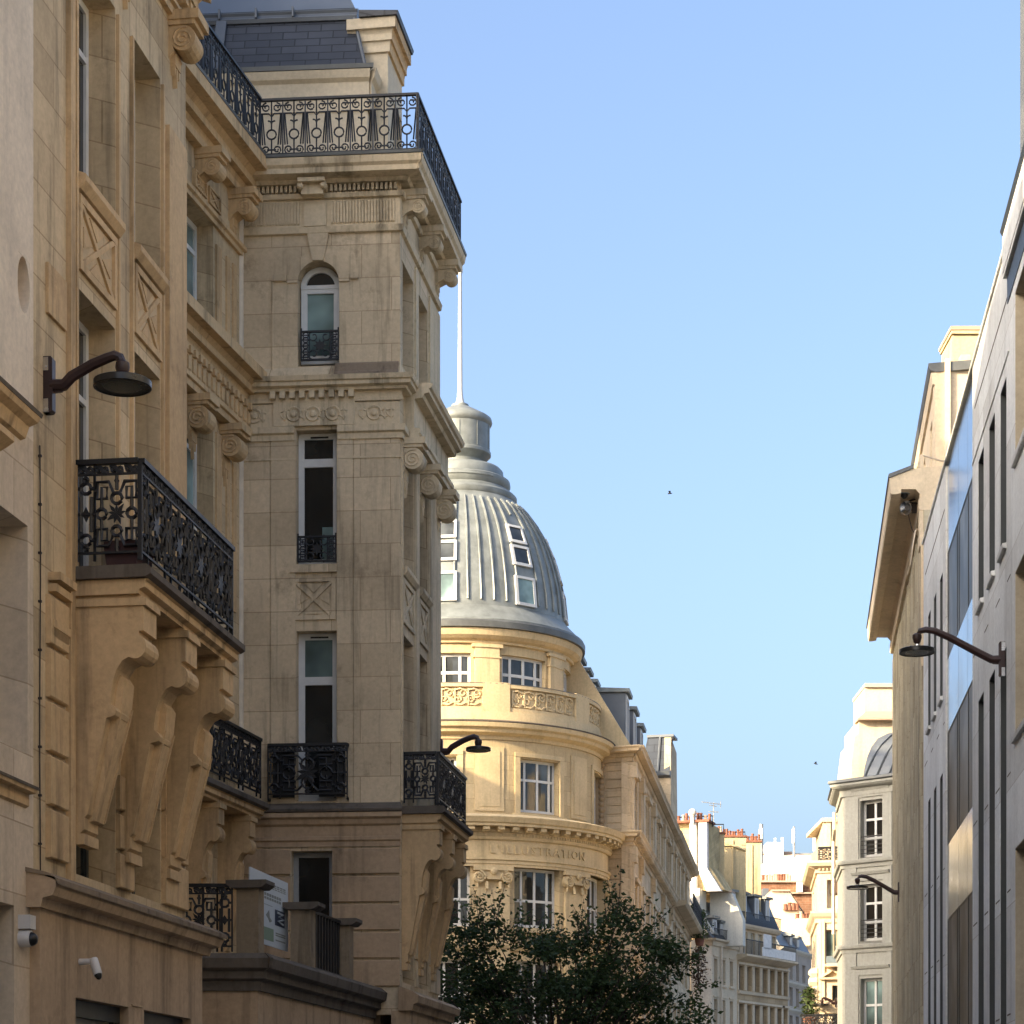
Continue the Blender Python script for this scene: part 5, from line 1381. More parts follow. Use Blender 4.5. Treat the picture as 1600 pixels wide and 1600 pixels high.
for k in range(60): rl.box(BS, uB * k / 60, uB * k / 60 + .02, zs_ + .05, zs_ + .8, .53, .55)
rl.build('railing', 'iron', bb)
aw = MB(); aw.prof(BS, [(.55, bz(1455)), (.6, bz(1455)), (.6, bz(1478)), (.55, bz(1478))], BS.u(1178), BS.u(1190)); aw.prof(BS, [(.55, bz(1476)), (.6, bz(1476)), (.6, bz(1490)), (.55, bz(1490))], BS.u(1176), BS.u(1228)); aw.build('awning', 'awning', bb)
zm = bz(1438); zr = bz(1352)
sl = MB(); sheet_roof(sl, [BS.W(0, zm, -.5), BS.W(uB, zm, -.5), BS.W(uB, zm + 2.0, -1.4), BS.W(0, zm + 2.0, -1.4)]); sheet_roof(sl, [BS.W(0, zm + 2.0, -1.4), BS.W(uB, zm + 2.0, -1.4), BS.W(uB, zr, -5.2), BS.W(0, zr, -5.2)])
sl.build('mansard_roof', 'zinc_blue', bb)
for px in (1165, 1182, 1201, 1218): dormer(bb, BS, BS.u(px) - .33, BS.u(px) + .33, zm + .15, zm + 1.7, -1.9, -.75, body='zinc_blue', pane='glass_blind')
for px, py in ((1140, 1368), (1152, 1378), (1195, 1376), (1176, 1395)): dormer(bb, BS, BS.u(px) - .3, BS.u(px) + .3, bz(py + 12), bz(py - 8), -3.4, -2.2 if py < 1385 else -1.7, body='zinc', pane='glass_blind')
rl = MB(); rl.box(BS, 0, uB, zm + .62, zm + .66, -.42, -.39)
for k in range(60): rl.box(BS, uB * k / 60, uB * k / 60 + .02, zm + .02, zm + .62, -.415, -.395)
rl.build('railing', 'iron', bb)
# party-wall chimneys stand across the roof, one behind another
for i, (p0, p1, y0, y1, Y, npot) in enumerate(((1101, 1132, 1303, 1440, 121.0, 7), (1129, 1165.5, 1308, 1440, 123.0, 8), (1164, 1189, 1316, 1425, 126.0, 7))):
    CT = fac_pts((p0, Y), (p1, Y), 1); w = CT.u(p1)
    c = MB(); c.box(CT, 0, w, zq(y1, Y), zq(y0, Y), -1.0, 0); c.box(CT, w * .44, w * .46, zq(y1, Y), zq(y0 + 4, Y), 0, .06)
    if i == 1: c.prof(CT, [(0, zq(1318, Y)), (.12, zq(1318, Y)), (.12, zq(1322, Y)), (0, zq(1322, Y))], 0, w * .3); c.poly(CT, [(w * .05, zq(1314, Y)), (w, zq(1328, Y)), (w, zq(1330, Y)), (w * .05, zq(1318, Y))], 0, .15)
    co = c.build('chimney', 'yellow_render', bb)
    c = MB(); c.box(CT, -.06, w + .06, zq(y0, Y), zq(y0 - 2.5, Y), -1.06, .08); c.build('chimney_cap', 'pot', co)
    chimney_pots(co, CT, .08, w - .06, zq(y0 - 2.5, Y), -.4, npot, .36, .078, 20 + i, .12)
    pipe_frame(bb, CT, [(w * .0, zq(y0 - 10, Y)), (w, zq(y0 - 10 if i else y0 - 17, Y)), (w, zq(y0, Y))] if i else [(.1, zq(1286, Y)), (w, zq(1286, Y)), (w, zq(1303, Y))], -.5)

# ---- grey building further down the street
gb2 = thing('grey_rendered_building', (*pt_(1248, 135), 0), 'grey rendered building with a dark mansard at the end of the left row', 'building')
GS = fac_pts((1226, 133.0), (1268, 139.0), 1); uG = GS.u(1268); gz = lambda py: zq(py, 134)
hs = [(GS.u(px) - .4, GS.u(px) + .4, gz(y1), gz(y0)) for px in (1236, 1246, 1256) for y0, y1 in ((1502, 1530), (1542, 1571), (1586, 1618), (1640, 1672))]
m_ = MB(); m_.wall(GS, -1, uG, 0, gz(1482), hs, depth=.3); m_.build('wall', 'grey_render', gb2)
for h in hs: window(gb2, GS, *h, -.2, .07, (.5,), (), 'white_frame', 'glass_grey')
m_ = MB(); mass(m_, back_of(GS, -1, uG, 9, -.35), 0, gz(1483)); m_.build('core', 'grey_render', gb2)
m_ = MB()
for y in (1482, 1534, 1576): m_.prof(GS, [(0, gz(y) - .25), (.2, gz(y) - .1), (.24, gz(y)), (0, gz(y) + .04)], -1, uG)
m_.build('cornice', 'white_render', gb2)
sl = MB(); sheet_roof(sl, [GS.W(-1, gz(1480), -.05), GS.W(uG - .2, gz(1480), -.05), GS.W(uG - .2, gz(1453), -.6), GS.W(-1, gz(1453), -.6)]); sheet_roof(sl, [GS.W(-1, gz(1453), -.6), GS.W(uG - .2, gz(1453), -.6), GS.W(uG - .4, gz(1436), -4), GS.W(-1, gz(1436), -4)]); sl.build('mansard_roof', 'zinc_blue', gb2)
for px in (1238, 1249): dormer(gb2, GS, GS.u(px) - .3, GS.u(px) + .3, gz(1478), gz(1461), -.9, -.1, pane='glass_blind')

# ---- lit cream gable with a slate slope
cg = thing('cream_gable_house', (*pt_(1235, 160), 0), 'sunlit cream gable with a slate slope and small pots down the street', 'building')
CG = fac_pts((1196, 160), (1275, 160), 1); cz = lambda px, py: (CG.u(px), zq(py, 160))
m_ = MB(); m_.poly(CG, [cz(1196, 1700), cz(1275, 1700), cz(1275, 1452), cz(1262, 1440), cz(1233, 1392), cz(1206, 1392), cz(1196, 1420)], -6, 0); m_.build('gable_wall', 'cream', cg)
m_ = MB(); m_.poly(CG, [cz(1205, 1390.5), cz(1234, 1390.5), cz(1234, 1393), cz(1205, 1393)], -6, .2); m_.build('coping', 'tan_tile', cg)
sl = MB(); A_, B_ = cz(1233, 1391), cz(1280, 1462)
sheet_roof(sl, [CG.W(B_[0], B_[1], .1), CG.W(B_[0], B_[1], -7), CG.W(A_[0], A_[1], -7), CG.W(A_[0], A_[1], .1)]); sl.build('slate_slope', 'slate_far', cg)
lo = MB()
for px0, px1, y0, dd in ((1222, 1246, 1424, .02), (1241, 1262, 1438, .9), (1213, 1226, 1412, -.3)): lo.poly(CG, [cz(px0, 1480), cz(px1, 1480), cz(px1, y0), cz(px0, y0)], -.5, .55 + dd)
lc = lo.build('chimney', 'cream', cg)
for px0, px1, y0, sd in ((1223, 1246, 1424, 41), (1241, 1262, 1438, 42)): chimney_pots(lc, CG, CG.u(px0), CG.u(px1), zq(y0, 160), .7, 4, .5, .15, sd, .1)

# ---- brick chimney wall and white tower block closing the view
bw = thing('brick_chimney_house', (*pt_(1230, 190), 0), 'house with orange brick chimney walls lined with pots, below the white block', 'building')
BW = fac_pts((1180, 190), (1290, 190), 1); cz = lambda px, py: (BW.u(px), zq(py, 190))
m_ = MB(); m_.poly(BW, [cz(1180, 1720), cz(1290, 1720), cz(1290, 1379), cz(1180, 1379)], -8, 0); m_.build('brick_wall', 'brick', bw)
m_ = MB(); m_.poly(BW, [cz(1180, 1379), cz(1290, 1379), cz(1290, 1376.5), cz(1180, 1376.5)], -8.2, .3); m_.poly(BW, [cz(1233, 1397), cz(1290, 1397), cz(1290, 1395), cz(1233, 1395)], 0, .4); m_.build('coping', 'tan_tile', bw)
chimney_pots(bw, BW, BW.u(1192), BW.u(1236), zq(1376.5, 190), -.5, 11, .55, .17, 51, .75); chimney_pots(bw, BW, BW.u(1254), BW.u(1268), zq(1376.5, 190), -.5, 3, .55, .17, 52, .75)
m_ = MB(); m_.poly(BW, [cz(1244, 1395), cz(1253, 1395), cz(1253, 1379), cz(1244, 1379)], 0, .5); m_.build('white_flue', 'white_render', bw)
m_ = MB(); m_.poly(BW, [cz(1189, 1405), cz(1198, 1405), cz(1198, 1391), cz(1189, 1391)], 0.2, 1.4); m_.build('dormer', 'zinc_blue', bw)
Yt = 240.0
tb = thing('white_tower_block', (*pt_(1230, Yt), 0), 'bright white blank-walled block at the end of the street with phone antennas', 'building')
TB = fac_pts((1160, Yt), (1300, Yt), 1); cz = lambda px, py: (TB.u(px), zq(py, Yt))
m_ = MB(); m_.poly(TB, [cz(1160, 1740), cz(1300, 1740), cz(1300, 1337), cz(1160, 1337)], -14, 0); m_.poly(TB, [cz(1198, 1337.5), cz(1224, 1337.5), cz(1224, 1316), cz(1198, 1316)], -4, .02); m_.build('wall', 'bright_white', tb)
m_ = MB(); m_.poly(TB, [cz(1160, 1337), cz(1198, 1337), cz(1198, 1335.4), cz(1160, 1335.4)], -10, -.4); m_.poly(TB, [cz(1224, 1337), cz(1300, 1337), cz(1300, 1334), cz(1224, 1334)], -10, -.6); m_.poly(TB, [cz(1182, 1331), cz(1198, 1331), cz(1198, 1327), cz(1182, 1327)], -6, -2)
m_.poly(TB, [cz(1224, 1336), cz(1245, 1336), cz(1243, 1325), cz(1224, 1325)], -6, -3); m_.build('parapet', 'tan_tile', tb)
rl = MB(); rl.tube([TB.W(*cz(1246, 1330), -2), TB.W(*cz(1275, 1330), -2)], .06, 4)
for px in range(1246, 1276, 4): rl.tube([TB.W(*cz(px, 1335), -2), TB.W(*cz(px, 1330), -2)], .05, 4)
rl.build('railing', 'grey_frame', tb)
for px0, px1, y0, y1 in ((1212, 1214.5, 1316, 1307), (1223, 1226, 1320, 1306)):
    m_ = MB(); m_.poly(TB, [cz(px0, y0), cz(px1, y0), cz(px1, y1), cz(px0, y1)], -1.5, -1.2); m_.build('vent_pipe', 'bright_white', tb)
def antenna_panel(px, y0, y1, w, label, dark=True, Y=Yt, zbase=None):
    b = P(px, y1, Y)
    t = thing('antenna_panel', b, label, 'antenna', 'phone antennas on the far roofs')
    T = Fac(b.x, b.y - .3, 1, 0, 1); z0, z1 = zq(y1, Y), zq(y0, Y); ww = w * Y / F
    MB().prof(T, [(0, z0 + .15 * (z1 - z0)), (.35, z0 + .15 * (z1 - z0)), (.42, z0 + .2 * (z1 - z0)), (.42, z1 - .1), (.35, z1), (0, z1)], -ww / 2, ww / 2).build('panel', 'bright_white', t)
    m = MB(); m.tube([T.W(ww * .6, z0 - 1.2, -.3), T.W(ww * .6, z1 + .3, -.3)], .12, 6); m.tube([T.W(ww * .6, z0 + .5, -.3), T.W(0, z0 + .5, 0)], .06, 4); m.tube([T.W(ww * .6, z1 - .5, -.3), T.W(0, z1 - .5, 0)], .06, 4)
    m.build('mast', 'grey_frame', t)
    return t
antenna_panel(1238.5, 1296, 1322, 3.6, 'slim white antenna panel on a dark mast above the white block')
antenna_panel(1187, 1296, 1317, 4.2, 'white antenna panel standing beside the rightmost yellow chimney', Y=129)
antenna_panel(1271, 1301, 1336, 3.2, 'white antenna panel at the right end of the white block')

# ------------------------------------------------------------------ right side
# ---- grey stone and glass building
FM = Fac(6.886, 31.3, 0.11, 1.0, -1)
gm = thing('grey_office_building', (7.5, 30, 0), 'grey stone office building with slot windows and a tall glass strip', 'building')
uM0, uM1 = FM.u(1600) - 9.0, FM.u(1443)
zM = 14.0
m = lambda px: FM.u(px)
ug0, ug1 = m(1519.5), m(1477.5)
slots = []
for a, b in ((1572.5, 1563), (1554.5, 1545.5), (1537, 1528.5), (1473, 1468.5), (1463, 1459), (1454, 1450)):
    for z0, z1 in ((9.9, 12.2), (0.4, 8.45)): slots.append((m(a), m(b), z0, z1))
wide = [(m(1600) - 1.6, m(1586), z0, z1) for z0, z1 in ((10.7, 12.95), (7.0, 9.2), (3.0, 5.5))]
nears = [(m(1600) - 1.6 - 2.6 * k - 1.6, m(1600) - 1.6 - 2.6 * k - 0.6, z0, z1) for k in range(2) for z0, z1 in ((10.7, 12.95), (7.0, 9.2), (3.0, 5.5))]
curtain = (ug0, ug1, 0.3, zM - 0.02)
mw_ = MB().wall(FM, uM0, uM1, 0, zM, slots + wide + nears + [(ug0, ug1, 0.3, zM)], depth=0.30)
mw_.build('wall', 'modern', gm)
c_ = MB(); mass(c_, back_of(FM, uM0, uM1, 9, -0.42), 0, zM - .3); mass(c_, back_of(FM, uM0 - 26, uM0 - .01, 9, 0.0), 0, zM); c_.build('core', 'modern', gm)  # second mass is an unseen sunlit stretch added for warm bounce
for s in slots: window(gm, FM, *s, -0.16, 0.05, (), (0.9,) if s[2] > 5 else (0.42, 0.9), 'dark_frame', 'glass_smoke', th=.06)
for s in wide + nears: window(gm, FM, *s, -0.2, 0.07, (0.5,), (), 'modern_jamb', 'glass_grey', th=.06)
for s, mt_ in [(q_, 'dark_lining') for q_ in slots] + [(q_, 'modern_jamb') for q_ in wide + nears]:
    l_ = MB(); l_.box(FM, s[1] - .012, s[1] - .002, s[2] + .01, s[3] - .012, -.298, -.004); l_.box(FM, s[0] + .01, s[1] - .013, s[3] - .012, s[3] - .003, -.298, -.004); l_.build('jamb_lining', mt_, gm)
for s in slots + wide + nears:
    if s[2] > 2: MB().prof(FM, [(0.0, s[2] - .10), (.05, s[2] - .09), (.06, s[2] - .03), (-.1, s[2] + .0), (-.1, s[2] - .1)], s[0] - .02, s[1] + .02).build('window_sill', 'modern', gm)
t_ = MB()
t_.prof(FM, [(0, 12.42), (.015, 12.42), (.015, 12.44), (0, 12.44)], m(1577), ug0 - .02)
t_.build('string_course', 'modern', gm)
g_ = MB()
for z in (13.22,): g_.box(FM, m(1580), m(1523), z, z + .035, -.01, .004); g_.box(FM, m(1476), m(1446), z, z + .035, -.01, .004)
for z in (9.3, 6.6, 5.0, 3.3, 2.0):
    for a, b in ((1579, 1574), (1562, 1556), (1544, 1538.5), (1527, 1521), (1476, 1474), (1467.5, 1464), (1458, 1455), (1449, 1445)): g_.box(FM, m(a), m(b), z, z + .022, -.01, .003)
g_.build('panel_joint', 'stone_dark', gm)
# glass strip: mirrored spandrels between smoked storeys
bands = [(0.3, 5.62, 'glass_smoke'), (5.62, 7.0, 'glass_mirror'), (7.0, 9.05, 'glass_smoke'), (9.05, 10.4, 'glass_mirror'), (10.4, 12.35, 'glass_smoke'), (12.35, zM - .03, 'glass_mirror')]
cw_ = MB()
for u in (ug0 + .02, ug0 + (ug1 - ug0) * .22, ug0 + (ug1 - ug0) * .55, ug0 + (ug1 - ug0) * .62, ug1 - .02): cw_.box(FM, u - .015, u + .015, .3, zM - .02, -.15, -.034)
for z0, z1, mt in bands: cw_.box(FM, ug0, ug1, z1 - .012, z1 + .012, -.15, -.038)
cwo = cw_.build('glass_strip_frame', 'dark_frame', gm)
edges = [ug0 + .02, ug0 + (ug1 - ug0) * .22, ug0 + (ug1 - ug0) * .55, ug1 - .02]
for z0, z1, mt in bands:
    mm = MB()
    for a, b in zip(edges, edges[1:]): mm.box(FM, a + .015, b - .015, z0 + .01, z1 - .01, -.16, -.03 if mt == 'glass_mirror' else -.045)
    mm.build('pane', mt, cwo)
MB().box(FM, ug0, ug1, .3, zM - .04, -.30, -.2).build('blind', 'black', cwo)
p_ = MB()
p_.prof(FM, [(-.6, zM), (.03, zM), (.04, zM + .03), (.03, zM + .06), (-.6, zM + .06)], m(1571), uM1 + .02)
p_.prof(FM, [(0, 13.50), (.06, 13.50), (.06, 13.56), (.07, 13.56), (.07, 14.04), (.06, 14.10), (-.6, 14.12), (-.6, 13.56), (0, 13.56)], uM0, m(1574))
p_.build('parapet', 'modern', gm)
MB().prof(FM, [(0.02, 14.11), (.07, 14.10), (.10, 14.16), (-.3, 14.3), (-.3, 14.12)], uM0, m(1574) + .03).build('coping', 'dark_frame', gm)
MB().box(FM, uM0, m(1575), 13.12, 13.495, -.01, .012).build('louvre_band', 'dark_lining', gm)  # dark strip painting the shade of a recess under the parapet
st = MB(); sx = P(1594, 300, 34.7); ST = Fac(sx.x, 33.5, 1, 0, 1); st.box(ST, 0, 1.4, 13.8, 21, -1.2, 0); st.build('chimney', 'zinc_dark', gm)

# ---- board-marked concrete building with a deep cove eave
FC = Fac((1443 - HX) / F * 46.8, 46.8, 0.125, 1.0, -1)
cbld = thing('concrete_building', (9.2, 50, 0), 'board-marked concrete building with a deep overhanging eave and lit chimney', 'building')
uC1 = FC.u(1396)
zS = 15.2
w_ = MB(); w_.wall(FC, 0, uC1, 0, 14.75, [], depth=.3)
rn = random.Random(11)
u = .05
while u < uC1 - .12:
    w = rn.uniform(.09, .22); w_.box(FC, u, min(u + w, uC1 - .01), 0, 14.55 + rn.uniform(-.03, .03), -.01, rn.uniform(.02, .06)); u += w + rn.uniform(.04, .12)
w_.build('wall', 'concrete', cbld)
w_ = MB(); a_ = FC.W(0, 0, 0); w_.quad(Vector((a_.x, a_.y, 0)), Vector((a_.x + 9, a_.y, 0)), Vector((a_.x + 9, a_.y, 15.4)), Vector((a_.x, a_.y, 15.4)))
e_ = FC.W(uC1, 0, 0); w_.quad(Vector((e_.x, e_.y, 0)), Vector((e_.x + 9, e_.y, 0)), Vector((e_.x + 9, e_.y, 15.4)), Vector((e_.x, e_.y, 15.4)))
mass(w_, [(a_.x + .4, a_.y + .02), (a_.x + 9, a_.y + .02), (e_.x + 9, e_.y - .02), (e_.x + .4, e_.y - .02)], 0, 15.35)
w_.build('core', 'cream', cbld)
ev = MB()
ev.prof(FC, [(-.5, 14.75), (.08, 14.75), (.10, 14.80), (.10, 14.98), (.05, 15.0), (.05, 15.06), (.16, 15.19), (.46, 15.20), (.46, 15.12), (.56, 15.10), (.66, 15.10), (.68, 15.14), (.70, 15.44), (.2, 15.62), (-.5, 15.66)], 0, uC1)
ev.build('eave', 'cream', cbld)
MB().prof(FC, [(.2, 15.625), (.70, 15.445), (.73, 15.47), (.72, 15.52), (.2, 15.70)], -.03, uC1 + .03).build('gutter', 'zinc_dark', cbld)
pl_ = MB(); pl_.box(FC, .02, .55, 14.0, 15.9, 0, .08); pl_.box(FC, .02, .5, 11.5, 14.0, 0, .05); pl_.build('corner_pier', 'cream', cbld)
AT = fac_pts((1461, 47.6), (1545, 47.6), 1); at_ = AT.W(0, 0, 0)
ATs = Fac(at_.x, at_.y, 0.125, 1.0, -1); uAT = ATs.u(1431)
az1 = zq(570, 47.6)
w_ = MB(); w_.wall(AT, 0, AT.u(1545), 15.4, az1, [(.12, .24, 15.9, 17.0)], depth=.25); w_.wall(ATs, 0, uAT, 15.4, az1, [(1.0, 1.7, 15.7, 17.2), (3.5, 4.2, 15.7, 17.2), (5.6, 6.3, 15.7, 17.2)], depth=.25)
mass(w_, [(at_.x + .28, at_.y + .28), (at_.x + 5, at_.y + .28), (ATs.W(uAT, 0, 0).x + 5, ATs.W(uAT, 0, 0).y - .02), (ATs.W(uAT, 0, 0).x + .28, ATs.W(uAT, 0, 0).y - .02)], 15.4, az1 - .05)
w_.box(AT, .55, .75, az1, az1 + .22, -1, 0)
w_.build('attic_wall', 'cream', cbld)
for h in ((1.0, 1.7, 15.7, 17.2), (3.5, 4.2, 15.7, 17.2), (5.6, 6.3, 15.7, 17.2)): window(cbld, ATs, *h, -.15, .06, (.5,), (), 'white_frame', 'glass_grey')
MB().box(AT, .13, .23, 15.9, 17.0, -.2, -.15).build('window', 'black', cbld)
w_ = MB(); w_.prof(ATs, [(-.02, az1 - .16), (.10, az1 - .12), (.14, az1 - .02), (.14, az1 + .03), (-3, az1 + .15), (-3, az1 - .02)], -.03, uAT); w_.build('roof_edge', 'zinc_dark', cbld)
w_ = MB(); w_.prof(ATs, [(0, az1 - .42), (.05, az1 - .4), (.09, az1 - .17), (0, az1 - .16)], 0, uAT); w_.build('cornice', 'cream', cbld)
w_ = MB(); pA = AT.u(1479); w_.box(AT, pA - .05, pA + .06, 15.5, az1 + .1, 0, .12); w_.tube([AT.W(pA + .4, z, .05) for z in (15.4, 16.6)], .05, 6); w_.build('downpipe', 'pipe', cbld)
CH = fac_pts((1488, 50), (1560, 50), 1); w = CH.u(1560)
c_ = MB(); c_.box(CH, .06, w, 15.4, zq(602, 50), -1.2, -.05); c_.box(CH, 0, w, zq(602, 50), zq(524, 50), -1.25, 0); c_.box(CH, -.03, w, zq(522.5, 50), zq(517, 50), -1.3, .06)
co = c_.build('chimney', 'yellow_render', cbld)
MB().box(CH, -.05, w, zq(517, 50), zq(511, 50), -1.35, .08).build('chimney_cap', 'tan_tile', co)
br_ = MB()
for i, (dz, l) in enumerate(((.0, .35), (.12, .25), (-.1, .2))): br_.tube([CH.W(.05, 18.1 + dz, .02), CH.W(-.25 - .05 * i, 18.15 + dz * 1.2, .1)], .03, 4)
br_.build('bracket', 'cable', co)
cbm = MB()
cbm.tube([FC.W(.12, 15.75, .1), FC.W(.02, 15.9, .05), AT.W(.3, 15.9, .2), AT.W(.5, 16.05, .2)], .02, 5)
cbm.build('cable', 'pipe', cbld); cbm = MB()
cbm.tube([FC.W(.55, 14.35, .08), FC.W(.25, 14.42, .12), FC.W(.12, 14.35, .16), FC.W(.15, 14.0, .22), FC.W(.3, 13.7, .25), FC.W(.6, 13.55, .3)], .016, 5)
cbm.build('cable', 'pipe', cbld)

# ---- cream corner building with two casements in view
Yc = 66.0
cc = thing('cream_corner_building', (*pt_(1316, Yc), 0), 'cream rendered corner building with white casements and a zinc roof', 'building')
KF = fac_pts((1316, Yc), (1425, 64.4), 1); uK = KF.u(1425)
pk_ = KF.W(0, 0, 0); KS = Fac(pk_.x, pk_.y, 0.10, 1.0, -1); uKS = KS.u(1308.5)
kz = lambda py: zq(py, 65.5)
zk = kz(1226)
hs = [(KF.u(1344), KF.u(1378.5), kz(y1), kz(y0)) for y0, y1 in ((1251, 1340), (1382, 1471), (1529, 1612))]
m_ = MB(); m_.wall(KF, 0, uK, 0, zk, hs, depth=.32); m_.wall(KS, 0, uKS, 0, zk, [], depth=.32)
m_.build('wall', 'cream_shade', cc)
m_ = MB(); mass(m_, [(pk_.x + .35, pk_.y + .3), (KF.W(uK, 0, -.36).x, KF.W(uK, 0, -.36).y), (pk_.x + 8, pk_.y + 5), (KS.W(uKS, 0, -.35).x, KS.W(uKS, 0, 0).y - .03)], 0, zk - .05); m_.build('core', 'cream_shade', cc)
for i, h in enumerate(hs):
    w = window(cc, KF, *h, -.2, .075, (.54,), (.34, .67) if i < 2 else (.5,), 'white_frame', 'glass' if i < 2 else 'glass_teal', mw=.07)
    MB().box(KF, h[0], h[1], h[2] - .12, h[2] - .0, -.3, .0).build('window_sill', 'cream_shade', w)
    if i < 2:
        r_ = MB()
        for k in range(5): r_.box(KF, h[0], h[1], h[2] + .12 + k * .12, h[2] + .135 + k * .12 + (.02 if k == 4 else 0), -.07, -.05)
        r_.build('railing', 'iron', w)
m_ = MB()
for h in hs:
    a, b = h[0] - .22, h[1] + .22
    for x0, x1 in ((a, a + .18), (b - .18, b)): m_.box(KF, x0, x1, h[2] - .1, h[3] + .1, -.01, .035)
    m_.box(KF, a, b, h[3] + .1, h[3] + .26, -.01, .035); m_.prof(KF, [(0, h[3] + .27), (.06, h[3] + .28), (.1, h[3] + .36), (0, h[3] + .38)], a - .05, b + .05)
m_.box(KF, .12, .5, 0, zk - .3, -.01, .03); m_.box(KF, KF.u(1386), KF.u(1394), 0, zk - .3, -.01, .03)
for y in (1350, 1483):
    z = kz(y); pr = [(0, z - .10), (.04, z - .1), (.05, z), (.12, z + .03), (.14, z + .10), (.14, z + .14), (0, z + .16)]
    m_.prof(KF, pr, 0, uK, 1, 0); m_.prof(KS, pr, 0, uKS, 0, 0)
z = zk; pr = [(0, z - .3), (.05, z - .3), (.06, z - .12), (.2, z - .06), (.26, z), (.26, z + .06), (0, z + .08)]
m_.prof(KF, pr, 0, uK, 1, 0); m_.prof(KS, pr, 0, uKS, 0, 0)
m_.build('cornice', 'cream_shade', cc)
m_ = MB(); pr = [(0, zk + .082), (.27, zk + .065), (.31, zk + .1), (.30, zk + .17), (0, zk + .24)]
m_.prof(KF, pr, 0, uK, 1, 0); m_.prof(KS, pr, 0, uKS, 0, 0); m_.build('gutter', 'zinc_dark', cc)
rf = MB()
r0 = KF.u(1344)
cur = [(-.15, zk + .2), (-.22, zk + .5), (-.36, zk + .85), (-.6, zk + 1.2), (-.95, zk + 1.5), (-1.5, zk + 1.72)]
rf.prof(KF, cur + [(-3, zk + 1.75), (-3, zk + .2)], r0, uK)
for k in range(6):
    u = r0 + .05 + k * .42
    rf.tube([KF.W(u + .10 * i, z + .02, d + .02) for i, (d, z) in enumerate(cur)], .03, 4)
rf.build('zinc_roof', 'zinc_blue', cc)
Yk = 69.0
KB = fac_pts((1331, Yk), (1430, Yk), 1); q = lambda px, py: (KB.u(px), zq(py, Yk))
m_ = MB(); m_.poly(KB, [q(1331, 1235), q(1430, 1235), q(1430, 1124), q(1342, 1124), q(1342, 1146), q(1336, 1150), q(1331, 1190)], -3, 0)
m_.poly(KB, [q(1361, 1124), q(1430, 1124), q(1430, 1062), q(1361, 1062)], -3.5, -1.2); m_.build('rear_stack', 'cream', cc)
m_ = MB(); m_.poly(KB, [q(1360, 1062), q(1430, 1062), q(1430, 1056), q(1360, 1056)], -3.6, -1.1); m_.build('chimney_cap', 'cream_shade', cc)
m_ = MB(); a, b = KB.u(1339), KB.u(1430)
sheet_roof(m_, [KB.W(a, zq(1125, Yk), .25), KB.W(b, zq(1125, Yk), .25), KB.W(b, zq(1101, Yk), -1.1), KB.W(KB.u(1362), zq(1101, Yk), -1.1)])
m_.box(KB, a, b, zq(1127, Yk), zq(1124.6, Yk), -.5, .28); m_.build('hip_cap', 'tan_tile', cc)
m_ = MB(); KB2 = fac_pts((1321, 72), (1345, 72), 1); q2 = lambda px, py: (KB2.u(px), zq(py, 72))
m_.poly(KB2, [q2(1321, 1260), q2(1345, 1260), q2(1345, 1130), q2(1336, 1150), q2(1330, 1160), q2(1329, 1185), q2(1324, 1190)], -2, 0); m_.build('rear_wall', 'yellow_render', cc)
m_ = MB(); m_.tube([KS.W(uKS - .1, zk - .3, .1), KS.W(uKS - .1, zk - .8, .1), KS.W(uKS + .5, zk - 1.1, .1), KS.W(uKS + .5, zk - 4, .1)], .06, 6); m_.build('downpipe', 'pipe', cc)

# ---- sunlit stone building further right
Yl = 76.0
lb_ = thing('sunlit_balcony_building', (*pt_(1277, Yl), 0), 'sunlit pale stone building with stepped cornices and a pediment door bay', 'building')
LF = fac_pts((1277, Yl), (1345, 75.7), 1); uL = LF.u(1345); pl0 = LF.W(0, 0, 0); LS = Fac(pl0.x, pl0.y, 0.10, 1.0, -1); uLS = LS.u(1268.5)
lz = lambda py: zq(py, Yl)
dh = (LF.u(1300), LF.u(1311), 0.2, lz(1540)); wh = (LF.u(1286), LF.u(1309), lz(1497), lz(1453)); w3 = (LF.u(1292), LF.u(1309), lz(1420), lz(1375))
sw = [(1.2 + 2.4 * k, 2.0 + 2.4 * k, z0, z1) for k in range(max(1, int(uLS / 2.4))) for z0, z1 in ((lz(1500), lz(1455)), (lz(1420), lz(1375)), (lz(1590), lz(1540)))]
m_ = MB(); m_.wall(LF, 0, uL, 0, lz(1347), [dh, wh, w3], depth=.3); m_.wall(LS, 0, uLS, 0, lz(1347), sw, depth=.3)
m_.build('wall', 'cream', lb_)
window(lb_, LF, *dh, -.2, .07, (.5,), (.8,), 'dark_frame', 'glass'); window(lb_, LF, *wh, -.12, .06, (.7,), (), 'shutter', 'glass_teal'); window(lb_, LF, *w3, -.2, .07, (.5,), (), 'white_frame', 'glass_blind')
for h in sw: window(lb_, LS, *h, -.15, .07, (.5,), (), 'white_frame', 'glass_teal')
m_ = MB(); mass(m_, [(pl0.x + .35, pl0.y + .35), (pl0.x + 6, pl0.y + .35), (LS.W(uLS, 0, 0).x + 6, LS.W(uLS, 0, 0).y - .02), (LS.W(uLS, 0, 0).x + .35, LS.W(uLS, 0, 0).y - .02)], 0, lz(1348))
mass(m_, [(pt_(1286, 77)[0], 77), (pt_(1330, 77)[0], 77), (pt_(1330, 77)[0] + 1, 82), (pt_(1286, 77)[0] + .4, 82)], lz(1350), lz(1275)); m_.build('upper_storey', 'cream', lb_)
m_ = MB(); U_ = fac_pts((1286, 77), (1330, 77), 1); m_.box(U_, -.05, 1.1, lz(1278), lz(1272), -4, .1); m_.box(U_, .1, .25, lz(1345), lz(1280), 0, .1); m_.build('cornice', 'cream', lb_)
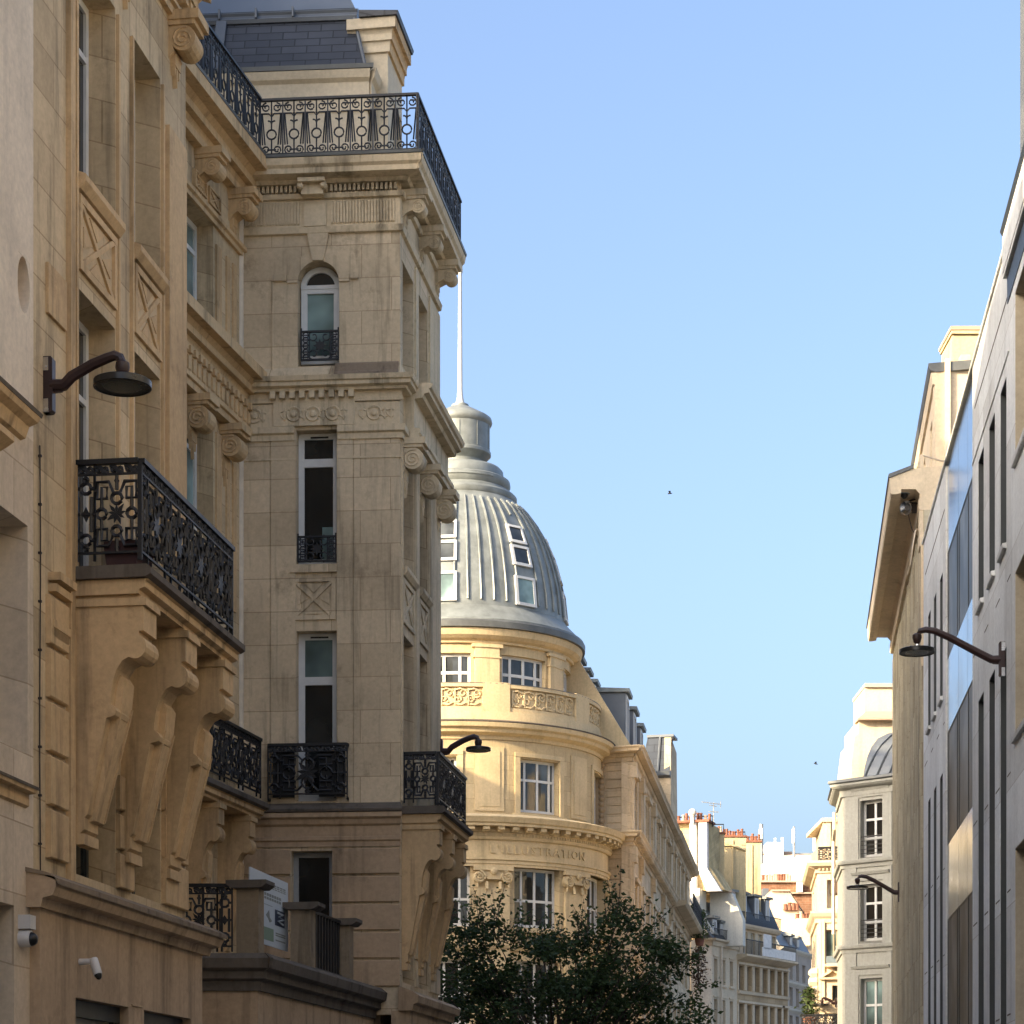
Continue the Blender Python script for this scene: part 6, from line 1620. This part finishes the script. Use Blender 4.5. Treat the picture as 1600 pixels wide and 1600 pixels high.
m_ = MB(); X_ = fac_pts((1273, 78.5), (1287, 78.5), 1); m_.box(X_, 0, X_.u(1287), lz(1350), lz(1315), -1, 0); m_.build('chimney', 'grey_render', lb_)
m_ = MB()
for y, o in ((1349, .35), (1427, .22), (1568, .15)):
    z = lz(y); pr = [(0, z - .35), (.06, z - .33), (.08, z - .2), (o - .06, z - .12), (o, z - .02), (o, z + .05), (0, z + .08)]
    m_.prof(LF, pr, 0, uL, 1, 0); m_.prof(LS, pr, 0, uLS, 0, 0)
for k in range(14): m_.box(LF, .05 + k * .13, .11 + k * .13, lz(1360), lz(1356), 0, .15)
for px in (1279, 1284): m_.box(LF, LF.u(px), LF.u(px) + .1, lz(1600), lz(1432), -.01, .08)
a, b = LF.u(1281), LF.u(1322)
m_.prof(LF, [(0, lz(1532)), (.2, lz(1531)), (.22, lz(1528)), (0, lz(1527))], a, b)
cu_ = (a + b) / 2
for s in (-1, 1): m_.poly(LF, [(cu_, lz(1514)), (cu_ + s * (b - a) / 2, lz(1527)), (cu_ + s * (b - a) / 2, lz(1531)), (cu_, lz(1518))], -.01, .2 + .003 * s)
m_.box(LF, LF.u(1290), LF.u(1312), lz(1512), lz(1508), 0, .5)
for k in range(8): m_.disc_axis(LS.W(.1, lz(1520) - k * .3, 0), LS.W(.1, lz(1520) - k * .3, .4), [(.2, 0), (.16, .2 + .05 * (k % 2)), (.06, .3)], 7)
m_.build('cornice_band', 'cream', lb_)
r_ = MB(); rail_key(r_, LF, .05, uL, lz(1347), lz(1325), .28, panel=.5); r_.build('railing', 'iron', lb_)
r_ = MB(); rail_key(r_, LF, -.5, uL, lz(1612), lz(1586), .6, panel=.5); r_.build('railing', 'iron', lb_)
r_ = MB(); r_.box(LF, LF.u(1292), LF.u(1312), lz(1507), lz(1496), .42, .48); r_.build('balcony_front', 'cam_grey', lb_)
r_ = MB(); r_.prof(LF, [(.05, lz(1362)), (.12, lz(1362)), (.5, lz(1398)), (.42, lz(1402)), (.05, lz(1392))], LF.u(1299), LF.u(1311)); r_.build('awning', 'soil_brown', lb_)
m_ = MB(); m_.tube([LF.W(LF.u(1301), lz(1362), .1), LF.W(LF.u(1301), lz(1340), .4), LF.W(LF.u(1304), lz(1330), .5)], .04, 5); m_.build('bracket', 'iron', lb_)
# ------------------------------------------------------------------ street lamps on the walls
def lamp(T, u, z_plate, z_disc, out, r, label, hp=0.5, rise=0.3, group='wall lamps along the street'):
    b = T.W(u, z_plate - hp / 2, 0)
    t = thing('street_lamp', b, label, 'street lamp', group)
    m = MB(); w = 0.045
    m.prof(T, [(0, z_plate - hp / 2), (.07, z_plate - hp / 2), (.085, z_plate - hp / 2 + .02), (.085, z_plate + hp / 2 - .02), (.07, z_plate + hp / 2), (0, z_plate + hp / 2)], u - w, u + w)
    m.build('wall_plate', 'lamp_metal', t)
    m = MB()
    for s in (-.38, .36): m.box(T, u - w - .008, u + w + .008, z_plate + s * hp - .06, z_plate + s * hp + .06, .0, .05)
    m.build('clamp', 'chrome', t)
    zt = z_plate + rise
    pts = [(0.06, z_plate), (.18, z_plate + .0), (out * .35, z_plate + rise * .3), (out * .62, z_plate + rise * .72), (out * .8, zt - .02), (out * .9, zt), (out * .97, zt - .02), (out, zt - .075), (out, zt - .12)]
    m = MB(); m.tube([T.W(u, z, d) for d, z in pts], .058, 8, False, .036)
    m.prof(T, [(.08, z_plate - .07), (.16, z_plate - .065), (out * .36, z_plate + rise * .3 - .03), (out * .36, z_plate + rise * .3), (.08, z_plate + .02)], u - .012, u + .012)
    m.disc_axis(T.W(u, zt - .05, out), T.W(u, zt - 1, out), [(.035, 0), (.062, .02), (.066, .06), (.05, .12), (.028, .15)], 12)
    m.build('arm', 'lamp_metal', t, smooth=True)
    c = T.W(u, 0, out)
    m = MB(); m.tube([Vector((c.x, c.y, zt - .15)), Vector((c.x, c.y, z_disc + .05))], .028, 8); m.build('stem', 'chrome', t)
    m = MB(); h = r * .26
    m.lathe((c.x, c.y), [(0.05, z_disc + h * .9), (.08, z_disc + h * .75), (r * .94, z_disc + h * .5), (r, z_disc + h * .35), (r, z_disc - h * .45), (r * .95, z_disc - h * .5), (r * .93, z_disc - h * .36)], 40)
    m.build('lamp_shade', 'black', t, smooth=True)
    m = MB(); m.lathe((c.x, c.y), [(r * .935, z_disc - h * .34), (r * .5, z_disc - h * .37), (0, z_disc - h * .38)], 36); m.build('diffuser', 'lamp_glass', t)
    return t
uL1 = FP.u(70)
lamp(FP, uL1, FP.zp(70, 603), FP.zp(70, 603) - .02, 0.72, .258, 'large brown wall lamp with dark disc shade at the upper left', hp=.5, rise=.24)
uL2 = FM.u(1570)
lamp(FM, uL2, FM.zp(1570, 1030), FM.zp(1570, 1030) + .14, 1.21, .25, 'brown wall lamp reaching out from the grey office building', hp=.48, rise=.44)
lamp(FS, uS1 - .05, FS.zp(682, 1172), FS.zp(682, 1172) + .02, 0.70, .215, 'small brown wall lamp behind the corner balcony, before the dome', hp=.42, rise=.24)
lamp(FC, FC.u(1408), FC.zp(1408, 1394), FC.zp(1408, 1394) + .13, 1.09, .27, 'dark wall lamp on the concrete wall before the cream building', hp=.5, rise=.42)
LN = Fac(*pt_(1308.5, 75.6), 0, 1, -1)
lamp(LN, 0.0, lz(1568), lz(1571), 0.52, .22, 'tiny dark lamp in front of the sunlit building far away', hp=.3, rise=.16)

# ------------------------------------------------------------------ security cameras
def bullet(T, u, z, label, out, aim, r=.05, l=.16):
    t = thing('security_camera', T.W(u, z, 0), label, 'security camera')
    m = MB(); m.disc_axis(T.W(u, z, 0), T.W(u, z, 1), [(.06, 0), (.06, .02), (.03, .03), (.03, out)], 10); m.build('mount', 'cam_white', t, smooth=True)
    p0 = T.W(u, z, out); p1 = p0 + aim.normalized()
    m = MB(); m.disc_axis(p0 - aim.normalized() * .03, p1, [(r * .9, 0), (r, .01), (r, l), (r * .9, l + .01)], 14); m.build('housing', 'cam_white', t, smooth=True)
    m = MB(); m.disc_axis(p0 + aim.normalized() * (l - .03), p1, [(r * .85, 0), (r * .85, .02), (r * .55, .05), (r * .2, .06)], 12); m.build('lens', 'black', t, smooth=True)
    return t
uc2 = FP.u(124, .12)
bullet(FP, uc2, FP.zp(124, 1503, .12), 'white bullet camera angled down on the wall above the shop windows', .26, Vector((.35, -.25, -1)), .042, .15)
uc1 = FP.u(24)
t = thing('security_camera', FP.W(uc1, 2.0, .03), 'white turret camera on a box near the bottom left corner', 'security camera')
zc1 = FP.zp(24, 1455)
m = MB(); m.box(FP, uc1 - .02, uc1 + .12, zc1 + .02, zc1 + .14, .03, .14); m.build('junction_box', 'cam_white', t)
m = MB(); p0 = FP.W(uc1 + .04, zc1 - .06, .03); m.disc_axis(p0, FP.W(uc1 + .04, zc1 - .06, 1), [(.075, 0), (.075, .09), (.068, .10)], 16); m.build('housing', 'cam_white', t, smooth=True)
m = MB(); p0 = FP.W(uc1 + .04, zc1 - .065, .12); m.disc_axis(p0, p0 + Vector((1, -.4, -.2)), [(.062, 0), (.058, .03), (.04, .055), (.01, .066)], 14); m.build('lens', 'black', t, smooth=True)
ud = .35; zd = FC.zp(1440, 772)
t = thing('security_camera', FC.W(ud, zd, .1), 'grey dome camera on an arm under the concrete eave', 'security camera')
m = MB(); m.tube([FC.W(ud, zd + .06, .05), FC.W(ud, zd + .12, .2), FC.W(ud, zd + .12, .38)], .04, 6); m.build('bracket', 'cam_grey', t)
c = FC.W(ud, 0, .38)
m = MB().lathe((c.x, c.y), [(.02, zd + .16), (.07, zd + .14), (.105, zd + .08), (.12, zd - .02), (.125, zd - .08), (.11, zd - .09)], 20); m.build('housing', 'cam_grey', t, smooth=True)
m = MB().lathe((c.x, c.y), [(.085, zd - .09), (.075, zd - .14), (.03, zd - .18), (0, zd - .185)], 16); m.build('lens', 'black', t, smooth=True)
zs2 = FC.zp(1432, 832)
t = thing('floodlight', FC.W(.9, zs2, .1), 'round silver floodlight tangled in cables below the dome camera', 'floodlight')
m = MB(); p = FC.W(.75, zs2, .30); m.disc_axis(p + Vector((.06, .06, .04)), p + Vector((-1, -1, -.3)), [(.06, 0), (.12, .03), (.15, .1), (.155, .15), (.13, .15), (.06, .09)], 18); m.build('reflector', 'chrome', t, smooth=True)
m = MB(); m.tube([FC.W(.75, zs2 + .1, .02), FC.W(.75, zs2 + .12, .3)], .025, 5); m.tube([FC.W(.6, zs2 + .18, .05), FC.W(.8, zs2 + .15, .34)], .02, 5); m.box(FC, .68, .84, zs2 - .08, zs2 + .08, .1, .2); m.build('bracket', 'cable', t)
m = MB(); m.tube([FC.W(.75, zs2 - .1, .28), FC.W(.85, zs2 - .4, .2), FC.W(.75, zs2 - .6, .1)], .012, 4); m.build('cable', 'cable', t)

# ------------------------------------------------------------------ letting board and planter on the near left
SB = Fac(FXS.W(0, 0, -.42).x, FXS.W(0, 0, -.42).y, FXS.dx, FXS.dy, 1)
us0, us1 = SB.u(391), SB.u(450)
sz0, sz1 = SB.zp(450, 1487), SB.zp(450, 1380)
sg = thing('letting_board', SB.W(us0, 3.97, 0), 'white letting board with a navy square leaning between stone piers', 'sign')
MB().box(SB, us0, us1, sz0, sz1, -.02, 0).build('panel', 'sign', sg)
w_, h_ = us1 - us0, sz1 - sz0
S = lambda f, k: (us0 + w_ * f, sz0 + h_ * k)
m = MB()
for k0, k1, f0, f1 in ((.865, .885, .36, .95), (.84, .855, .36, .95), (.815, .828, .4, .95), (.695, .735, .36, .82), (.645, .68, .36, .82), (.565, .572, .32, .58)):
    n = 7
    for i in range(n):
        a = f0 + (f1 - f0) * i / n
        m.box(SB, us0 + w_ * a, us0 + w_ * (a + (f1 - f0) / n * .72), sz0 + h_ * k0, sz0 + h_ * k1, 0, .003)
m.poly(SB, [S(.4, .42), S(.48, .5), S(.5, .4), S(.56, .36), S(.5, .33), S(.46, .38)], 0, .003)
for k in (.2, .17, .1): m.box(SB, us0 + w_ * .66, us0 + w_ * .92, sz0 + h_ * k, sz0 + h_ * (k + .018), 0, .003)
m.build('lettering', 'sign_ink', sg)
m = MB(); m.box(SB, us0 + w_ * .64, us0 + w_ * .9, sz0 + h_ * .32, sz0 + h_ * .545, 0, .004); sq = m.build('navy_square', 'sign_navy', sg)
m = MB()
zz = [S(.69, .51), S(.85, .50), S(.72, .455), S(.86, .43), S(.70, .385), S(.85, .36)]
m.tube([SB.W(u, z, .005) for u, z in zz], .018, 4); m.build('white_mark', 'sign', sq)
m = MB(); m.box(SB, us0 + w_ * .3, us0 + w_ * .6, sz0 + h_ * .07, sz0 + h_ * .25, 0, .003); m.build('green_patch', 'sign_green', sg)
pz = 6.91
t = thing('planter_box', FP.W(uB0 + .1, pz, .35), 'dark red planter standing behind the near balcony railing', 'planter')
m = MB(); m.prof(FP, [(.30, pz), (.58, pz), (.61, pz + .18), (.63, pz + .20), (.63, pz + .24), (.27, pz + .24), (.27, pz + .20)], uB0 + .06, uB0 + .5); m.build('box', 'planter', t)
m = MB(); m.box(FP, uB0 + .09, uB0 + .47, pz + .235, pz + .255, .3, .6); m.build('soil', 'soil_brown', t)

# ------------------------------------------------------------------ roof-top things
gp_ = P(1082, 1290, 118.4)
t = thing('globe_cowl', gp_, 'pale globe cowl on a post above the white chimney flue', 'chimney cowl')
m = MB(); m.tube([Vector((gp_.x, gp_.y, zq(1287, 118.4))), Vector((gp_.x, gp_.y, zq(1276, 118.4)))], .10, 8); m.build('post', 'bright_white', t)
zg = zq(1270, 118.4)
m = MB().lathe((gp_.x, gp_.y), [(.08, zg - .24), (.14, zg - .21)] + [(.215 * math.sin(a), zg - .215 * math.cos(a)) for a in [.7 + i * .24 for i in range(10)]] + [(0, zg + .217)], 18); m.build('globe', 'white_render', t, smooth=True)
ya = 121.5; pa = P(1115, 1300, ya)
t = thing('tv_antenna', pa, 'thin aerial with two booms above the terracotta chimney pots', 'aerial')
m = MB(); m.tube([Vector((pa.x, ya, zq(1303, ya))), Vector((pa.x, ya, zq(1254, ya)))], .025, 5); m.build('mast', 'grey_frame', t)
m = MB()
for (x0, y0), (x1, y1), n in (((1096, 1253), (1127, 1257), 9), ((1107, 1268), (1123, 1269), 4), ((1108, 1258), (1120, 1260), 3)):
    a, b = P(x0, y0, ya), P(x1, y1, ya); m.tube([a, b], .022, 4)
    for i in range(n):
        q_ = a.lerp(b, (i + .5) / n); m.tube([q_ + Vector((0, -.3, .0)), q_ + Vector((.04, .3, .06))], .014, 4)
for s in (-1, 1): m.tube([P(1126, 1257, ya), P(1126, 1257 + 5 * s, ya)], .018, 4)
m.build('boom', 'grey_frame', t)
def bird(px, py, Y, label, a):
    c = P(px, py, Y); t = thing('bird', c, label, 'bird', 'birds in the sky')
    m = MB(); m.disc_axis(c - Vector((.14, 0, 0)), c + Vector((1, .2, a)), [(.01, 0), (.045, .08), (.05, .16), (.03, .24), (.012, .3)], 8); m.build('body', 'feather', t, smooth=True)
    m = MB()
    for s in (-1, 1):
        p = [c + Vector((.04, 0, .02)), c + Vector((-.06, 0, .02)), c + Vector((-.14, s * .25, .09)), c + Vector((-.10, s * .42, .04)), c + Vector((.02, s * .24, .10))]
        ids = [m.pt(x) for x in p]; jd = [m.pt(x + Vector((0, 0, .012))) for x in p]
        m.f.append(tuple(ids)); m.f.append(tuple(jd[::-1]))
        for k in range(5): m.f.append((ids[k], jd[k], jd[(k + 1) % 5], ids[(k + 1) % 5]))
    m.build('wing', 'feather', t)
bird(1047, 771, 150, 'tiny bird high in the blue sky, the upper of two', .1)
bird(1275, 1193, 170, 'tiny bird lower in the sky near the cream chimney', -.2)

# ------------------------------------------------------------------ tree in front of the domed building
def foliage(mb, clumps, n_per, size, rn, squash=0.7):
    for (c, r) in clumps:
        n = max(6, int(n_per * r * r))
        for _ in range(n):
            v = Vector((rn.gauss(0, 1), rn.gauss(0, 1), rn.gauss(0, 1)))
            v = v.normalized() * r * rn.random() ** 0.5
            v.z *= squash
            leaf(mb, c + v, size * rn.uniform(.6, 1.3), rn)
def leaf(mb, p, s, rn, dir_=None):
    d = dir_ or Vector((rn.uniform(-1, 1), rn.uniform(-1, 1), rn.uniform(-.7, .35)))
    d.normalize()
    a = d.cross(Vector((rn.uniform(-1, 1), rn.uniform(-1, 1), rn.uniform(-1, 1)))).normalized()
    k = d.cross(a) * s * .12
    b = p; t = p + d * s
    q = [b, b + d * s * .38 + a * s * .30 + k, t, b + d * s * .38 - a * s * .30 + k]
    i = [mb.pt(x) for x in q]
    mb.f.append((i[0], i[1], i[2])); mb.f.append((i[0], i[2], i[3]))
def tree(base, label, height_crown, rn):
    t = thing('street_tree', base, label, 'tree')
    tr = MB()
    fork = base + Vector((.1, 0, 2.3))
    tr.tube([base, base + Vector((.03, 0, .8)), base + Vector((.06, .02, 1.6)), fork], .17, 10, False, .13)
    lf = MB(); bm_ = MB()
    clumps = []
    tips = []
    # outline of the crown in metres about the trunk: (x, top z)
    def top(x):
        pts = height_crown
        for (x0, z0), (x1, z1) in zip(pts, pts[1:]):
            if x0 <= x <= x1: return z0 + (z1 - z0) * (x - x0) / (x1 - x0)
        return pts[0][1]
    x0, x1 = height_crown[0][0], height_crown[-1][0]
    for i in range(74):
        x = rn.uniform(x0 + .15, x1 - .15); y = rn.gauss(0, 1.0)
        y = max(-2.2, min(2.2, y))
        zt = top(x) - .12 - .22 * abs(y)
        z = max(2.5, zt - abs(rn.gauss(0, .95)))
        tip = Vector((base.x + x, base.y + y, z))
        mid = fork.lerp(tip, .5) + Vector((rn.uniform(-.2, .2), rn.uniform(-.2, .2), rn.uniform(.0, .3)))
        bm_.tube([fork, fork.lerp(mid, .5) + Vector((0, 0, .06)), mid, tip], .045, 5, False, .008)
        clumps.append((tip, rn.uniform(.26, .58)))
        clumps.append((mid.lerp(tip, .5) + Vector((rn.uniform(-.2, .2), rn.uniform(-.3, .3), 0)), rn.uniform(.3, .55)))
    foliage(lf, clumps, 560, .125, rn)
    # upright shoots with sparse leaves stand out of the outline
    for i in range(90):
        x = rn.uniform(x0 + .05, x1); y = rn.gauss(0, .8); zt = top(x)
        a = Vector((base.x + x, base.y + y, zt - .55)); l = rn.uniform(.35, 1.25)
        if x > 1.6: dirv = Vector((rn.uniform(.3, 1.0), rn.uniform(-.3, .3), rn.uniform(.1, .9)))
        else: dirv = Vector((rn.uniform(-.45, .45), rn.uniform(-.3, .3), 1))
        b = a + dirv.normalized() * l; c = a.lerp(b, .5) + Vector((rn.uniform(-.06, .06), 0, .05))
        bm_.tube([a, c, b], .010, 4, False, .004)
        for k in range(int(10 + l * 20)):
            f = rn.random(); q = a.lerp(b, f) + Vector((rn.gauss(0, .05), rn.gauss(0, .05), rn.gauss(0, .05)))
            leaf(lf, q, .12 * rn.uniform(.6, 1.2), rn)
    tro = tr.build('trunk', 'bark', t, smooth=True)
    bm_.build('limbs', 'bark', t)
    lf.build('crown', 'leaf', t)
    return t
YT = 50.0
px2x = lambda px: (px - 875) / F * YT
outline = [(px2x(676), zq(1500, YT)), (px2x(690), zq(1455, YT)), (px2x(715), zq(1440, YT)), (px2x(745), zq(1420, YT)), (px2x(770), zq(1428, YT)), (px2x(800), zq(1440, YT)), (px2x(840), zq(1452, YT)), (px2x(880), zq(1462, YT)), (px2x(905), zq(1445, YT)), (px2x(930), zq(1430, YT)), (px2x(950), zq(1400, YT)), (px2x(975), zq(1408, YT)), (px2x(1005), zq(1432, YT)), (px2x(1040), zq(1462, YT)), (px2x(1075), zq(1500, YT)), (px2x(1100), zq(1545, YT))]
tree(P(875, HY + EYE * F / YT, YT), 'dark leafy street tree in front of the domed building', outline, random.Random(21))

# ------------------------------------------------------------------ plants on the far balconies
def shrub(base, h, w, label, rn, mat='leaf_pale', pot=True, n=240, size=.16):
    t = thing('potted_shrub', base, label, 'plant', 'plants on far balconies')
    if pot: MB().lathe((base.x, base.y), [(.18, base.z), (.26, base.z + .35), (.28, base.z + .38), (.24, base.z + .38)], 12).build('pot', 'pot', t)
    st_ = MB()
    for i in range(6): st_.tube([base + Vector((0, 0, .3)), base + Vector((rn.uniform(-w, w) * .5, rn.uniform(-w, w) * .5, h * rn.uniform(.6, .95)))], .025, 4, False, .008)
    st_.build('stem', 'bark', t)
    lf = MB()
    for i in range(n):
        f = rn.random(); r = w * (.35 + .65 * math.sin(math.pi * (.15 + .8 * f)))
        leaf(lf, base + Vector((rn.gauss(0, .45) * r, rn.gauss(0, .45) * r, .3 + f * (h - .3))), size * rn.uniform(.6, 1.3), rn)
    lf.build('foliage', mat, t)
rn = random.Random(4)
pb = NS.W(uN1 - 1.2, 12.4, .3)
shrub(Vector((*pt_(1093, 115), zq(1478, 115))), 1.9, .6, 'tall green shrub beside the white chimney gable', rn, n=520)
shrub(NS.W(uN1 - 2.2, 12.4, .35), 1.2, .5, 'dark shrub hanging over the far stone balcony', rn, mat='leaf', n=380)
shrub(NS.W(uN1 - .3, 9.2, .45), 2.4, .55, 'brown dry climber at the corner of the far stone building', rn, mat='soil_brown', n=420, pot=False)
shrub(Vector((*pt_(1265, 76), zq(1604, 76))), 1.35, .3, 'small green tree in a tub near the sunlit building', rn, n=340)
